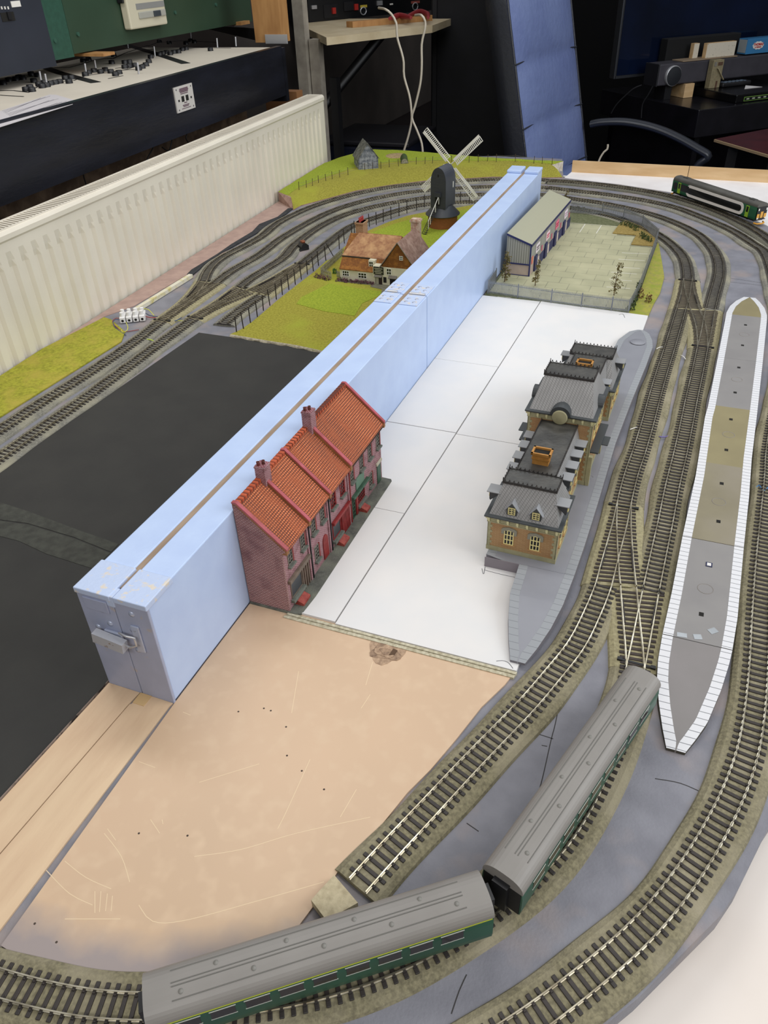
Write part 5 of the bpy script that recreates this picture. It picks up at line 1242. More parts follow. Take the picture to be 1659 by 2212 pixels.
# palisade fence
def seglen(a, b): return (Vector(a)-Vector(b)).length
pal = thing('palisade_fence', 'grey palisade security fence around the car park', 'fence', (9, 1150, 4))
M_PAL = mat('galvanised grey', '#8f9296', rough=.45, metal=.35, var='#7c7f82', size=15)
chain = [(6, 1225), (8, 1152)]+[PZ(u, v, Zy)[:2] for u, v in ((1118,644),(1190,655),(1255,664),(1320,672),(1357,676),(1376,640),(1398,580),(1419,520),(1386,490),(1346,473),(1300,465),(1232,460))]
for a, b in zip(chain, chain[1:]):
    ang = math.atan2(b[1]-a[1], b[0]-a[0]); L = seglen(a, b); n = max(1, int(L/2.7)); mb = MB()
    for k in range(n):
        t = (k+.5)/n; mb.obox((a[0]+(b[0]-a[0])*t, a[1]+(b[1]-a[1])*t, Zy+14.5), (1.25, .45, 27), ang)
    for h in (5, 24): mb.obox(((a[0]+b[0])/2, (a[1]+b[1])/2, Zy+h), (L, 1.0, 1.2), ang)
    mb.part('fence_panel', M_PAL, pal); MB().box((a[0]-.9, a[1]-.9, Zy), (a[0]+.9, a[1]+.9, Zy+30)).part('fence_post', M_PAL, pal)
# shop unit
sh = thing('retail_unit', 'long low grey cladded shop unit with dark blue trim in the car park', 'model building', (67, 1277, Zy), rz=math.radians(-2.3), local=True)
M_NAVY = mat('navy trim', '#262a5e', rough=.5, var='#1f2350', size=20)
def ribmat(name, c1, c2, axis, per, lw):
    m, nt, b = nt_new(name); tc = N(nt, 'ShaderNodeTexCoord'); sp = N(nt, 'ShaderNodeSeparateXYZ'); nt.links.new(tc.outputs['Object'], sp.inputs[0])
    mu = N(nt, 'ShaderNodeMath', operation='MULTIPLY'); mu.inputs[1].default_value = 1000/per; nt.links.new(sp.outputs[axis], mu.inputs[0])
    fr = N(nt, 'ShaderNodeMath', operation='FRACT'); nt.links.new(mu.outputs[0], fr.inputs[0]); lt = N(nt, 'ShaderNodeMath', operation='LESS_THAN'); lt.inputs[1].default_value = lw
    nt.links.new(fr.outputs[0], lt.inputs[0]); nt.links.new(mixc(nt, lt.outputs[0], lin(c1), lin(c2)), b.inputs['Base Color']); b.inputs['Roughness'].default_value = .6; return m
SL_, SW = 372.0, 54.0; zE, zR, zB = 68.0, 87.0, 25.0
mb = MB(); mb.box((-SW, 0, 0), (0, SL_, zB)); mb.part('base_wall', mat('pinkish render', '#b3a193', rough=.8, var='#a8968a', size=20), sh)
mb = MB(); mb.prism_ax([(-SW, zB), (0, zB), (0, zE), (-SW, zR)], 0, SL_, 'y'); mb.part('cladding', ribmat('ribbed cladding', '#9b998e', '#5c594f', 0, 5.2, .2), sh)
mb = MB(); mb.box((-.2, .5, zB), (.6, SL_-.5, zE-1)); mb.part('front_cladding', mat('flat cladding', '#9a9a92', rough=.6, var='#8e8e87', size=20), sh)
mb = MB(); mb.prism_ax([(-SW-1, zR+.4), (1.5, zE+.4), (1.5, zE+2), (-SW-1, zR+2)], -1, SL_+1, 'y'); mb.part('ribbed_roof', ribmat('ribbed roof', '#a9a790', '#93917a', 1, 4.0, .3), sh)
mb = MB(); mb.prism_ax([(-SW-1, zR+1.8), (1.6, zE+1.8), (1.6, zE-2.4), (-SW-1, zR-2.4)], -1.8, .2, 'y'); mb.part('verge_trim', M_NAVY, sh)
MB().box((.2, -1.8, zE-4), (2.2, SL_+1, zE+2)).part('eaves_trim', M_NAVY, sh)
MB().box((-SW, -1.4, zB-1), (0, 0, zB+1.6)).part('band_trim', M_NAVY, sh); MB().box((-1.6, -1.5, 0), (1.2, 1.4, zE)).part('corner_trim', M_NAVY, sh)
MB().box((-SW, -1.2, 0), (0, 0, 1.4)).part('base_trim', M_NAVY, sh)
signs = [('#e9dfe4', '#5a4a58'), ('#ead3da', '#c4365a'), ('#e57a95', '#b02050'), ('#efe3ec', '#b090a8')]
for k in range(4):
    y = 34+k*91
    dr = MB().box((.5, y, 0), (3.6, y+20, 33)).part('entrance', M_NAVY, sh)
    MB().box((.5, y+22, 2), (1.6, y+44, 22)).part('shop_window', mat('pale window panel', '#cbbcb2', rough=.5), sh)
    MB().box((.5, y+44, 0), (1.2, y+86, 22)).part('base_panel', M_NAVY, sh)
    s_ = MB().box((1.0, y+6, 38), (2.4, y+36, 56)).part('fascia_sign', mat('sign board %d' % k, signs[k][0], rough=.5), sh)
    MB().box((2.4, y+10, 48), (2.9, y+32, 51)).box((2.4, y+10, 43), (2.9, y+28, 45.5)).part('sign_lettering', mat('sign text %d' % k, signs[k][1], rough=.5), s_)
    MB().box((1.0, y+60, 27), (1.8, y+67, 39)).part('poster', mat('red poster', '#d0607a', rough=.5), sh)
MB().box((1.0, 8, 24), (1.8, 20, 40)).part('poster', mat('orange poster', '#dc8a52', rough=.5, var='#d05a70', size=6), sh)
# trees and bushes
M_LEAF = mat('olive brown leaf', '#6b5f35', rough=.9, var='#4f4a26', size=4, var2='#8a7a46', size2=7)
M_STEM = mat('twig brown', '#5a4634', rough=.9)
def tree(label, c, h, w, seed, n=60):
    rnd = random.Random(seed); t = thing('sapling_tree', label, 'tree', c); mb = MB()
    mb.tube([c, (c[0]+rnd.uniform(-1, 1), c[1], c[2]+h*.5), (c[0]+rnd.uniform(-2, 4), c[1], c[2]+h*.95)], .8, 6, rs=[1.1, .8, .4])
    for k in range(12):
        z = h*(.15+.07*k); a = rnd.uniform(0, 6.28); L = w*(1-.06*k)*.8; mb.tube([(c[0], c[1], c[2]+z), (c[0]+L*math.cos(a), c[1]+L*math.sin(a), c[2]+z+L*.8)], .35, 4)
    mb.part('stem', M_STEM, t)
    mb = MB()
    for k in range(n):
        z = h*rnd.uniform(.08, 1); rr = w*(1.05-.75*z/h)*math.sqrt(rnd.random()); a = rnd.uniform(0, 6.28); bush(mb, (c[0]+rr*math.cos(a)+4*z/h, c[1]+rr*math.sin(a), c[2]+z), 3.2, 3.2, 3.2, 6, 1.7, seed*100+k)
    mb.part('foliage', M_LEAF, t); return t
tree('taller bare brown sapling at the left corner of the car park', PZ(1090, 609, Zy), 66, 13, 5, 75)
tree('slim brown sapling in front of the shop unit corner', PZ(1156, 617, Zy), 54, 7, 8, 46)
tree('leaning brown sapling at the right front corner of the car park', PZ(1326, 638, Zy), 66, 14, 11, 50)
tree('tiny green shrub between the tracks behind the shop unit', PZ(1222, 432, 6), 24, 6, 14, 14)
M_HG = mat('dark hedge green', '#2f3f1e', rough=.95, var='#4c5a2c', size=4)
mb = MB()
for k, (u, v) in enumerate([(1365,668),(1368,658),(1371,650),(1374,640),(1377,630),(1380,620)]): bush(mb, PZ(u, v, 4), 6, 7, 14, 50, 2, 200+k)
mb.top('dark_hedge', M_HG, 'dark green ivy hedge against the outside of the car park fence', 'hedge')
mb = MB()
for k, (u, v) in enumerate([(1345,486),(1356,488),(1366,492),(1374,497)]): bush(mb, PZ(u, v, 6), 8, 7, 13, 50, 2, 300+k)
mb.top('garden_bush', M_HG, 'green bushes in the upper planted bed of the car park', 'bush')
mb = MB()
for k, (u, v) in enumerate([(1386,512),(1394,516),(1402,521)]): bush(mb, PZ(u, v, 6), 9, 8, 15, 60, 2, 400+k)
mb.top('garden_bush', M_HG, 'rounded green bushes in the lower planted bed of the car park', 'bush')
mb = MB()
for k, (u, v) in enumerate([(1232,452),(1245,452),(1258,455)]): bush(mb, PZ(u, v, 4), 12, 8, 10, 60, 2, 500+k)
mb.top('bramble', mat('dark bramble', '#403c2a', rough=.95, var='#58523a', size=5), 'dark bramble clump behind the far end of the shop unit', 'bush')
for i, (u, v) in enumerate([(1384,642),(1400,652)]):
    mb = MB(); bush(mb, PZ(u, v, 4), 7, 6, 20, 55, 2, 600+i); mb.top('dead_shrub', mat('rust brown leaf', '#5f3f28', rough=.9, var='#7a5a30', size=5), ('rust brown shrub nearest the hedge on the verge', 'rust brown shrub near the outer edge of the verge')[i], 'shrub')
# small black box with a copper top beside the tracks
bx_ = PZ(655, 538, 1)
cb = thing('point_motor_box', 'small black box with a copper topped motor beside the third far track', 'point motor', bx_, rz=.9, local=True)
MB().prism_ax([(-9, 0), (11, 0), (11, 10), (4, 16), (-4, 16), (-9, 9)], -11, 11, 'y').part('housing', M_BLACK, cb)
MB().bbox((-4, -6, 16), (5, 6, 21), 1).part('coil', mat('copper coil', '#9a5b40', rough=.4, metal=.6), cb)
MB().bbox((-16, -12, 0), (-8, 12, 3), .8).part('flange', M_BLACK, cb)
# ------------------------------------------------------------------ terminal block and wires
tb0 = PZ(262, 693, 2); tb1 = PZ(300, 702, 2); 
tbk = thing('terminal_block', 'white plastic screw terminal block with coloured wires beside the left track', 'terminal block', PZ(288, 690, 1.5), rz=math.radians(32), local=True)
M_TBW = mat('white nylon', '#e8e6e4', rough=.35)
for r_ in range(2):
    for k in range(4):
        x = -19+k*13; y = -8+r_*16
        mb = MB(); mb.bbox((x-5.6, y-8, 0), (x+5.6, y+8, 12), 1.4); mb.cyl((x, y, 11), (x, y, 20), 4.2, 3.8, 12); m_ = mb.part('terminal', M_TBW, tbk)
        MB().cyl((x, y-8.3, 5), (x, y-7.9, 5), 2.6, n=12).part('wire_hole', M_DARK, m_)
def wire(label, pts, col, r=.8, name='wire'):
    P = [Vector(p) for p in pts]; P = catmull(P, 3); mb = MB(); mb.tube(P, r, 6)
    return mb.top(name, mat('wire '+col, col, rough=.4), label, 'wire')
def PW(pts): return [PZ(u, v, z) for u, v, z in pts]
wire('yellow wire looping from the front of the terminal block to the left track', PW([(272,696,8),(276,706,9),(274,714,6),(265,718,3),(262,712,3)]), '#c9c94a')
wire('blue wire looping left of the terminal block', PW([(262,692,8),(250,690,10),(244,697,7),(252,710,3),(272,724,2)]), '#3b4a70')
wire('red wire looping left of the terminal block', PW([(263,690,9),(252,687,11),(243,694,8),(250,705,4),(268,716,2),(300,712,2)]), '#8a3a34')
wire('yellow wire arching from behind the terminal block to the points', PW([(302,670,10),(312,667,12),(322,670,10),(333,682,4)]), '#cfd04a')
wire('dark blue wire behind the terminal block', PW([(304,674,8),(315,677,8),(325,682,5),(345,684,3)]), '#2f3c5c')
wire('red wire behind the terminal block', PW([(305,678,6),(320,685,5),(338,686,3)]), '#a03038')
wire('green and yellow wire stub between the two left tracks', PW([(311,736,2),(318,733,5),(326,734,5),(333,737,3)]), '#b7cf3c', 1.0)
wire('blue wire crossing between the left hand points', PW([(362,690,3),(372,693,3),(382,692,4),(392,686,3)]), '#2c4878')
wire('yellow wire reaching the inner left hand points', PW([(384,693,4),(392,693,5),(399,696,4),(388,700,3)]), '#c9c94a')
wire('purple wire between the station track and the platform track', PW([(1424,943,5),(1436,944,3),(1446,940,3),(1460,936,4)]), '#6a5aa0')
wire('white wire beside the station track near the tower', PW([(1361,928,6),(1368,925,6),(1376,923,6)]), '#e0dcd4')
wire('white wire beside the station track near the far platform ramp', PW([(1418,754,6),(1425,750,7),(1433,750,6)]), '#e0dcd4')
wire('short white wire in the gap between the two station tracks', PW([(1471,768,3),(1476,770,4),(1481,776,3)]), '#e4e2de')
wire('blue wire between the island platform and the outer track', PW([(1632,1055,4),(1640,1048,6),(1648,1060,5),(1659,1053,6)]), '#3d78b0')
# ------------------------------------------------------------------ rolling stock
def loft_body(prof, L, endr=0):
    mb = MB(); mb.prism_ax(prof, -L/2, L/2, 'y'); return mb
def bogie(root, y, r=6.2, wb=15, m=None):
    b = MB(); m = m or M_BLACK
    for s in (-1, 1): b.box((s*11.5, y-22, 3.5), (s*14, y+22, 9)); 
    b.box((-11.5, y-5, 5), (11.5, y+5, 9)); bo = b.part('bogie', m, root)
    for dy in (-wb, wb):
        mb = MB()
        for s in (-1, 1): mb.cyl((s*7.2, y+dy, r), (s*9.8, y+dy, r), r, n=18)
        mb.cyl((-7.2, y+dy, r), (7.2, y+dy, r), 1, n=8); mb.part('wheelset', mat('dark steel', '#3b3836', rough=.4, metal=.6), bo)
def coach(label, cx, cy, ang, L=246, yellow=True):
    c = thing('railway_coach', label, 'model train coach', (cx, cy, ZR), rz=math.radians(ang-90), group='pair of green coaches', local=True)
    mg = mat('coach green', '#2b5a45', rough=.4, var='#244d3b', size=60); mr = mat('coach roof grey', '#8a8681', rough=.5, var='#84807b', size=50)
    w = 17.3
    mb = MB(); mb.prism_ax([(-w+.8, 9), (w-.8, 9), (w, 15), (w, 30), (w-.9, 38), (-w+.9, 38), (-w, 30), (-w, 15)], -L/2, L/2, 'y'); mb.part('body', mg, c)
    pr = [(w-.2, 37.2), (w, 38.2)]+[(w*math.cos(t)**.75, 38.4+11.2*math.sin(t)**.9) for t in [PI/2*k/8 for k in range(1, 8)]]+[(0, 49.6)]
    pr = pr+[(-x, z) for x, z in pr[:-1]][::-1]
    mb = MB(); mb.prism_ax(pr, -L/2-.4, L/2+.4, 'y'); rf = mb.part('roof', mr, c)
    for x in (-9.6, -1.2, 1.2, 9.6):
        t = math.acos(min(1, (abs(x)/w)**(1/.75))); z = 38.4+11.2*math.sin(t)**.9
        mb = MB(); mb.tube([(x, -L/2+18, z+.05), (x, L/2-18, z+.05)], .38, 5); mb.part('roof_rib', mat('roof rib', '#6d6b66', rough=.6), rf)
    for k in range(9):
        for x in (-5.4,) if k % 2 else (5.4,):
            t = math.acos((abs(x)/w)**(1/.75)); z = 38.4+11.2*math.sin(t)**.9
            MB().lathe((x, -L/2+24+k*(L-48)/8, z-.3), [(1.9, 0), (1.6, .7), (0, 1.0)], 12).part('roof_vent', mat('roof vent', '#7f7d77', rough=.6), rf)
    for s in (-1, 1):
        mb = MB(); n = 9
        for k in range(n):
            y = -L/2+16+k*(L-32)/n; mb.box((s*(w-.4), y, 23.5), (s*(w+.25), y+(L-32)/n-7, 33.5))
        mb.part('side_windows', mat('coach window', '#2a2624', rough=.12), c)
        mb = MB()
        for k in range(n):
            y = -L/2+16+k*(L-32)/n; mb.box((s*(w+.1), y-.8, 22.8), (s*(w+.4), y+(L-32)/n-6.2, 23.5)); mb.box((s*(w-.2), y-.8, 33.5), (s*(w+.3), y+(L-32)/n-6.2, 34.1))
        mb.part('window_frames', mat('pale window frame', '#b9bdb4', rough=.4), c)
        if yellow:
            MB().box((s*(w-.9), -L/2+1, 35.6), (s*(w-.1), L/2-1, 36.6)).part('lining_stripe', mat('yellow lining', '#b9c23a', rough=.4), c)
    for s in (-1, 1):
        mb = MB(); mb.box((-6.5, s*L/2, 9), (6.5, s*(L/2+5), 40)); g_ = mb.part('corridor_connection', M_BLACK, c)
        MB().box((-w+1.5, s*(L/2-.2), 9.5), (w-1.5, s*(L/2+.6), 37)).part('end_panel', mat('black end', '#141313', rough=.6), c)
    MB().box((-13, -L/2+2, 6.5), (13, L/2-2, 9.2)).part('underframe', M_BLACK, c)
    MB().box((-12, -22, 2.5), (-4, 22, 7)).part('battery_box', M_BLACK, c)
    for y in (-L/2+38, L/2-38): bogie(c, y)
    return c
coach('green coach with a plain grey roof at the points end of the moving pair', 391.8, 26, 72.5, 244, yellow=False)
coach('green coach with a plain grey roof nearest the bottom of the photograph', 250.5, -177.5, 37.7, 240)
mb = MB(); mb.tube([(346, -104, 16), (353, -100, 15), (360, -96, 16)], 1.6, 6)
# railcar
rc = thing('railcar', 'green and white single railcar with lime doors on the outer curve', 'model train', (423.5, 1921, ZR), rz=math.radians(-46.9-90), local=True)
L = 322; w = 17.2
M_RG = mat('railcar green', '#1f5a3c', rough=.35, var='#1b5036', size=40); M_RW = mat('railcar white', '#e4ddd6', rough=.4); M_LIME = mat('lime door', '#8db32c', rough=.4)
mb = MB(); mb.prism_ax([(-w+1, 7), (w-1, 7), (w, 12), (w, 30), (w-1.2, 37.5), (-w+1.2, 37.5), (-w, 30), (-w, 12)], -L/2+2, L/2-2, 'y'); mb.part('body', M_RG, rc)
pr = [(w-1, 36.8), (w-.8, 37.8)]+[((w-.8)*math.cos(t)**.7, 37.8+9.2*math.sin(t)) for t in [PI/2*k/8 for k in range(1, 8)]]+[(0, 47)]
pr = pr+[(-x, z) for x, z in pr[:-1]][::-1]
mb = MB(); mb.prism_ax(pr, -L/2+1, L/2-1, 'y'); mb.part('roof', mat('railcar roof', '#57554f', rough=.4, var='#4c4a45', size=30), rc)
for yy in (-L/2+36, L/2-36): MB().bbox((-6, yy-10, 45.8), (6, yy+10, 48.2), .8).part('roof_pod', mat('roof pod', '#3f3e3b', rough=.5), rc)
for s in (-1, 1):
    # white frame with a dark glazed band
    def rr(y0, y1, z0, z1, r, n=6):
        out = []
        for (cy_, cz_, a0) in ((y1-r, z0+r, -90), (y1-r, z1-r, 0), (y0+r, z1-r, 90), (y0+r, z0+r, 180)):
            for k in range(n+1): a = math.radians(a0+90*k/n); out.append((cy_+r*math.cos(a), cz_+r*math.sin(a)))
        return out
    sl = mb = MB(); mb.prism_ax(rr(-L/2+60, L/2-44, 8, 37.2, 13), s*(w-.5), s*(w+.25), 'x'); wf_ = mb.part('white_band', M_RW, rc)
    mb = MB(); mb.prism_ax(rr(-L/2+66, L/2-52, 15, 30.5, 8), s*(w), s*(w+.5), 'x'); mb.part('glazed_band', mat('black glazing', '#131416', rough=.12), wf_)
    mb = MB(); mb.prism_ax(rr(-L/2+30, -L/2+70, 16, 33, 2), s*(w), s*(w+.45), 'x'); mb.part('glazed_band', mat('black glazing', '#131416', rough=.12), wf_)
    for yy in (-L/2+31, L/2-31):
        if 1:
            dd = MB().box((s*(w-.2), yy-5.5, 8), (s*(w+.7), yy+5.5, 35)).part('door', M_LIME, rc)
            MB().box((s*(w+.6), yy-3.4, 20), (s*(w+.95), yy+3.4, 33)).part('door_window', M_GLASSD, dd)
    mb = MB(); mb.prism_ax(rr(-L/2+7, -L/2+22, 15, 33, 5), s*(w-.3), s*(w+.4), 'x'); mb.part('cab_side_panel', mat('dark oval', '#171a1c', rough=.3), rc)
for s in (-1, 1):
    Y = s*(L/2-2)
    MB().box((-w+2, Y, 6), (w-2, Y+s*3, 37)).part('cab_front', mat('cab black', '#101010', rough=.35), rc)
    mb = MB()
    for x0, x1 in ((-14.5, -7), (-4, 4), (7, 14.5)): mb.box((x0, Y+s*3, 11), (x1, Y+s*3.6, 21 if x0 != -4 else 26))
    mb.part('yellow_panel', mat('warning yellow', '#d9a13c', rough=.4), rc)
    mb = MB()
    for x0 in (-14, 10): mb.box((x0, Y+s*3.5, 8.5), (x0+4, Y+s*4.2, 12)); mb.box((x0, Y+s*3.0, 29), (x0+3, Y+s*3.8, 34))
    mb.part('headlights', M_WHITE, rc)
    mb = MB(); mb.tube([(-15, Y-s*2, -1), (-11, Y+s*6, -2), (0, Y+s*9, -2), (11, Y+s*6, -2), (15, Y-s*2, -1)], 2.0, 6); mb.part('snowplough', mat('buffer yellow', '#d99a2e', rough=.5), rc)
MB().box((-14, -L/2+6, 2.5), (14, L/2-6, 7.2)).part('underframe', M_BLACK, rc)
for y in (-L/2+48, L/2-48): bogie(rc, y)
# ------------------------------------------------------------------ room shell
FZ = -850.0
def struct(name, mb, m, org=None):
    o = mb.top(name, m, org=org); o['kind'] = 'structure'; return o
struct('floor', MB().box((-3600, -2400, FZ-20), (3600, 5600, FZ)), mat('dark carpet', '#1d1a1c', rough=.95, var='#262124', size=60), org=(0, 1500, FZ-20))
struct('wall_left', MB().box((-1860, -2400, FZ), (-1800, 5600, 1700)), mat('dim brown wall', '#3d342e', rough=.9, var='#2f2824', size=300), org=(-1530, 1500, FZ))
struct('wall_back', MB().box((-1800, 5560, FZ), (3600, 5620, 1700)), mat('black back wall', '#0c0c0e', rough=.95), org=(1000, 5590, FZ))
struct('wall_right', MB().box((3540, -2400, FZ), (3600, 5560, 1700)), mat('pale right wall', '#8d8a86', rough=.9), org=(3570, 1500, FZ))
struct('wall_front', MB().box((-1800, -2460, FZ), (3540, -2400, 1700)), mat('pale right wall', '#8d8a86', rough=.9), org=(1000, -2430, FZ))
# trestle legs under the baseboard
lg = bb
for x, y in ((-640, 150), (360, 150), (-640, 1900), (360, 1900)):
    MB().box((x-22, y-22, FZ), (x+22, y+22, -66.5)).part('leg', M_WOODO, lg)
for x in (-640, 360): MB().box((x-22, -40, -66), (x+22, 2240, -22.3)).part('frame_rail', M_WOODO, lg)
t_ = bpy.data.objects['white_tabletop']
for x, y in ((900, -600), (1400, -600), (900, 1150), (1400, 1150)): MB().box((x-20, y-20, FZ), (x+20, y+20, -60)).part('leg', M_WHITE, t_)
for x, y in ((700, 2200), (1100, 2200), (700, 1400), (1100, 1400)): MB().box((x-20, y-20, FZ), (x+20, y+20, -26.2)).part('leg', M_WOODO, bb)
# ------------------------------------------------------------------ radiator
M_RAD = mat('cream radiator enamel', '#e8e0d0', rough=.38, var='#e0d8c8', size=120)
ra = math.atan2(radB.y-radA.y, radB.x-radA.x)
rd_ = thing('radiator', 'long cream double panel radiator along the left side of the layout', 'radiator', (radB.x, radB.y, -360), rz=ra, local=True)
RL, RT = 2000.0, 582.0        # runs along -x locally; front faces -y side ... top at RT
def rpanel(y, sgn, nm):
    mb = MB(); pitch = 33.3; n = int((RL-70)/pitch); rows = []
    zs = [(0, 0), (3, 1), (RT-560, 1), (30, 1)]
    xs = [0, -30]
    prof = []
    x = -35.0
    prof = [(0, 0), (-4, 1.5), (-33, 1.5)]
    for k in range(n):
        x0 = -36-k*pitch; prof += [(x0, 1.5), (x0-5, -5), (x0-13, -5), (x0-18, 1.5)]
    prof += [(-RL+4, 1.5), (-RL, 0)]
    levels = [(-.0, 0), (4, 1), (30, 1), (46, 2), (54, 3), (RT-62, 3), (RT-50, 2), (RT-34, 1), (RT-18, 1), (RT-14, 4), (RT-6, 4), (RT-1, 1), (RT, 0)]
    for z, kd in levels:
        r = []
        for px_, d in prof:
            q = {0: -2, 1: 1.5, 2: (d+1.5)/2 if d < 0 else 1.5, 3: d, 4: 4.5}[kd]
            r.append((px_, y+sgn*(-q), z))
        rows.append(r)
    mb.grid(rows, False, flip=(sgn < 0)); return mb.part(nm, M_RAD, rd_)
rpanel(0, 1, 'front_panel')
MB().box((-RL, 46, 0), (0, 52, RT-2)).part('rear_panel', M_RAD, rd_)
MB().box((-1.5, -1, 2), (1.5, 52, RT-1)).part('end_cover', M_RAD, rd_); MB().box((-RL-1.5, -1, 2), (-RL+1.5, 52, RT-1)).part('end_cover', M_RAD, rd_)
mb = MB(); k = -14
while k > -RL+10:
    mb.hexa([(k-7,8,RT-7),(k-2.6,8,RT-7),(k+7,47,RT-7),(k+2.6,47,RT-7)], [(k-7,8,RT+.6),(k-2.6,8,RT+.6),(k+7,47,RT+.6),(k+2.6,47,RT+.6)]); k -= 9.2
mb.box((-RL, 2, RT-5), (0, 9, RT+.8)); mb.box((-RL, 46, RT-5), (0, 52, RT+.8)); mb.box((-14, 10, RT-5), (0, 48, RT+.8)); mb.part('top_grille', M_RAD, rd_)
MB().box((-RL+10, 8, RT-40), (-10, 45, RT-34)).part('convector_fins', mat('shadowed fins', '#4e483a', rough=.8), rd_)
for x in (-200, -1000, -1800): MB().box((x-15, 8, -490), (x+15, 45, 2)).part('foot', M_RAD, rd_)
# ------------------------------------------------------------------ control desk and cabinets above the radiator
fA, fB = Vector((-862., 560.)), Vector((-938., 2112.))
fd = (fB-fA).normalized(); fn = Vector((-fd.y, fd.x))      # fn points away from the room (left)
cdk = thing('control_desk', 'long black fronted control desk with a pale track diagram top above the radiator', 'control desk', (-1100, 1400, 190))
M_FB = mat('black painted timber', '#15161c', rough=.35, var='#20222c', size=60, bump=.2, bsize=6, stretch=(1, .2, 1))
def off(p, d): return (p.x+fn.x*d, p.y+fn.y*d)
MB().prism([off(fA, 0), off(fB, 0), off(fB, 18), off(fA, 18)], 218, 356).part('fascia', M_FB, cdk)
DZ = 352.0
MB().prism([off(fA, 18), off(fB, 18), off(fB, 540), off(fA, 540)], DZ-14, DZ).part('desk_top', mat('pale grey desk', '#d6cdbd', rough=.6, var='#cbc2b3', size=200), cdk)
MB().prism([off(fA, 60), off(fB, 60), off(fB, 520), off(fA, 520)], 222, 240).part('desk_underside', mat('raw brown board', '#4d3c30', rough=.9), cdk)
MB().prism([off(fA, 150), off(fB, 150), off(fB, 162), off(fA, 162)], FZ, 222).part('back_board', mat('brown back board', '#6e5a49', rough=.9, var='#4d3d31', size=120, var2='#85705c', size2=40), cdk)
fpl = MB().prism([off(fB, -2), off(fB, 120), (off(fB, 120)[0]+fd.x*20, off(fB, 120)[1]+fd.y*20), (off(fB, -2)[0]+fd.x*20, off(fB, -2)[1]+fd.y*20)], 200, 350).part('end_board', M_FB, cdk)
# black joint tapes and the track diagram
def dline(pts, w, m, nm, z=DZ, h=.8):
    P = [Vector(PZ(u, v, z)) for u, v in pts]; mb = MB()
    for a, b in zip(P, P[1:]):
        L = (b-a).length; mb.obox(((a.x+b.x)/2, (a.y+b.y)/2, z+h/2), (L+w*.6, w, h), math.atan2(b.y-a.y, b.x-a.x))
    return mb
dline([(95,145),(130,158),(205,178)], 26, M_BLACK, '').part('joint_tape', M_BLACK, cdk)
dline([(272,97),(330,114),(400,137)], 26, M_BLACK, '').part('joint_tape', M_BLACK, cdk)
mb = MB()
for pts in [[(0,196),(30,196),(62,200)],[(0,206),(50,209)],[(55,198),(70,193),(100,180),(160,174),(185,164),(240,156),(275,150),(310,138),(322,132),(326,118),(345,112),(420,103),(498,104)],
            [(110,146),(150,146),(180,138),(205,130),(230,126),(245,127),(270,115),(320,98)],[(250,148),(285,143)],[(262,152),(300,150)],[(235,170),(265,164)],[(320,100),(340,92),(400,88),(470,92)],[(0,174),(40,172),(85,160)]]:
    dline(pts, 4, None, '').part('diagram_line', M_BLACK, cdk)
kn = MB().lathe((0, 0, 0), [(9, 0), (8, 9), (0, 10)], 8).mesh('switch_knob', M_BLACK)
tg = MB().cyl((0, 0, 0), (0, 3, 26), 2.6, n=6).mesh('toggle_lever', M_METAL)
for (u, v) in [(8,183),(20,176),(35,174),(50,172),(42,170),(57,197),(66,192),(70,198),(85,186),(92,190),(97,182),(102,188),(110,184),(120,182),(130,180),(142,172),(150,180),(155,171),(74,178),(82,166),(68,163),(185,164),(192,160),(204,156),(218,158),(228,154),(240,158),(250,164),(258,160),(270,148),(280,146),(292,144),(300,152),(308,148),(316,143),(322,136),(326,126),(270,138),(280,137),(345,120),(352,118),(360,116),(368,119),(376,116),(386,115),(394,110),(402,108),(180,134),(192,131),(242,138),(246,122),(402,96),(412,90),(420,93),(455,110),(366,95),(345,92)]:
    p = PZ(u, v, DZ); o = bpy.data.objects.new('switch_knob', kn); COL.objects.link(o); o.parent = cdk; o.location = [(a-b)*S for a, b in zip(p, ORG[cdk.name])]
for (u, v) in [(90,180),(102,186),(187,162),(335,122),(277,104),(300,160),(208,154),(413,84),(470,103),(510,100)]:
    p = PZ(u, v, DZ); o = bpy.data.objects.new('toggle_lever', tg); COL.objects.link(o); o.parent = cdk; o.location = [(a-b)*S for a, b in zip(p, ORG[cdk.name])]
# printed sheet
sp2 = thing('printed_sheet', 'white printed sheet with lines of text lying on the control desk', 'paper', PZ(60, 235, DZ+1))
shp = XY([(0,240),(108,204),(122,205),(172,220),(0,274)], DZ+1)
MB().prism([(shp[0][0]-60, shp[0][1]-70), shp[0], shp[1], shp[2], shp[3], shp[4], (shp[4][0]-10, shp[4][1]-60)], DZ+.2, DZ+1.2).part('paper', mat('printed paper', '#c9c4c6', rough=.6), sp2)
mb = MB()
for k in range(9):
    u0, v0 = 6+k*6, 240-k*1.2+3; a = (5, 240+k*3.2); b = (108+k*6-(k % 3)*16, 208+k*1.4+ (k*0.4))
    q = dline([(a[0]+k*3, a[1]-k*1.1), b], 1.3, None, '', DZ+1.2, .2); mb.add(q.v, q.f)
mb.part('text_lines', mat('grey print', '#6a666c', rough=.7), sp2)
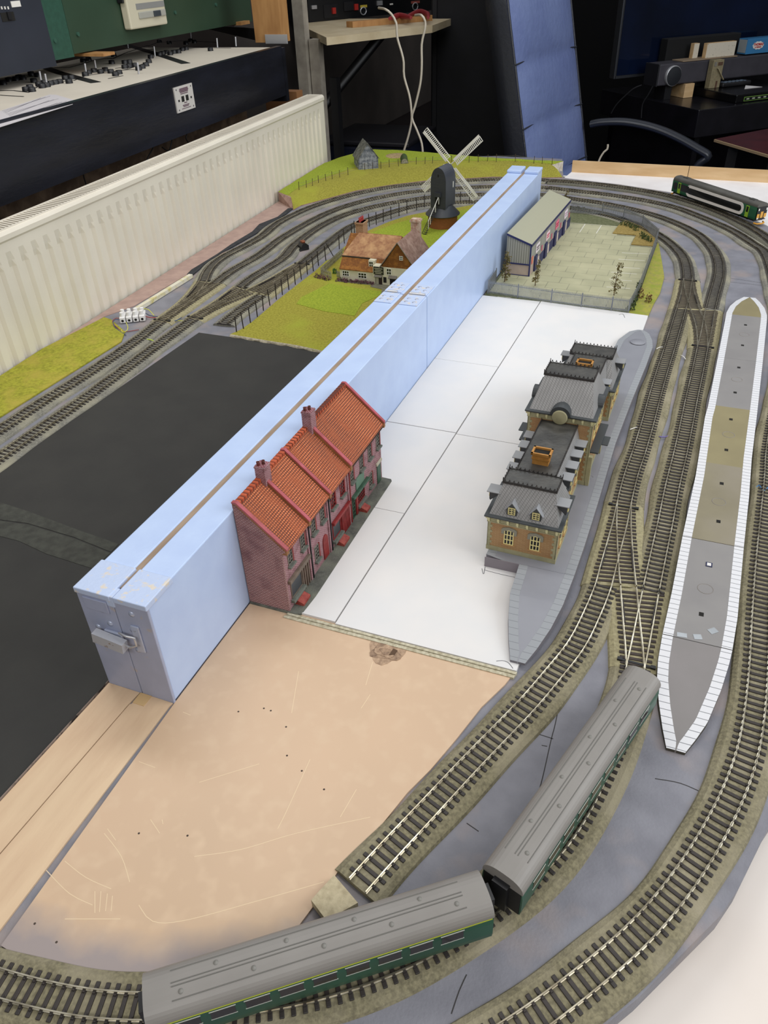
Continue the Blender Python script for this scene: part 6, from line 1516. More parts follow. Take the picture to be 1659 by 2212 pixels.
# socket plate on the fascia
pc = PX(399, 211, -903)
def onf(u, v, off_=-3.0):
    d = ray(u, v); n = fn; o = fA+fn*off_; t = ((o-CAM.xy).dot(n))/(Vector((d.x, d.y)).dot(n)); p = CAM+d*t; return p
c_ = onf(399, 211); al = lambda p: (p.xy-fA).dot(fd)
q = [onf(375, 190), onf(414, 179), onf(423, 232), onf(384, 245)]
a0_, a1_, z0_, z1_ = al(q[0]), al(q[1]), (q[2].z+q[3].z)/2, (q[0].z+q[1].z)/2
pl_ = thing('socket_plate', 'white screwed socket plate with two black slots on the black fascia', 'socket plate', (c_.x, c_.y, z0_))
def fbox(a0, a1, z0, z1, d0, d1):
    p = [fA+fd*a0+fn*d0, fA+fd*a1+fn*d0, fA+fd*a1+fn*d1, fA+fd*a0+fn*d1]
    return MB().prism([(k.x, k.y) for k in p], z0, z1)
am, wz, hz_ = (a0_+a1_)/2, abs(a1_-a0_), z1_-z0_
M_PL = mat('white plate', '#cfcac4', rough=.4)
fbox(am-wz/2, am+wz/2, z0_, z1_, -3.2, 0).part('plate', M_PL, pl_)
for s in (-1, 1):
    fbox(am+s*wz*.12-wz*.07, am+s*wz*.12+wz*.07, z0_+hz_*.38, z0_+hz_*.6, -3.8, -3).part('slot', M_DARK, pl_)
    fbox(am+s*wz*.34-wz*.035, am+s*wz*.34+wz*.035, z0_+hz_*.42, z0_+hz_*.5, -3.8, -3).part('hole', M_DARK, pl_)
    for zz in (.1, .9): fbox(am+s*wz*.4-1.6, am+s*wz*.4+1.6, z0_+hz_*zz-1.6, z0_+hz_*zz+1.6, -4, -3).part('screw', mat('grey screw', '#77747a', rough=.4, metal=.6), pl_)
mb = MB()
for (w_, z_, t_) in ((.46, .86, 3), (.5, .80, 3), (.44, .74, 3), (.4, .68, 2), (.16, .31, 2), (.36, .22, 2), (.3, .17, 2), (.5, .1, 1.4)):
    x_ = fbox(am-wz*w_/2, am+wz*w_/2, z0_+hz_*z_, z0_+hz_*z_+t_, -3.7, -3); mb.add(x_.v, x_.f)
mb.part('plate_lettering', mat('plum print', '#6d5560', rough=.6), pl_, 'small illegible dark lettering')
# green cabinet, dark cabinet, intercom
GX = -1200.0
gcab = thing('green_cabinet', 'dark green painted wall cabinet above the control desk', 'cabinet', (GX, 1900, 398))
M_GC = mat('cabinet green', '#314736', rough=.45, var='#2c4130', size=200); M_GC2 = mat('lighter green stile', '#2b5243', rough=.5, var='#264a3c', size=12)
yA = PX(160, 118, GX)[1]; yB = PX(545, 45, GX)[1]; yC = PX(120, 135, GX)[1]
MB().box((GX-200, yA+1, 400), (GX, yB, 900)).part('front_panel', M_GC, gcab)
MB().box((GX-200, yC, 394), (GX+1, yA-1, 900)).part('stile', M_GC2, gcab)
for u, v in ((168,74),(466,10),(378,27),(118,88)):
    p = PX(u, v, GX+1); MB().cyl((GX, p[1], p[2]), (GX+4, p[1], p[2]), 5, n=10).part('screw_head', mat('green screw', '#35584a', rough=.4), gcab)
ncab = thing('dark_cabinet', 'charcoal blue equipment cabinet at the top left corner with a recessed panel', 'cabinet', (GX, 1000, 380))
M_NV = mat('charcoal blue metal', '#2b2f3a', rough=.5, var='#262a34', size=120)
MB().box((GX-200, 560, 382), (GX+3, yC-1, 900)).part('front_panel', M_NV, ncab)
def xbox(u0, v0, u1, v1, X, d0, d1):
    a, b = PX(u0, v0, X), PX(u1, v1, X); return MB().box((X+d0, min(a[1], b[1]), min(a[2], b[2])), (X+d1, max(a[1], b[1]), max(a[2], b[2])))
xbox(0, 28, 33, 44, GX+3, -.5, 1.2).part('recess', M_DARK, ncab); xbox(12, 26, 24, 42, GX+3, 1, 5).part('switch_lever', M_BLACK, ncab)
xbox(22, 3, 45, 14, GX+3, 0, 1.5).part('label', M_WHITE, ncab)
for u in (1, 8, 15): xbox(u, 14, u+4, 20, GX+3, 0, 1.6).part('white_digit', M_WHITE, ncab)
ic = thing('intercom', 'cream intercom unit with a slatted speaker fixed to the green cabinet', 'intercom', PX(320, 60, GX+2))
M_IC = mat('cream plastic', '#cdc6ae', rough=.4)
ia = PX(300, 64, GX+26); ib = PX(363, 50, GX+26); zt = 560.0
ya_, yb_ = ia[1], ib[1]; zb_ = (ia[2]+ib[2])/2+2
MB().bbox((GX+2, ya_-32, zb_-2), (GX+26, yb_, zt), 4).part('case', M_IC, ic)
MB().bbox((GX+1, ya_-40, zb_+60), (GX+20, ya_-33, zt), 2).part('side_strip', M_BLACK, ic)
for k in range(7): MB().box((GX+25.5, ya_+14, zb_+66+k*9), (GX+27, yb_-8, zb_+69.5+k*9)).part('speaker_slot', mat('slot shade', '#97917c', rough=.7), ic)
MB().box((GX+25.5, ya_+6, zb_+42), (GX+27, yb_-4, zb_+56)).part('label_band', mat('grey label', '#8b8b88', rough=.5), ic)
MB().bbox((GX+25, ya_+10, zb_+20), (GX+30, yb_-6, zb_+36), 2).part('slider', mat('grey slider', '#a7a69c', rough=.4), ic)
MB().bbox((GX+28, (ya_+yb_)/2+4, zb_+21), (GX+34, (ya_+yb_)/2+36, zb_+35), 1.5).part('button', mat('dark button', '#3c4248', rough=.4), ic)
for (u, v, w_, lb) in ((226, 122, 30, 'cut end of a pine batten under the green cabinet, left one'), (522, 47, 40, 'cut end of a pine batten under the green cabinet, right one')):
    p = PX(u, v, GX+60) if v > 60 else PX(u, v, GX+20)
    MB().box((GX-150, p[1]-4, p[2]), (p[0], p[1]+w_+14, 397)).top('pine_batten', M_WOODO, lb, 'batten')
# pine post with bracket
pp0, pp1 = PY(553, 98, 2190), PY(611, 92, 2190)
po = thing('pine_post', 'upright pine post at the right hand end of the green cabinet', 'post', ((pp0[0]+pp1[0])/2, 2200, 352))
MB().box((pp0[0], 2190, 357), (pp1[0]-4, 2250, 900)).part('post', M_WOODO, po)
MB().box((pp0[0]+10, 2195, 20), (pp1[0]+30, 2240, 216)).part('lower_post', mat('shaded pine', '#8b5f3a', rough=.7), po)
a, b = PY(573, 95, 2182), PY(618, 72, 2182)
MB().bbox((a[0], 2184, a[2]), (b[0], 2189.5, a[2]+26), 1).part('metal_plate', M_METAL, po)
mb = MB(); p1_, p2_ = PZ(445, 62, 354), PZ(572, 92, 354)
mb.hexa([(p1_[0],p1_[1],354),(p2_[0],p2_[1],354),(p2_[0]+4,p2_[1]+8,354),(p1_[0]+4,p1_[1]+8,354)], [(p1_[0],p1_[1],366),(p2_[0],p2_[1],392),(p2_[0]+4,p2_[1]+8,392),(p1_[0]+4,p1_[1]+8,366)]); mb.part('black_bracket', M_BLACK, po)
# dangling cables below the desk
for i, (pts, lb) in enumerate([([(330,320),(318,345),(322,370)], 'thin black cable loop hanging under the desk, leftmost'), ([(372,300),(365,325),(350,318)], 'thin black cable loop hanging under the desk, in the middle'),
                  ([(405,285),(402,300),(412,313)], 'short black cable hanging under the right part of the desk'), ([(180,375),(186,400),(184,412)], 'black cable hanging low under the left part of the desk')]):
    P = catmull([Vector(PX(u, v, -960)) for u, v in [(pts[0][0]+6, pts[0][1]-24)]+pts], 6); mb = MB(); mb.tube(P, 1.6, 5); mb.top('hanging_cable', M_BLACK, lb, 'cable')
# ------------------------------------------------------------------ workshop shelf behind
PXB = -1450.0; zpb = PX(705, 335, PXB)[2]
bp_ = thing('bench_panel', 'brown grey panel under the workshop shelf', 'panel', (PXB, 3400, -300))
MB().box((PXB-12, 2700, zpb), (PXB, 5500, 470)).part('panel', M_BWALL, bp_)
MB().box((PXB-14, 2700, FZ), (PXB-4, 5500, zpb-1)).part('lower_panel', mat('very dark red brown', '#1c1211', rough=.9), bp_)
wp = thing('white_post', 'white painted timber upright beside the end of the radiator', 'post', (-1060, 2560, -200))
a, b, c2 = PY(638, 100, 2560), PY(662, 100, 2560), PY(686, 100, 2560)
M_WP = mat('grubby white timber', '#a39b8e', rough=.6, var='#8d857a', size=40)
MB().box((a[0], 2560, -600), (b[0]-4, 2600, 700)).part('front_upright', M_WP, wp); MB().box((b[0], 2580, -600), (c2[0]-6, 2620, 330)).part('rear_upright', M_WP, wp)
SZ = 345.0
s0, s1, s2, s3 = PZ(705, 81, SZ), PZ(934, 55, SZ), PZ(934, 30, SZ), PZ(643, 52, SZ)
wsf = thing('workshop_shelf', 'pale wooden shelf holding the black power supply', 'shelf', (s0[0], s0[1], SZ-24))
MB().prism([s0[:2], s1[:2], (s1[0]-20, s1[1]+300), (s3[0]+40, s3[1]+260), s3[:2]], SZ-24, SZ).part('board', mat('pale birch board', '#cdbd9d', rough=.6, var='#c0ae8c', size=60), wsf)
mb = MB(); b0, b1 = Vector(PY(705, 222, 2640)), Vector(PY(822, 78, 2840)); d = (b1-b0)
mb.tube([b0-d*.15, b1+d*.02], 20, 4); sl_ = mb.part('slotted_strut', mat('black slotted steel', '#0f0f11', rough=.5), wsf)
MB().box((s0[0]-70, 2630, -200), (s0[0]-40, 2665, 200)).part('wall_strut', mat('black slotted steel', '#0f0f11'), wsf)
fd2 = (Vector(s1)-Vector(s0)).normalized(); fn2 = Vector((-fd2.y, fd2.x, 0))
ps0 = Vector(PZ(668, 49, SZ)); psn = Vector((fn2.x, fn2.y))
ps = thing('power_supply', 'black bench power supply with sockets standing on the workshop shelf', 'power supply', tuple(ps0))
def onps(u, v):
    d = ray(u, v); t = ((ps0-CAM).xy.dot(psn))/Vector((d.x, d.y)).dot(psn); return CAM+d*t
pe = onps(934, 20)
def psbox(u0, v0, u1, v1, d0, d1):
    a, b = onps(u0, v0), onps(u1, v1); z0, z1 = min(a.z, b.z), max(a.z, b.z)
    P = [a-fn2*d0, b-fn2*d0, b-fn2*d1, a-fn2*d1]; return MB().prism([(k.x, k.y) for k in P], z0, z1)
P = [ps0, pe, pe+fn2*160, ps0+fn2*160]
MB().prism([(k.x, k.y) for k in P], SZ+.5, SZ+220).part('case', mat('black case', '#101114', rough=.4), ps)
psbox(700, 40, 728, 8, 0, 3).part('round_socket', mat('socket grey', '#1e1f22', rough=.3), ps)
psbox(716, 30, 722, 16, 3, 12).part('red_plug', mat('red plug', '#a32a24', rough=.4), ps); psbox(764, 22, 771, 8, 0, 10).part('red_plug', mat('red plug', '#a32a24'), ps)
psbox(742, 24, 762, 3, 0, 6).part('black_terminal', M_BLACK, ps); psbox(778, 17, 792, 10, 0, 3).part('yellow_label', mat('yellow label', '#b8a23a', rough=.5), ps)
for (u, v) in ((784, 24), (896, 14)):
    c3 = onps(u, v)-fn2*3; mb = MB(); pts = [c3+fd2*16*math.cos(k*PI/6)+Vector((0, 0, 14*math.sin(k*PI/6))) for k in range(13)]; mb.tube(pts, 2.6, 6); mb.part('ring_terminal', M_METAL, ps)
psbox(672, 20, 682, 11, 0, 8).part('toggle', M_METAL, ps); psbox(814, 12, 824, 1, 0, 8).part('chrome_clip', M_METAL, ps)
psbox(888, 8, 906, 1, 0, 3).part('pink_label', mat('pink label', '#b05a50', rough=.5), ps); psbox(842, 11, 848, 7, 0, 3).part('white_mark', M_WHITE, ps)
q0, q1 = Vector(PZ(762, 60, SZ)), Vector(PZ(934, 45, SZ))
MB().prism([(k.x, k.y) for k in (q0, q1, q1+fn2*40, q0+fn2*40)], SZ+.3, SZ+20).top('pine_lath', M_WOODO, 'rounded pine lath lying along the front of the workshop shelf', 'batten')
for i, (pts, lb) in enumerate([([(842,40),(862,34),(888,38)], 'red pliers handle lying on the workshop shelf, left one'), ([(880,36),(904,26),(922,30),(925,38)], 'red pliers handle lying on the workshop shelf, right one')]):
    P = catmull([Vector(PZ(u, v, SZ+26))+fn2*0 for u, v in pts], 8); n = len(P); mb = MB(); mb.tube(P, 9, 8, rs=[6+5*math.sin(PI*k/(n-1)) for k in range(n)]); mb.top('pliers_handle', mat('red rubber', '#8e2529', rough=.5), lb, 'tool')
# white mains cables
M_CAB = mat('cream flex', '#c9bfae', rough=.5)
for pts, lb in (([(818,17),(832,20),(845,30),(856,50),(858,80),(868,115),(872,135),(873,165),(884,205),(888,232),(889,262),(882,295),(872,328),(870,345)], 'cream flex hanging from the power supply, crossing to the left'),
                ([(897,33),(910,33),(918,45),(918,62),(911,95),(911,140),(908,180),(897,228),(890,254),(900,280),(911,310),(914,345)], 'cream flex hanging from the shelf edge, crossing to the right')):
    k_ = len(pts); P = []
    for i, (u, v) in enumerate(pts): P.append(Vector(PY(u, v, 2700 if i < 1 else 2560)))
    P = catmull(P, 12); mb = MB(); mb.tube(P, 4.0, 8); mb.top('mains_cable', M_CAB, lb, 'cable')
# tall black cabinet and clutter
tb_ = thing('tall_black_cabinet', 'tall matt black cabinet standing left of the office chair', 'cabinet', (-650, 3300, FZ))
x0, x1 = PY(930, 100, 3250)[0], PY(1130, 100, 3250)[0]
MB().bbox((x0, 3250, FZ), (x1, 3600, 900), 10).part('body', mat('matt black cloth', '#0d0d10', rough=.8, var='#131318', size=80), tb_)
MB().box((x0+12, 3240, FZ+20), (x0+30, 3250, 880)).part('edge_strip', mat('charcoal strip', '#17181c', rough=.6), tb_)
bb_ = thing('dark_box', 'dark storage box on the floor behind the hillside', 'box', (-900, 2900, FZ))
MB().bbox((-1130, 2760, FZ), (-760, 3100, -60), 12).part('body', mat('dark blue black plastic', '#10131f', rough=.5, var='#141a30', size=120), bb_)
MB().bbox((-1140, 2750, -60), (-750, 3110, -40), 6).part('lid', mat('dark lid', '#15141a', rough=.5), bb_)
# ------------------------------------------------------------------ office chair
M_LEA = mat('dark blue leather', '#7381ac', rough=.36, var='#6875a2', size=200, bump=.25, bsize=25, spec=.6); M_LEAB = mat('black leather side', '#2c2e35', rough=.4, bump=.2, bsize=12)
ch_o = PY(1155, 345, 2650); az = math.radians(90-11)
chx = thing('office_chair', 'high backed office chair in dark blue leather with a curved black armrest', 'chair', (ch_o[0], ch_o[1], FZ), rz=az, local=True)
hz0 = ch_o[2]-FZ
WB, HB, TH = 610., 1060., 95.
tilt = math.radians(13)
def cpt(s, t, d):      # s along width (local +x), t up the back, d outwards (local -y is the sitting side)
    inset = 0
    if t > HB-260: k = (t-(HB-260))/260; inset = 150*(1-math.sqrt(max(0, 1-k*k)))
    taper = 20*max(0, t)/HB
    s2_ = inset+taper+(WB-2*(inset+taper))*s/WB
    return (s2_, -d+t*math.sin(tilt)*1.0+(-60*math.sin(PI*max(0, min(1, (t)/500)))*0), hz0-330+t*math.cos(tilt))
seams = [0, 230, 435, 645, 860, HB]
rows = []
nT = 60
for i in range(nT+1):
    t = HB*i/nT; r = []
    for j in range(17):
        s = WB*j/16; e = 1-abs(2*j/16-1)**6
        k = max(q for q in range(5) if seams[q] <= t+1e-6) if t < HB else 4
        f = (t-seams[k])/(seams[k+1]-seams[k]); bul = 22*(math.sin(PI*min(1, max(0, f)))**.35)*e
        r.append(cpt(s, t, TH*.35+bul))
    rows.append(r)
mb = MB(); mb.grid(rows, True, flip=False); bkp = mb.part('backrest', M_LEA, chx)
rows = []
for i in range(nT+1):
    t = HB*i/nT; rows.append([cpt(0, t, TH*.35), cpt(-6, t, 0), cpt(0, t, -TH*.5), cpt(WB*.5, t, -TH*.62), cpt(WB, t, -TH*.5), cpt(WB+6, t, 0), cpt(WB, t, TH*.35)])
mb = MB(); mb.grid(rows, True, flip=True); mb.part('back_shell', M_LEAB, bkp)
mb = MB(); mb.tube([cpt(4, HB*k/30, TH*.38) for k in range(31)], 5, 6); mb.tube([cpt(WB-4, HB*k/30, TH*.38) for k in range(31)], 5, 6); mb.part('piping', M_LEAB, bkp)
for t in seams[1:5]:
    mb = MB(); mb.tube([cpt(WB*k/16, t+10*math.sin(PI*k/16), TH*.35+6) for k in range(17)], 3, 6); mb.part('seam', M_LEAB, bkp)
mb = MB(); mb.bbox((10, -520, hz0-400), (WB-10, 20, hz0-300), 30); mb.part('seat', M_LEA, chx)
mb = MB(); mb.cyl((WB/2, -230, 120), (WB/2, -230, hz0-395), 28, n=14); mb.part('gas_column', M_BLACK, chx)
for k in range(5):
    a = 2*PI*k/5+.3; mb = MB(); e = (WB/2+290*math.cos(a), -230+290*math.sin(a), 62); mb.tube([(WB/2, -230, 120), e], 22, 8, rs=[26, 16]); l_ = mb.part('base_leg', M_BLACK, chx)
    MB().cyl((e[0]-12, e[1], 28), (e[0]+12, e[1], 28), 28, n=14).part('castor', M_BLACK, l_)
# armrests, authored from the view then moved to the chair frame
inv = (Matrix.Translation((ch_o[0], ch_o[1], FZ)) @ Matrix.Rotation(az, 4, 'Z')).inverted()
arm = [(1278,268),(1300,264),(1345,263),(1390,270),(1430,282),(1470,300),(1505,320),(1528,334),(1527,342),(1512,352),(1500,372),(1490,420)]
P = catmull([Vector(PY(u, v, 3220)) for u, v in arm], 12); P = [inv @ p for p in P]
M_ARM = mat('satin black plastic', '#23262e', rough=.32)
for dy in (0,):
    mb = MB(); n = len(P); rows = []
    shift = Vector((0, 0, 0)) if dy == 0 else Vector((-WB-20, 0, 0))
    for i, p in enumerate(P):
        t = (P[min(i+1, n-1)]-P[max(i-1, 0)]).normalized(); side = Vector((1, 0, 0)); up = side.cross(t).normalized(); r = []
        for k in range(12): a_ = 2*PI*k/12; r.append(tuple(p+shift+side*26*math.cos(a_)+up*15*math.sin(a_)))
        r.append(r[0]); rows.append(r)
    mb.grid(rows, True); mb.part('armrest', M_ARM, chx)
# ------------------------------------------------------------------ television corner
KZ = -60.0; KO = PZ(1510, 238, KZ); ka = math.radians(43.4); ke1 = Vector((math.cos(ka), math.sin(ka))); ke2 = Vector((-ke1.y, ke1.x))
def kp(u, v, b):
    d = ray(u, v); o = Vector(KO[:2])+ke2*b; t = ((o-CAM.xy).dot(ke2))/Vector((d.x, d.y)).dot(ke2); p = CAM+d*t; return ((p.xy-Vector(KO[:2])).dot(ke1), b, p.z-KZ)
def kz(u, v, z=0): p = PZ(u, v, KZ+z); q = Vector(p[:2])-Vector(KO[:2]); return (q.dot(ke1), q.dot(ke2), z)
def kthing(nm, lb, cat, z=0, a=0, b=0): 
    w_ = Vector(KO[:2])+ke1*a+ke2*b; o = thing(nm, lb, cat, (w_.x, w_.y, KZ+z), rz=ka, local=True); ORG[o.name] = (a, b, z); return o
tc_ = kthing('tv_cabinet', 'black low television cabinet in the far right corner', 'cabinet')
M_TC = mat('satin black cabinet', '#131317', rough=.25, var='#1a191f', size=100)
MB().bbox((0, 0, -118), (1500, 760, 0), 3).part('top_box', M_TC, tc_)
MB().box((60, 60, FZ-KZ), (90, 740, -118)).part('side_panel', M_TC, tc_); MB().box((1400, 60, FZ-KZ), (1430, 740, -118)).part('side_panel', M_TC, tc_)
MB().box((60, 700, FZ-KZ), (1430, 740, -118)).part('back_panel', M_TC, tc_)
# television
tvbl = kp(1325, 172, 470)
tv = kthing('television', 'large black flat screen television with a thin silver bezel', 'television', z=tvbl[2], a=tvbl[0]+600, b=470)
a0 = tvbl[0]; z0 = tvbl[2]
MB().bbox((a0, 468, z0), (a0+1230, 510, z0+720), 4).part('bezel', mat('grey bezel', '#4b4d52', rough=.3, metal=.6), tv)
M_SCR2 = mat('dark glossy screen', '#0b1222', rough=.08, var='#101c38', size=400)
MB().box((a0+12, 465.5, z0+16), (a0+1218, 469, z0+708)).part('screen', M_SCR2, tv)
MB().box((a0+8, 464, z0+3), (a0+1222, 468.5, z0+14)).part('chin', mat('bright chin', '#6a6d73', rough=.2, metal=.8), tv)
MB().box((a0+500, 480, 0.5), (a0+720, 640, 12)).box((a0+580, 512, 10), (a0+640, 540, z0+100)).part('stand', M_BLACK, tv)
# soundbar
sb0, sb1 = kp(1419, 187, 300), kp(1421, 140, 300); a0 = sb0[0]; zl, zh = min(sb0[2], 66)-0, sb1[2]
sbr = kthing('soundbar', 'long dark grey soundbar with a round speaker at its left end', 'soundbar', z=0, a=a0+400, b=300)
M_SB1 = mat('grey speaker cloth', '#403e45', rough=.6, var='#39373e', size=60)
MB().bbox((a0, 300, zl), (a0+900, 400, zh), 6).part('bar', M_SB1, sbr)
MB().bbox((a0-6, 300, zl-2), (a0+2, 400, zh+1), 2).part('end_cap', mat('dark end cap', '#232328', rough=.4), sbr)
c4 = kp(1454, 164, 292); mb = MB(); r_ = 44
for rr_, yy, nm, mm in ((r_, 286, 'speaker_ring', M_METAL), (r_-3, 283, 'speaker_grille', mat('slate grille', '#1b1e24', rough=.7))):
    q = MB().lathe((0, 0, 0), [(rr_, 0), (rr_, 14), (rr_*.96, 15), (0, 15.5)], 32); q.xf(Matrix.Translation((c4[0], yy+14, c4[2])) @ Matrix.Rotation(PI/2, 4, 'X')); q.part(nm, mm, sbr)
MB().box((a0+60, 310, .5), (a0+100, 390, zl+4)).part('foot', M_BLACK, sbr); MB().box((a0+800, 310, .5), (a0+840, 390, zl+4)).part('foot', M_BLACK, sbr)
MB().bbox((a0-130, 380, zh-6), (a0+900, 460, zh+4), 3).top if 0 else None
# silver bracket piece left of the soundbar
b5 = kp(1335, 165, 380); b6 = kp(1386, 155, 380)
# wooden block, converter box, remote, switch box
wa = kz(1480, 212); wb_ = kz(1446, 203); wt_ = kp(1480, 186, wa[1])
wbk = kthing('wooden_block', 'square pine block propping up the soundbar', 'block', a=wa[0], b=wa[1])
MB().bbox((wa[0]-12, wa[1], .4), (wa[0]+44, wa[1]+110, min(zl-1, 62)), 1.5).part('block', M_WOOD, wbk)
st0 = kz(1588, 224); hh = 34
stb = kthing('set_top_box', 'flat black set top box with a green rimmed label on the cabinet', 'set top box', a=st0[0]+200, b=st0[1]+100)
MB().bbox((st0[0], st0[1], .4), (st0[0]+420, st0[1]+330, 36), 4).part('case', mat('gloss black', '#0e0e10', rough=.2), stb)
mb = MB(); gx0 = kp(1607, 214, st0[1])[0]; mb.box((gx0, st0[1]-1.2, 6), (gx0+150, st0[1]+.2, 24)); mb.part('label_rim', mat('green rim', '#7fae4a', rough=.4), stb)
MB().box((gx0+2, st0[1]-1.8, 8), (gx0+148, st0[1]-.8, 22)).part('label', M_BLACK, stb)
for k in range(4): MB().box((gx0+14+k*34, st0[1]-2.4, 12), (gx0+30+k*34, st0[1]-1.6, 18)).part('label_mark', mat('pale mark', '#a9b09a', rough=.5), stb)
r0 = kz(1560, 190, 36)
rm = kthing('remote_control', 'black remote control resting on the set top box', 'remote control', z=36.5, a=r0[0]+60, b=r0[1]+40)
MB().bbox((r0[0], r0[1], 36.5), (r0[0]+180, r0[1]+44, 56), 6).part('case', M_BLACK, rm)
for k in range(6):
    for j in range(3): MB().box((r0[0]+16+k*24, r0[1]+7+j*12, 56), (r0[0]+30+k*24, r0[1]+14+j*12, 58)).part('button', mat('bluish button', '#6a7888', rough=.4), rm)
r1 = kz(1605, 192, 36)
MBp = MB().prism([(r1[0], r1[1]-10), (r1[0]+110, r1[1]-10), (r1[0]+80, r1[1]+70)], 36.6, 37.4)
wpp = kthing('paper_scrap', 'white paper scrap under the remote control', 'paper', z=36.5, a=r1[0], b=r1[1]); MBp.part('paper', M_PAPER, wpp)
# model signal box leaning in front of the soundbar
sg0 = kp(1533, 182, 260); sg1 = kp(1568, 128, 260)
sg = kthing('model_signal_box', 'small beige card signal box model with an outside staircase', 'model building', z=0, a=(sg0[0]+sg1[0])/2, b=260)
zs_ = 37.0
MB().box((sg0[0], 262, zs_), (sg1[0]-6, 292, sg1[2])).part('wall', mat('beige card wall', '#93886a', rough=.8, var='#857a5e', size=10), sg)
MB().box((sg0[0]+30, 260.5, sg1[2]-24), (sg1[0]-12, 262.2, sg1[2]-10)).part('window_strip', mat('brown window', '#5d4434', rough=.6), sg)
MB().box((sg0[0]+8, 260.5, sg1[2]-26), (sg0[0]+22, 262.2, sg1[2]-8)).part('window_strip', M_WFRAME, sg)
MB().box((sg0[0]+36, 260.5, zs_), (sg0[0]+46, 262.2, zs_+30)).part('door', mat('brown window', '#5d4434'), sg)
mb = MB(); mb.obox(((sg0[0]+sg1[0])/2+14, 254, (zs_+sg1[2])/2), (70, 9, 3), 0, 0, math.radians(48)); mb.part('staircase', mat('beige stair', '#a39878', rough=.8), sg)
# plank with white boards and the toy box on the soundbar
pk0 = kp(1477, 124, 300); zt_ = zh+.6
plk = kthing('thin_plank', 'thin brown plank laid on top of the soundbar', 'plank', z=zt_, a=pk0[0]+200, b=320)
MB().bbox((pk0[0], 300, zt_), (pk0[0]+330, 380, zt_+5), 1).part('plank', mat('weathered plank', '#8f7c66', rough=.8), plk)
for (u0, u1, v1, b_, lb) in ((1496, 1512, 93, 345, 'narrow white faced block, left of the pair on the plank'), (1524, 1592, 88, 312, 'wide white faced wooden block with black specks on the plank')):
    a_, c_2 = kp(u0, 120, b_), kp(u1, v1, b_); o = kthing('white_faced_block', lb, 'block', z=zt_+5, a=(a_[0]+c_2[0])/2, b=b_)
    MB().box((a_[0], b_+1, zt_+5.2), (c_2[0], b_+24, c_2[2])).part('block', M_WOOD, o); MB().box((a_[0]+1, b_-.5, zt_+6), (c_2[0]-1, b_+1, c_2[2]-1)).part('white_face', mat('specked white face', '#d8cfbd', rough=.7, var='#8d8573', size=8, lo=.62, hi=.72), o)
tx = kp(1611, 112, 306); ty = kp(1611, 86, 306)
tbx = kthing('toy_train_box', 'bright blue toy train carton with a red lettered white cloud logo', 'box', z=zt_, a=tx[0]+120, b=306)
bz0, bz1 = zt_+5.2, ty[2]+2
MB().bbox((tx[0], 306, bz0), (tx[0]+300, 366, bz1), 1).part('carton', mat('toy box blue', '#3f7fb0', rough=.35), tbx)
MB().box((tx[0]-1, 310, bz0+6), (tx[0]+.2, 362, bz1-4)).part('barcode_end', mat('pale end label', '#9fa6a8', rough=.5), tbx)
cc = kp(1638, 98, 305); mb = MB(); pts = [(cc[0]+34*math.cos(2*PI*k/40)*(1+.05*math.cos(10*2*PI*k/40)), cc[2]+17*math.sin(2*PI*k/40)*(1+.08*math.cos(10*2*PI*k/40))) for k in range(40)]
mb.prism_ax(pts, 304.6, 305.8, 'y'); lg_ = mb.part('logo_cloud', M_WHITE, tbx)
def text_part(body, size, centre, parent, m, name='lettering', bold=0.0):
    cu = bpy.data.curves.new('t', 'FONT'); cu.body = body; cu.size = size*S; cu.align_x = 'CENTER'; cu.align_y = 'CENTER'; cu.extrude = .3*S; cu.offset = bold*S
    to = bpy.data.objects.new('t', cu); COL.objects.link(to); bpy.context.view_layer.update()
    me = bpy.data.meshes.new_from_object(to.evaluated_get(bpy.context.evaluated_depsgraph_get())); bpy.data.objects.remove(to)
    me.transform(Matrix.Rotation(PI/2, 4, 'X')); off = ORG[parent.name] or (0, 0, 0)
    me.transform(Matrix.Translation([(c-o_)*S for c, o_ in zip(centre, off)])); me.materials.clear(); me.materials.append(m)
    o = bpy.data.objects.new(name, me); COL.objects.link(o); o.parent = parent; ORG[o.name] = ORG[parent.name]; return o
M_LR = mat('logo red', '#c02a2c', rough=.5)
text_part('THOMAS', 15, (cc[0], 304.2, cc[2]+4), lg_, M_LR, bold=.6); text_part('& FRIENDS', 8.5, (cc[0], 304.2, cc[2]-7.5), lg_, M_LR, bold=.3)
# dark hardware behind the blocks
bh = kthing('black_router', 'low black box behind the blocks on the soundbar', 'box', z=zt_, a=pk0[0]+100, b=420)
e0, e1_ = kp(1437, 122, 405), kp(1560, 74, 405)
MB().bbox((e0[0], 402, zt_-30), (e1_[0]+120, 455, e1_[2]), 4).part('case', mat('soft black', '#060608', rough=.8), bh)
MB().box((e0[0]+10, 410, .4), (e0[0]+50, 450, zt_-30)).part('foot', M_BLACK, bh)
# cables from the soundbar
for pts, lb in (([(1386,184),(1368,192),(1345,212),(1330,228),(1320,245)], 'thin black cable dropping from the left end of the soundbar'), ([(1410,186),(1400,205),(1388,225),(1385,255)], 'second thin black cable in front of the television cabinet side')):
    P = catmull([Vector(PY(u, v, 3900)) for u, v in pts], 12); mb = MB(); mb.tube(P, 3.2, 6); mb.top('thin_cable', M_BLACK, lb, 'cable')
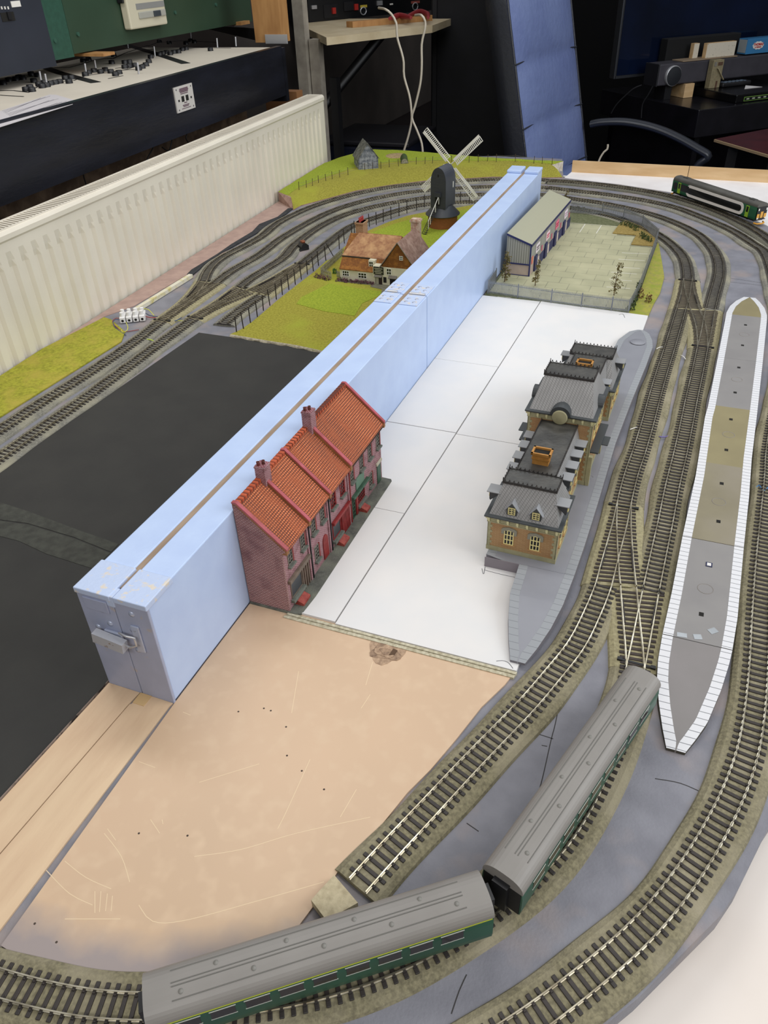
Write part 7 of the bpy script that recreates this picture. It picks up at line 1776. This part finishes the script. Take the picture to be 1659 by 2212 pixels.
# dark red table board and printed boxes below it
rz_ = -120.0; R0, R1, R2 = PZ(1545, 300, rz_), PZ(1700, 270, rz_), PZ(1700, 345, rz_)
rt = thing('red_folder_table', 'dark red topped board with a pale edge at the right edge of the photo', 'table', (R0[0]+150, R0[1], rz_-12))
MB().prism([R0[:2], R1[:2], R2[:2]], rz_-10, rz_).part('top', mat('dark maroon top', '#3f1417', rough=.4, var='#4c1a1d', size=90), rt)
MB().prism([R0[:2], R2[:2], (R2[0]-4, R2[1]-9), (R0[0]-4, R0[1]-9)], rz_-10, rz_-1).part('edge', mat('tan edging', '#a08766', rough=.6), rt)
MB().box((R1[0]-60, R0[1]+20, FZ), (R1[0]-20, R0[1]+60, rz_-10)).part('leg', M_BLACK, rt); MB().box((R0[0]+60, R0[1]-40, FZ), (R0[0]+100, R0[1], rz_-10)).part('leg', M_BLACK, rt)
gx = thing('game_box', 'flat box with a colourful blue and green printed lid behind the plywood strip', 'box', (700, 2800, FZ))
q = (470, 2640, 0)
MB().bbox((q[0]+70, q[1]-150, FZ), (q[0]+560, q[1]+420, -240), 4).part('carton', M_BLACK, gx)
MB().box((q[0]+74, q[1]-146, -240), (q[0]+556, q[1]+416, -237)).part('printed_lid', mat('printed lid', '#12303c', rough=.35, var='#2f5a50', size=60, var2='#25407a', size2=70, lo2=.52, hi2=.6), gx)
P = catmull([Vector(PY(u, v, 2620)) for u, v in ((1292,352),(1297,340),(1305,328),(1312,322),(1313,312))], 8); mb = MB(); mb.tube(P, 3.6, 6); mb.top('white_cable_end', M_CAB, 'short white cable end poking up beside the chair', 'cable')
# ------------------------------------------------------------------ camera, light, view
cd = bpy.data.cameras.new('camera'); cam = bpy.data.objects.new('camera', cd); COL.objects.link(cam)
cam.location = CAM*S; cam.rotation_euler = ROT; cd.sensor_fit = 'VERTICAL'; cd.sensor_height = 24.0
cd.lens = F_/H_*24.0; cd.clip_start = .01; cd.clip_end = 50; scene.camera = cam
def area(name, loc, tgt, sx, sy, pw, col=(1, 1, 1)):
    l = bpy.data.lights.new(name, 'AREA'); l.shape = 'RECTANGLE'; l.size = sx; l.size_y = sy; l.energy = pw; l.color = col
    o = bpy.data.objects.new(name, l); COL.objects.link(o); o.location = loc
    o.rotation_euler = (Vector(tgt)-Vector(loc)).to_track_quat('-Z', 'Y').to_euler(); return o
area('ceiling_tube_and_fill_light', (-.62, .8, 1.75), (-.5, .8, 0), .35, 1.5, 12, (1, .985, .95))
area('ceiling_tube_and_fill_light', (1.1, .2, 1.65), (.5, .5, 0), .35, 1.5, 6, (1, .97, .93))
area('ceiling_tube_and_fill_light', (.4, -1.5, 1.6), (.1, .4, 0), 1.4, .35, 15, (1, .975, .94))  # fill lamp added behind the camera to brighten faces turned towards it
area('right_side_fill', (2.5, 1.0, 1.35), (-.6, 1.2, .1), 2.4, 1.5, 46, (.92, .96, 1))  # side fill added from the right to lift right-facing sides; no window modelled
area('ceiling_tube_and_fill_light', (.2, 2.1, 1.9), (.2, 2.1, 0), 1.2, .35, 10, (.92, .96, 1))
w = bpy.data.worlds.new('World'); scene.world = w; w.use_nodes = True
w.node_tree.nodes['Background'].inputs[0].default_value = (.95, .97, 1, 1); w.node_tree.nodes['Background'].inputs[1].default_value = .42
scene.view_settings.view_transform = 'Standard'; scene.view_settings.look = 'None'; scene.view_settings.gamma = 1
scene.view_settings.use_curve_mapping = False; scene.view_settings.exposure = 0.0
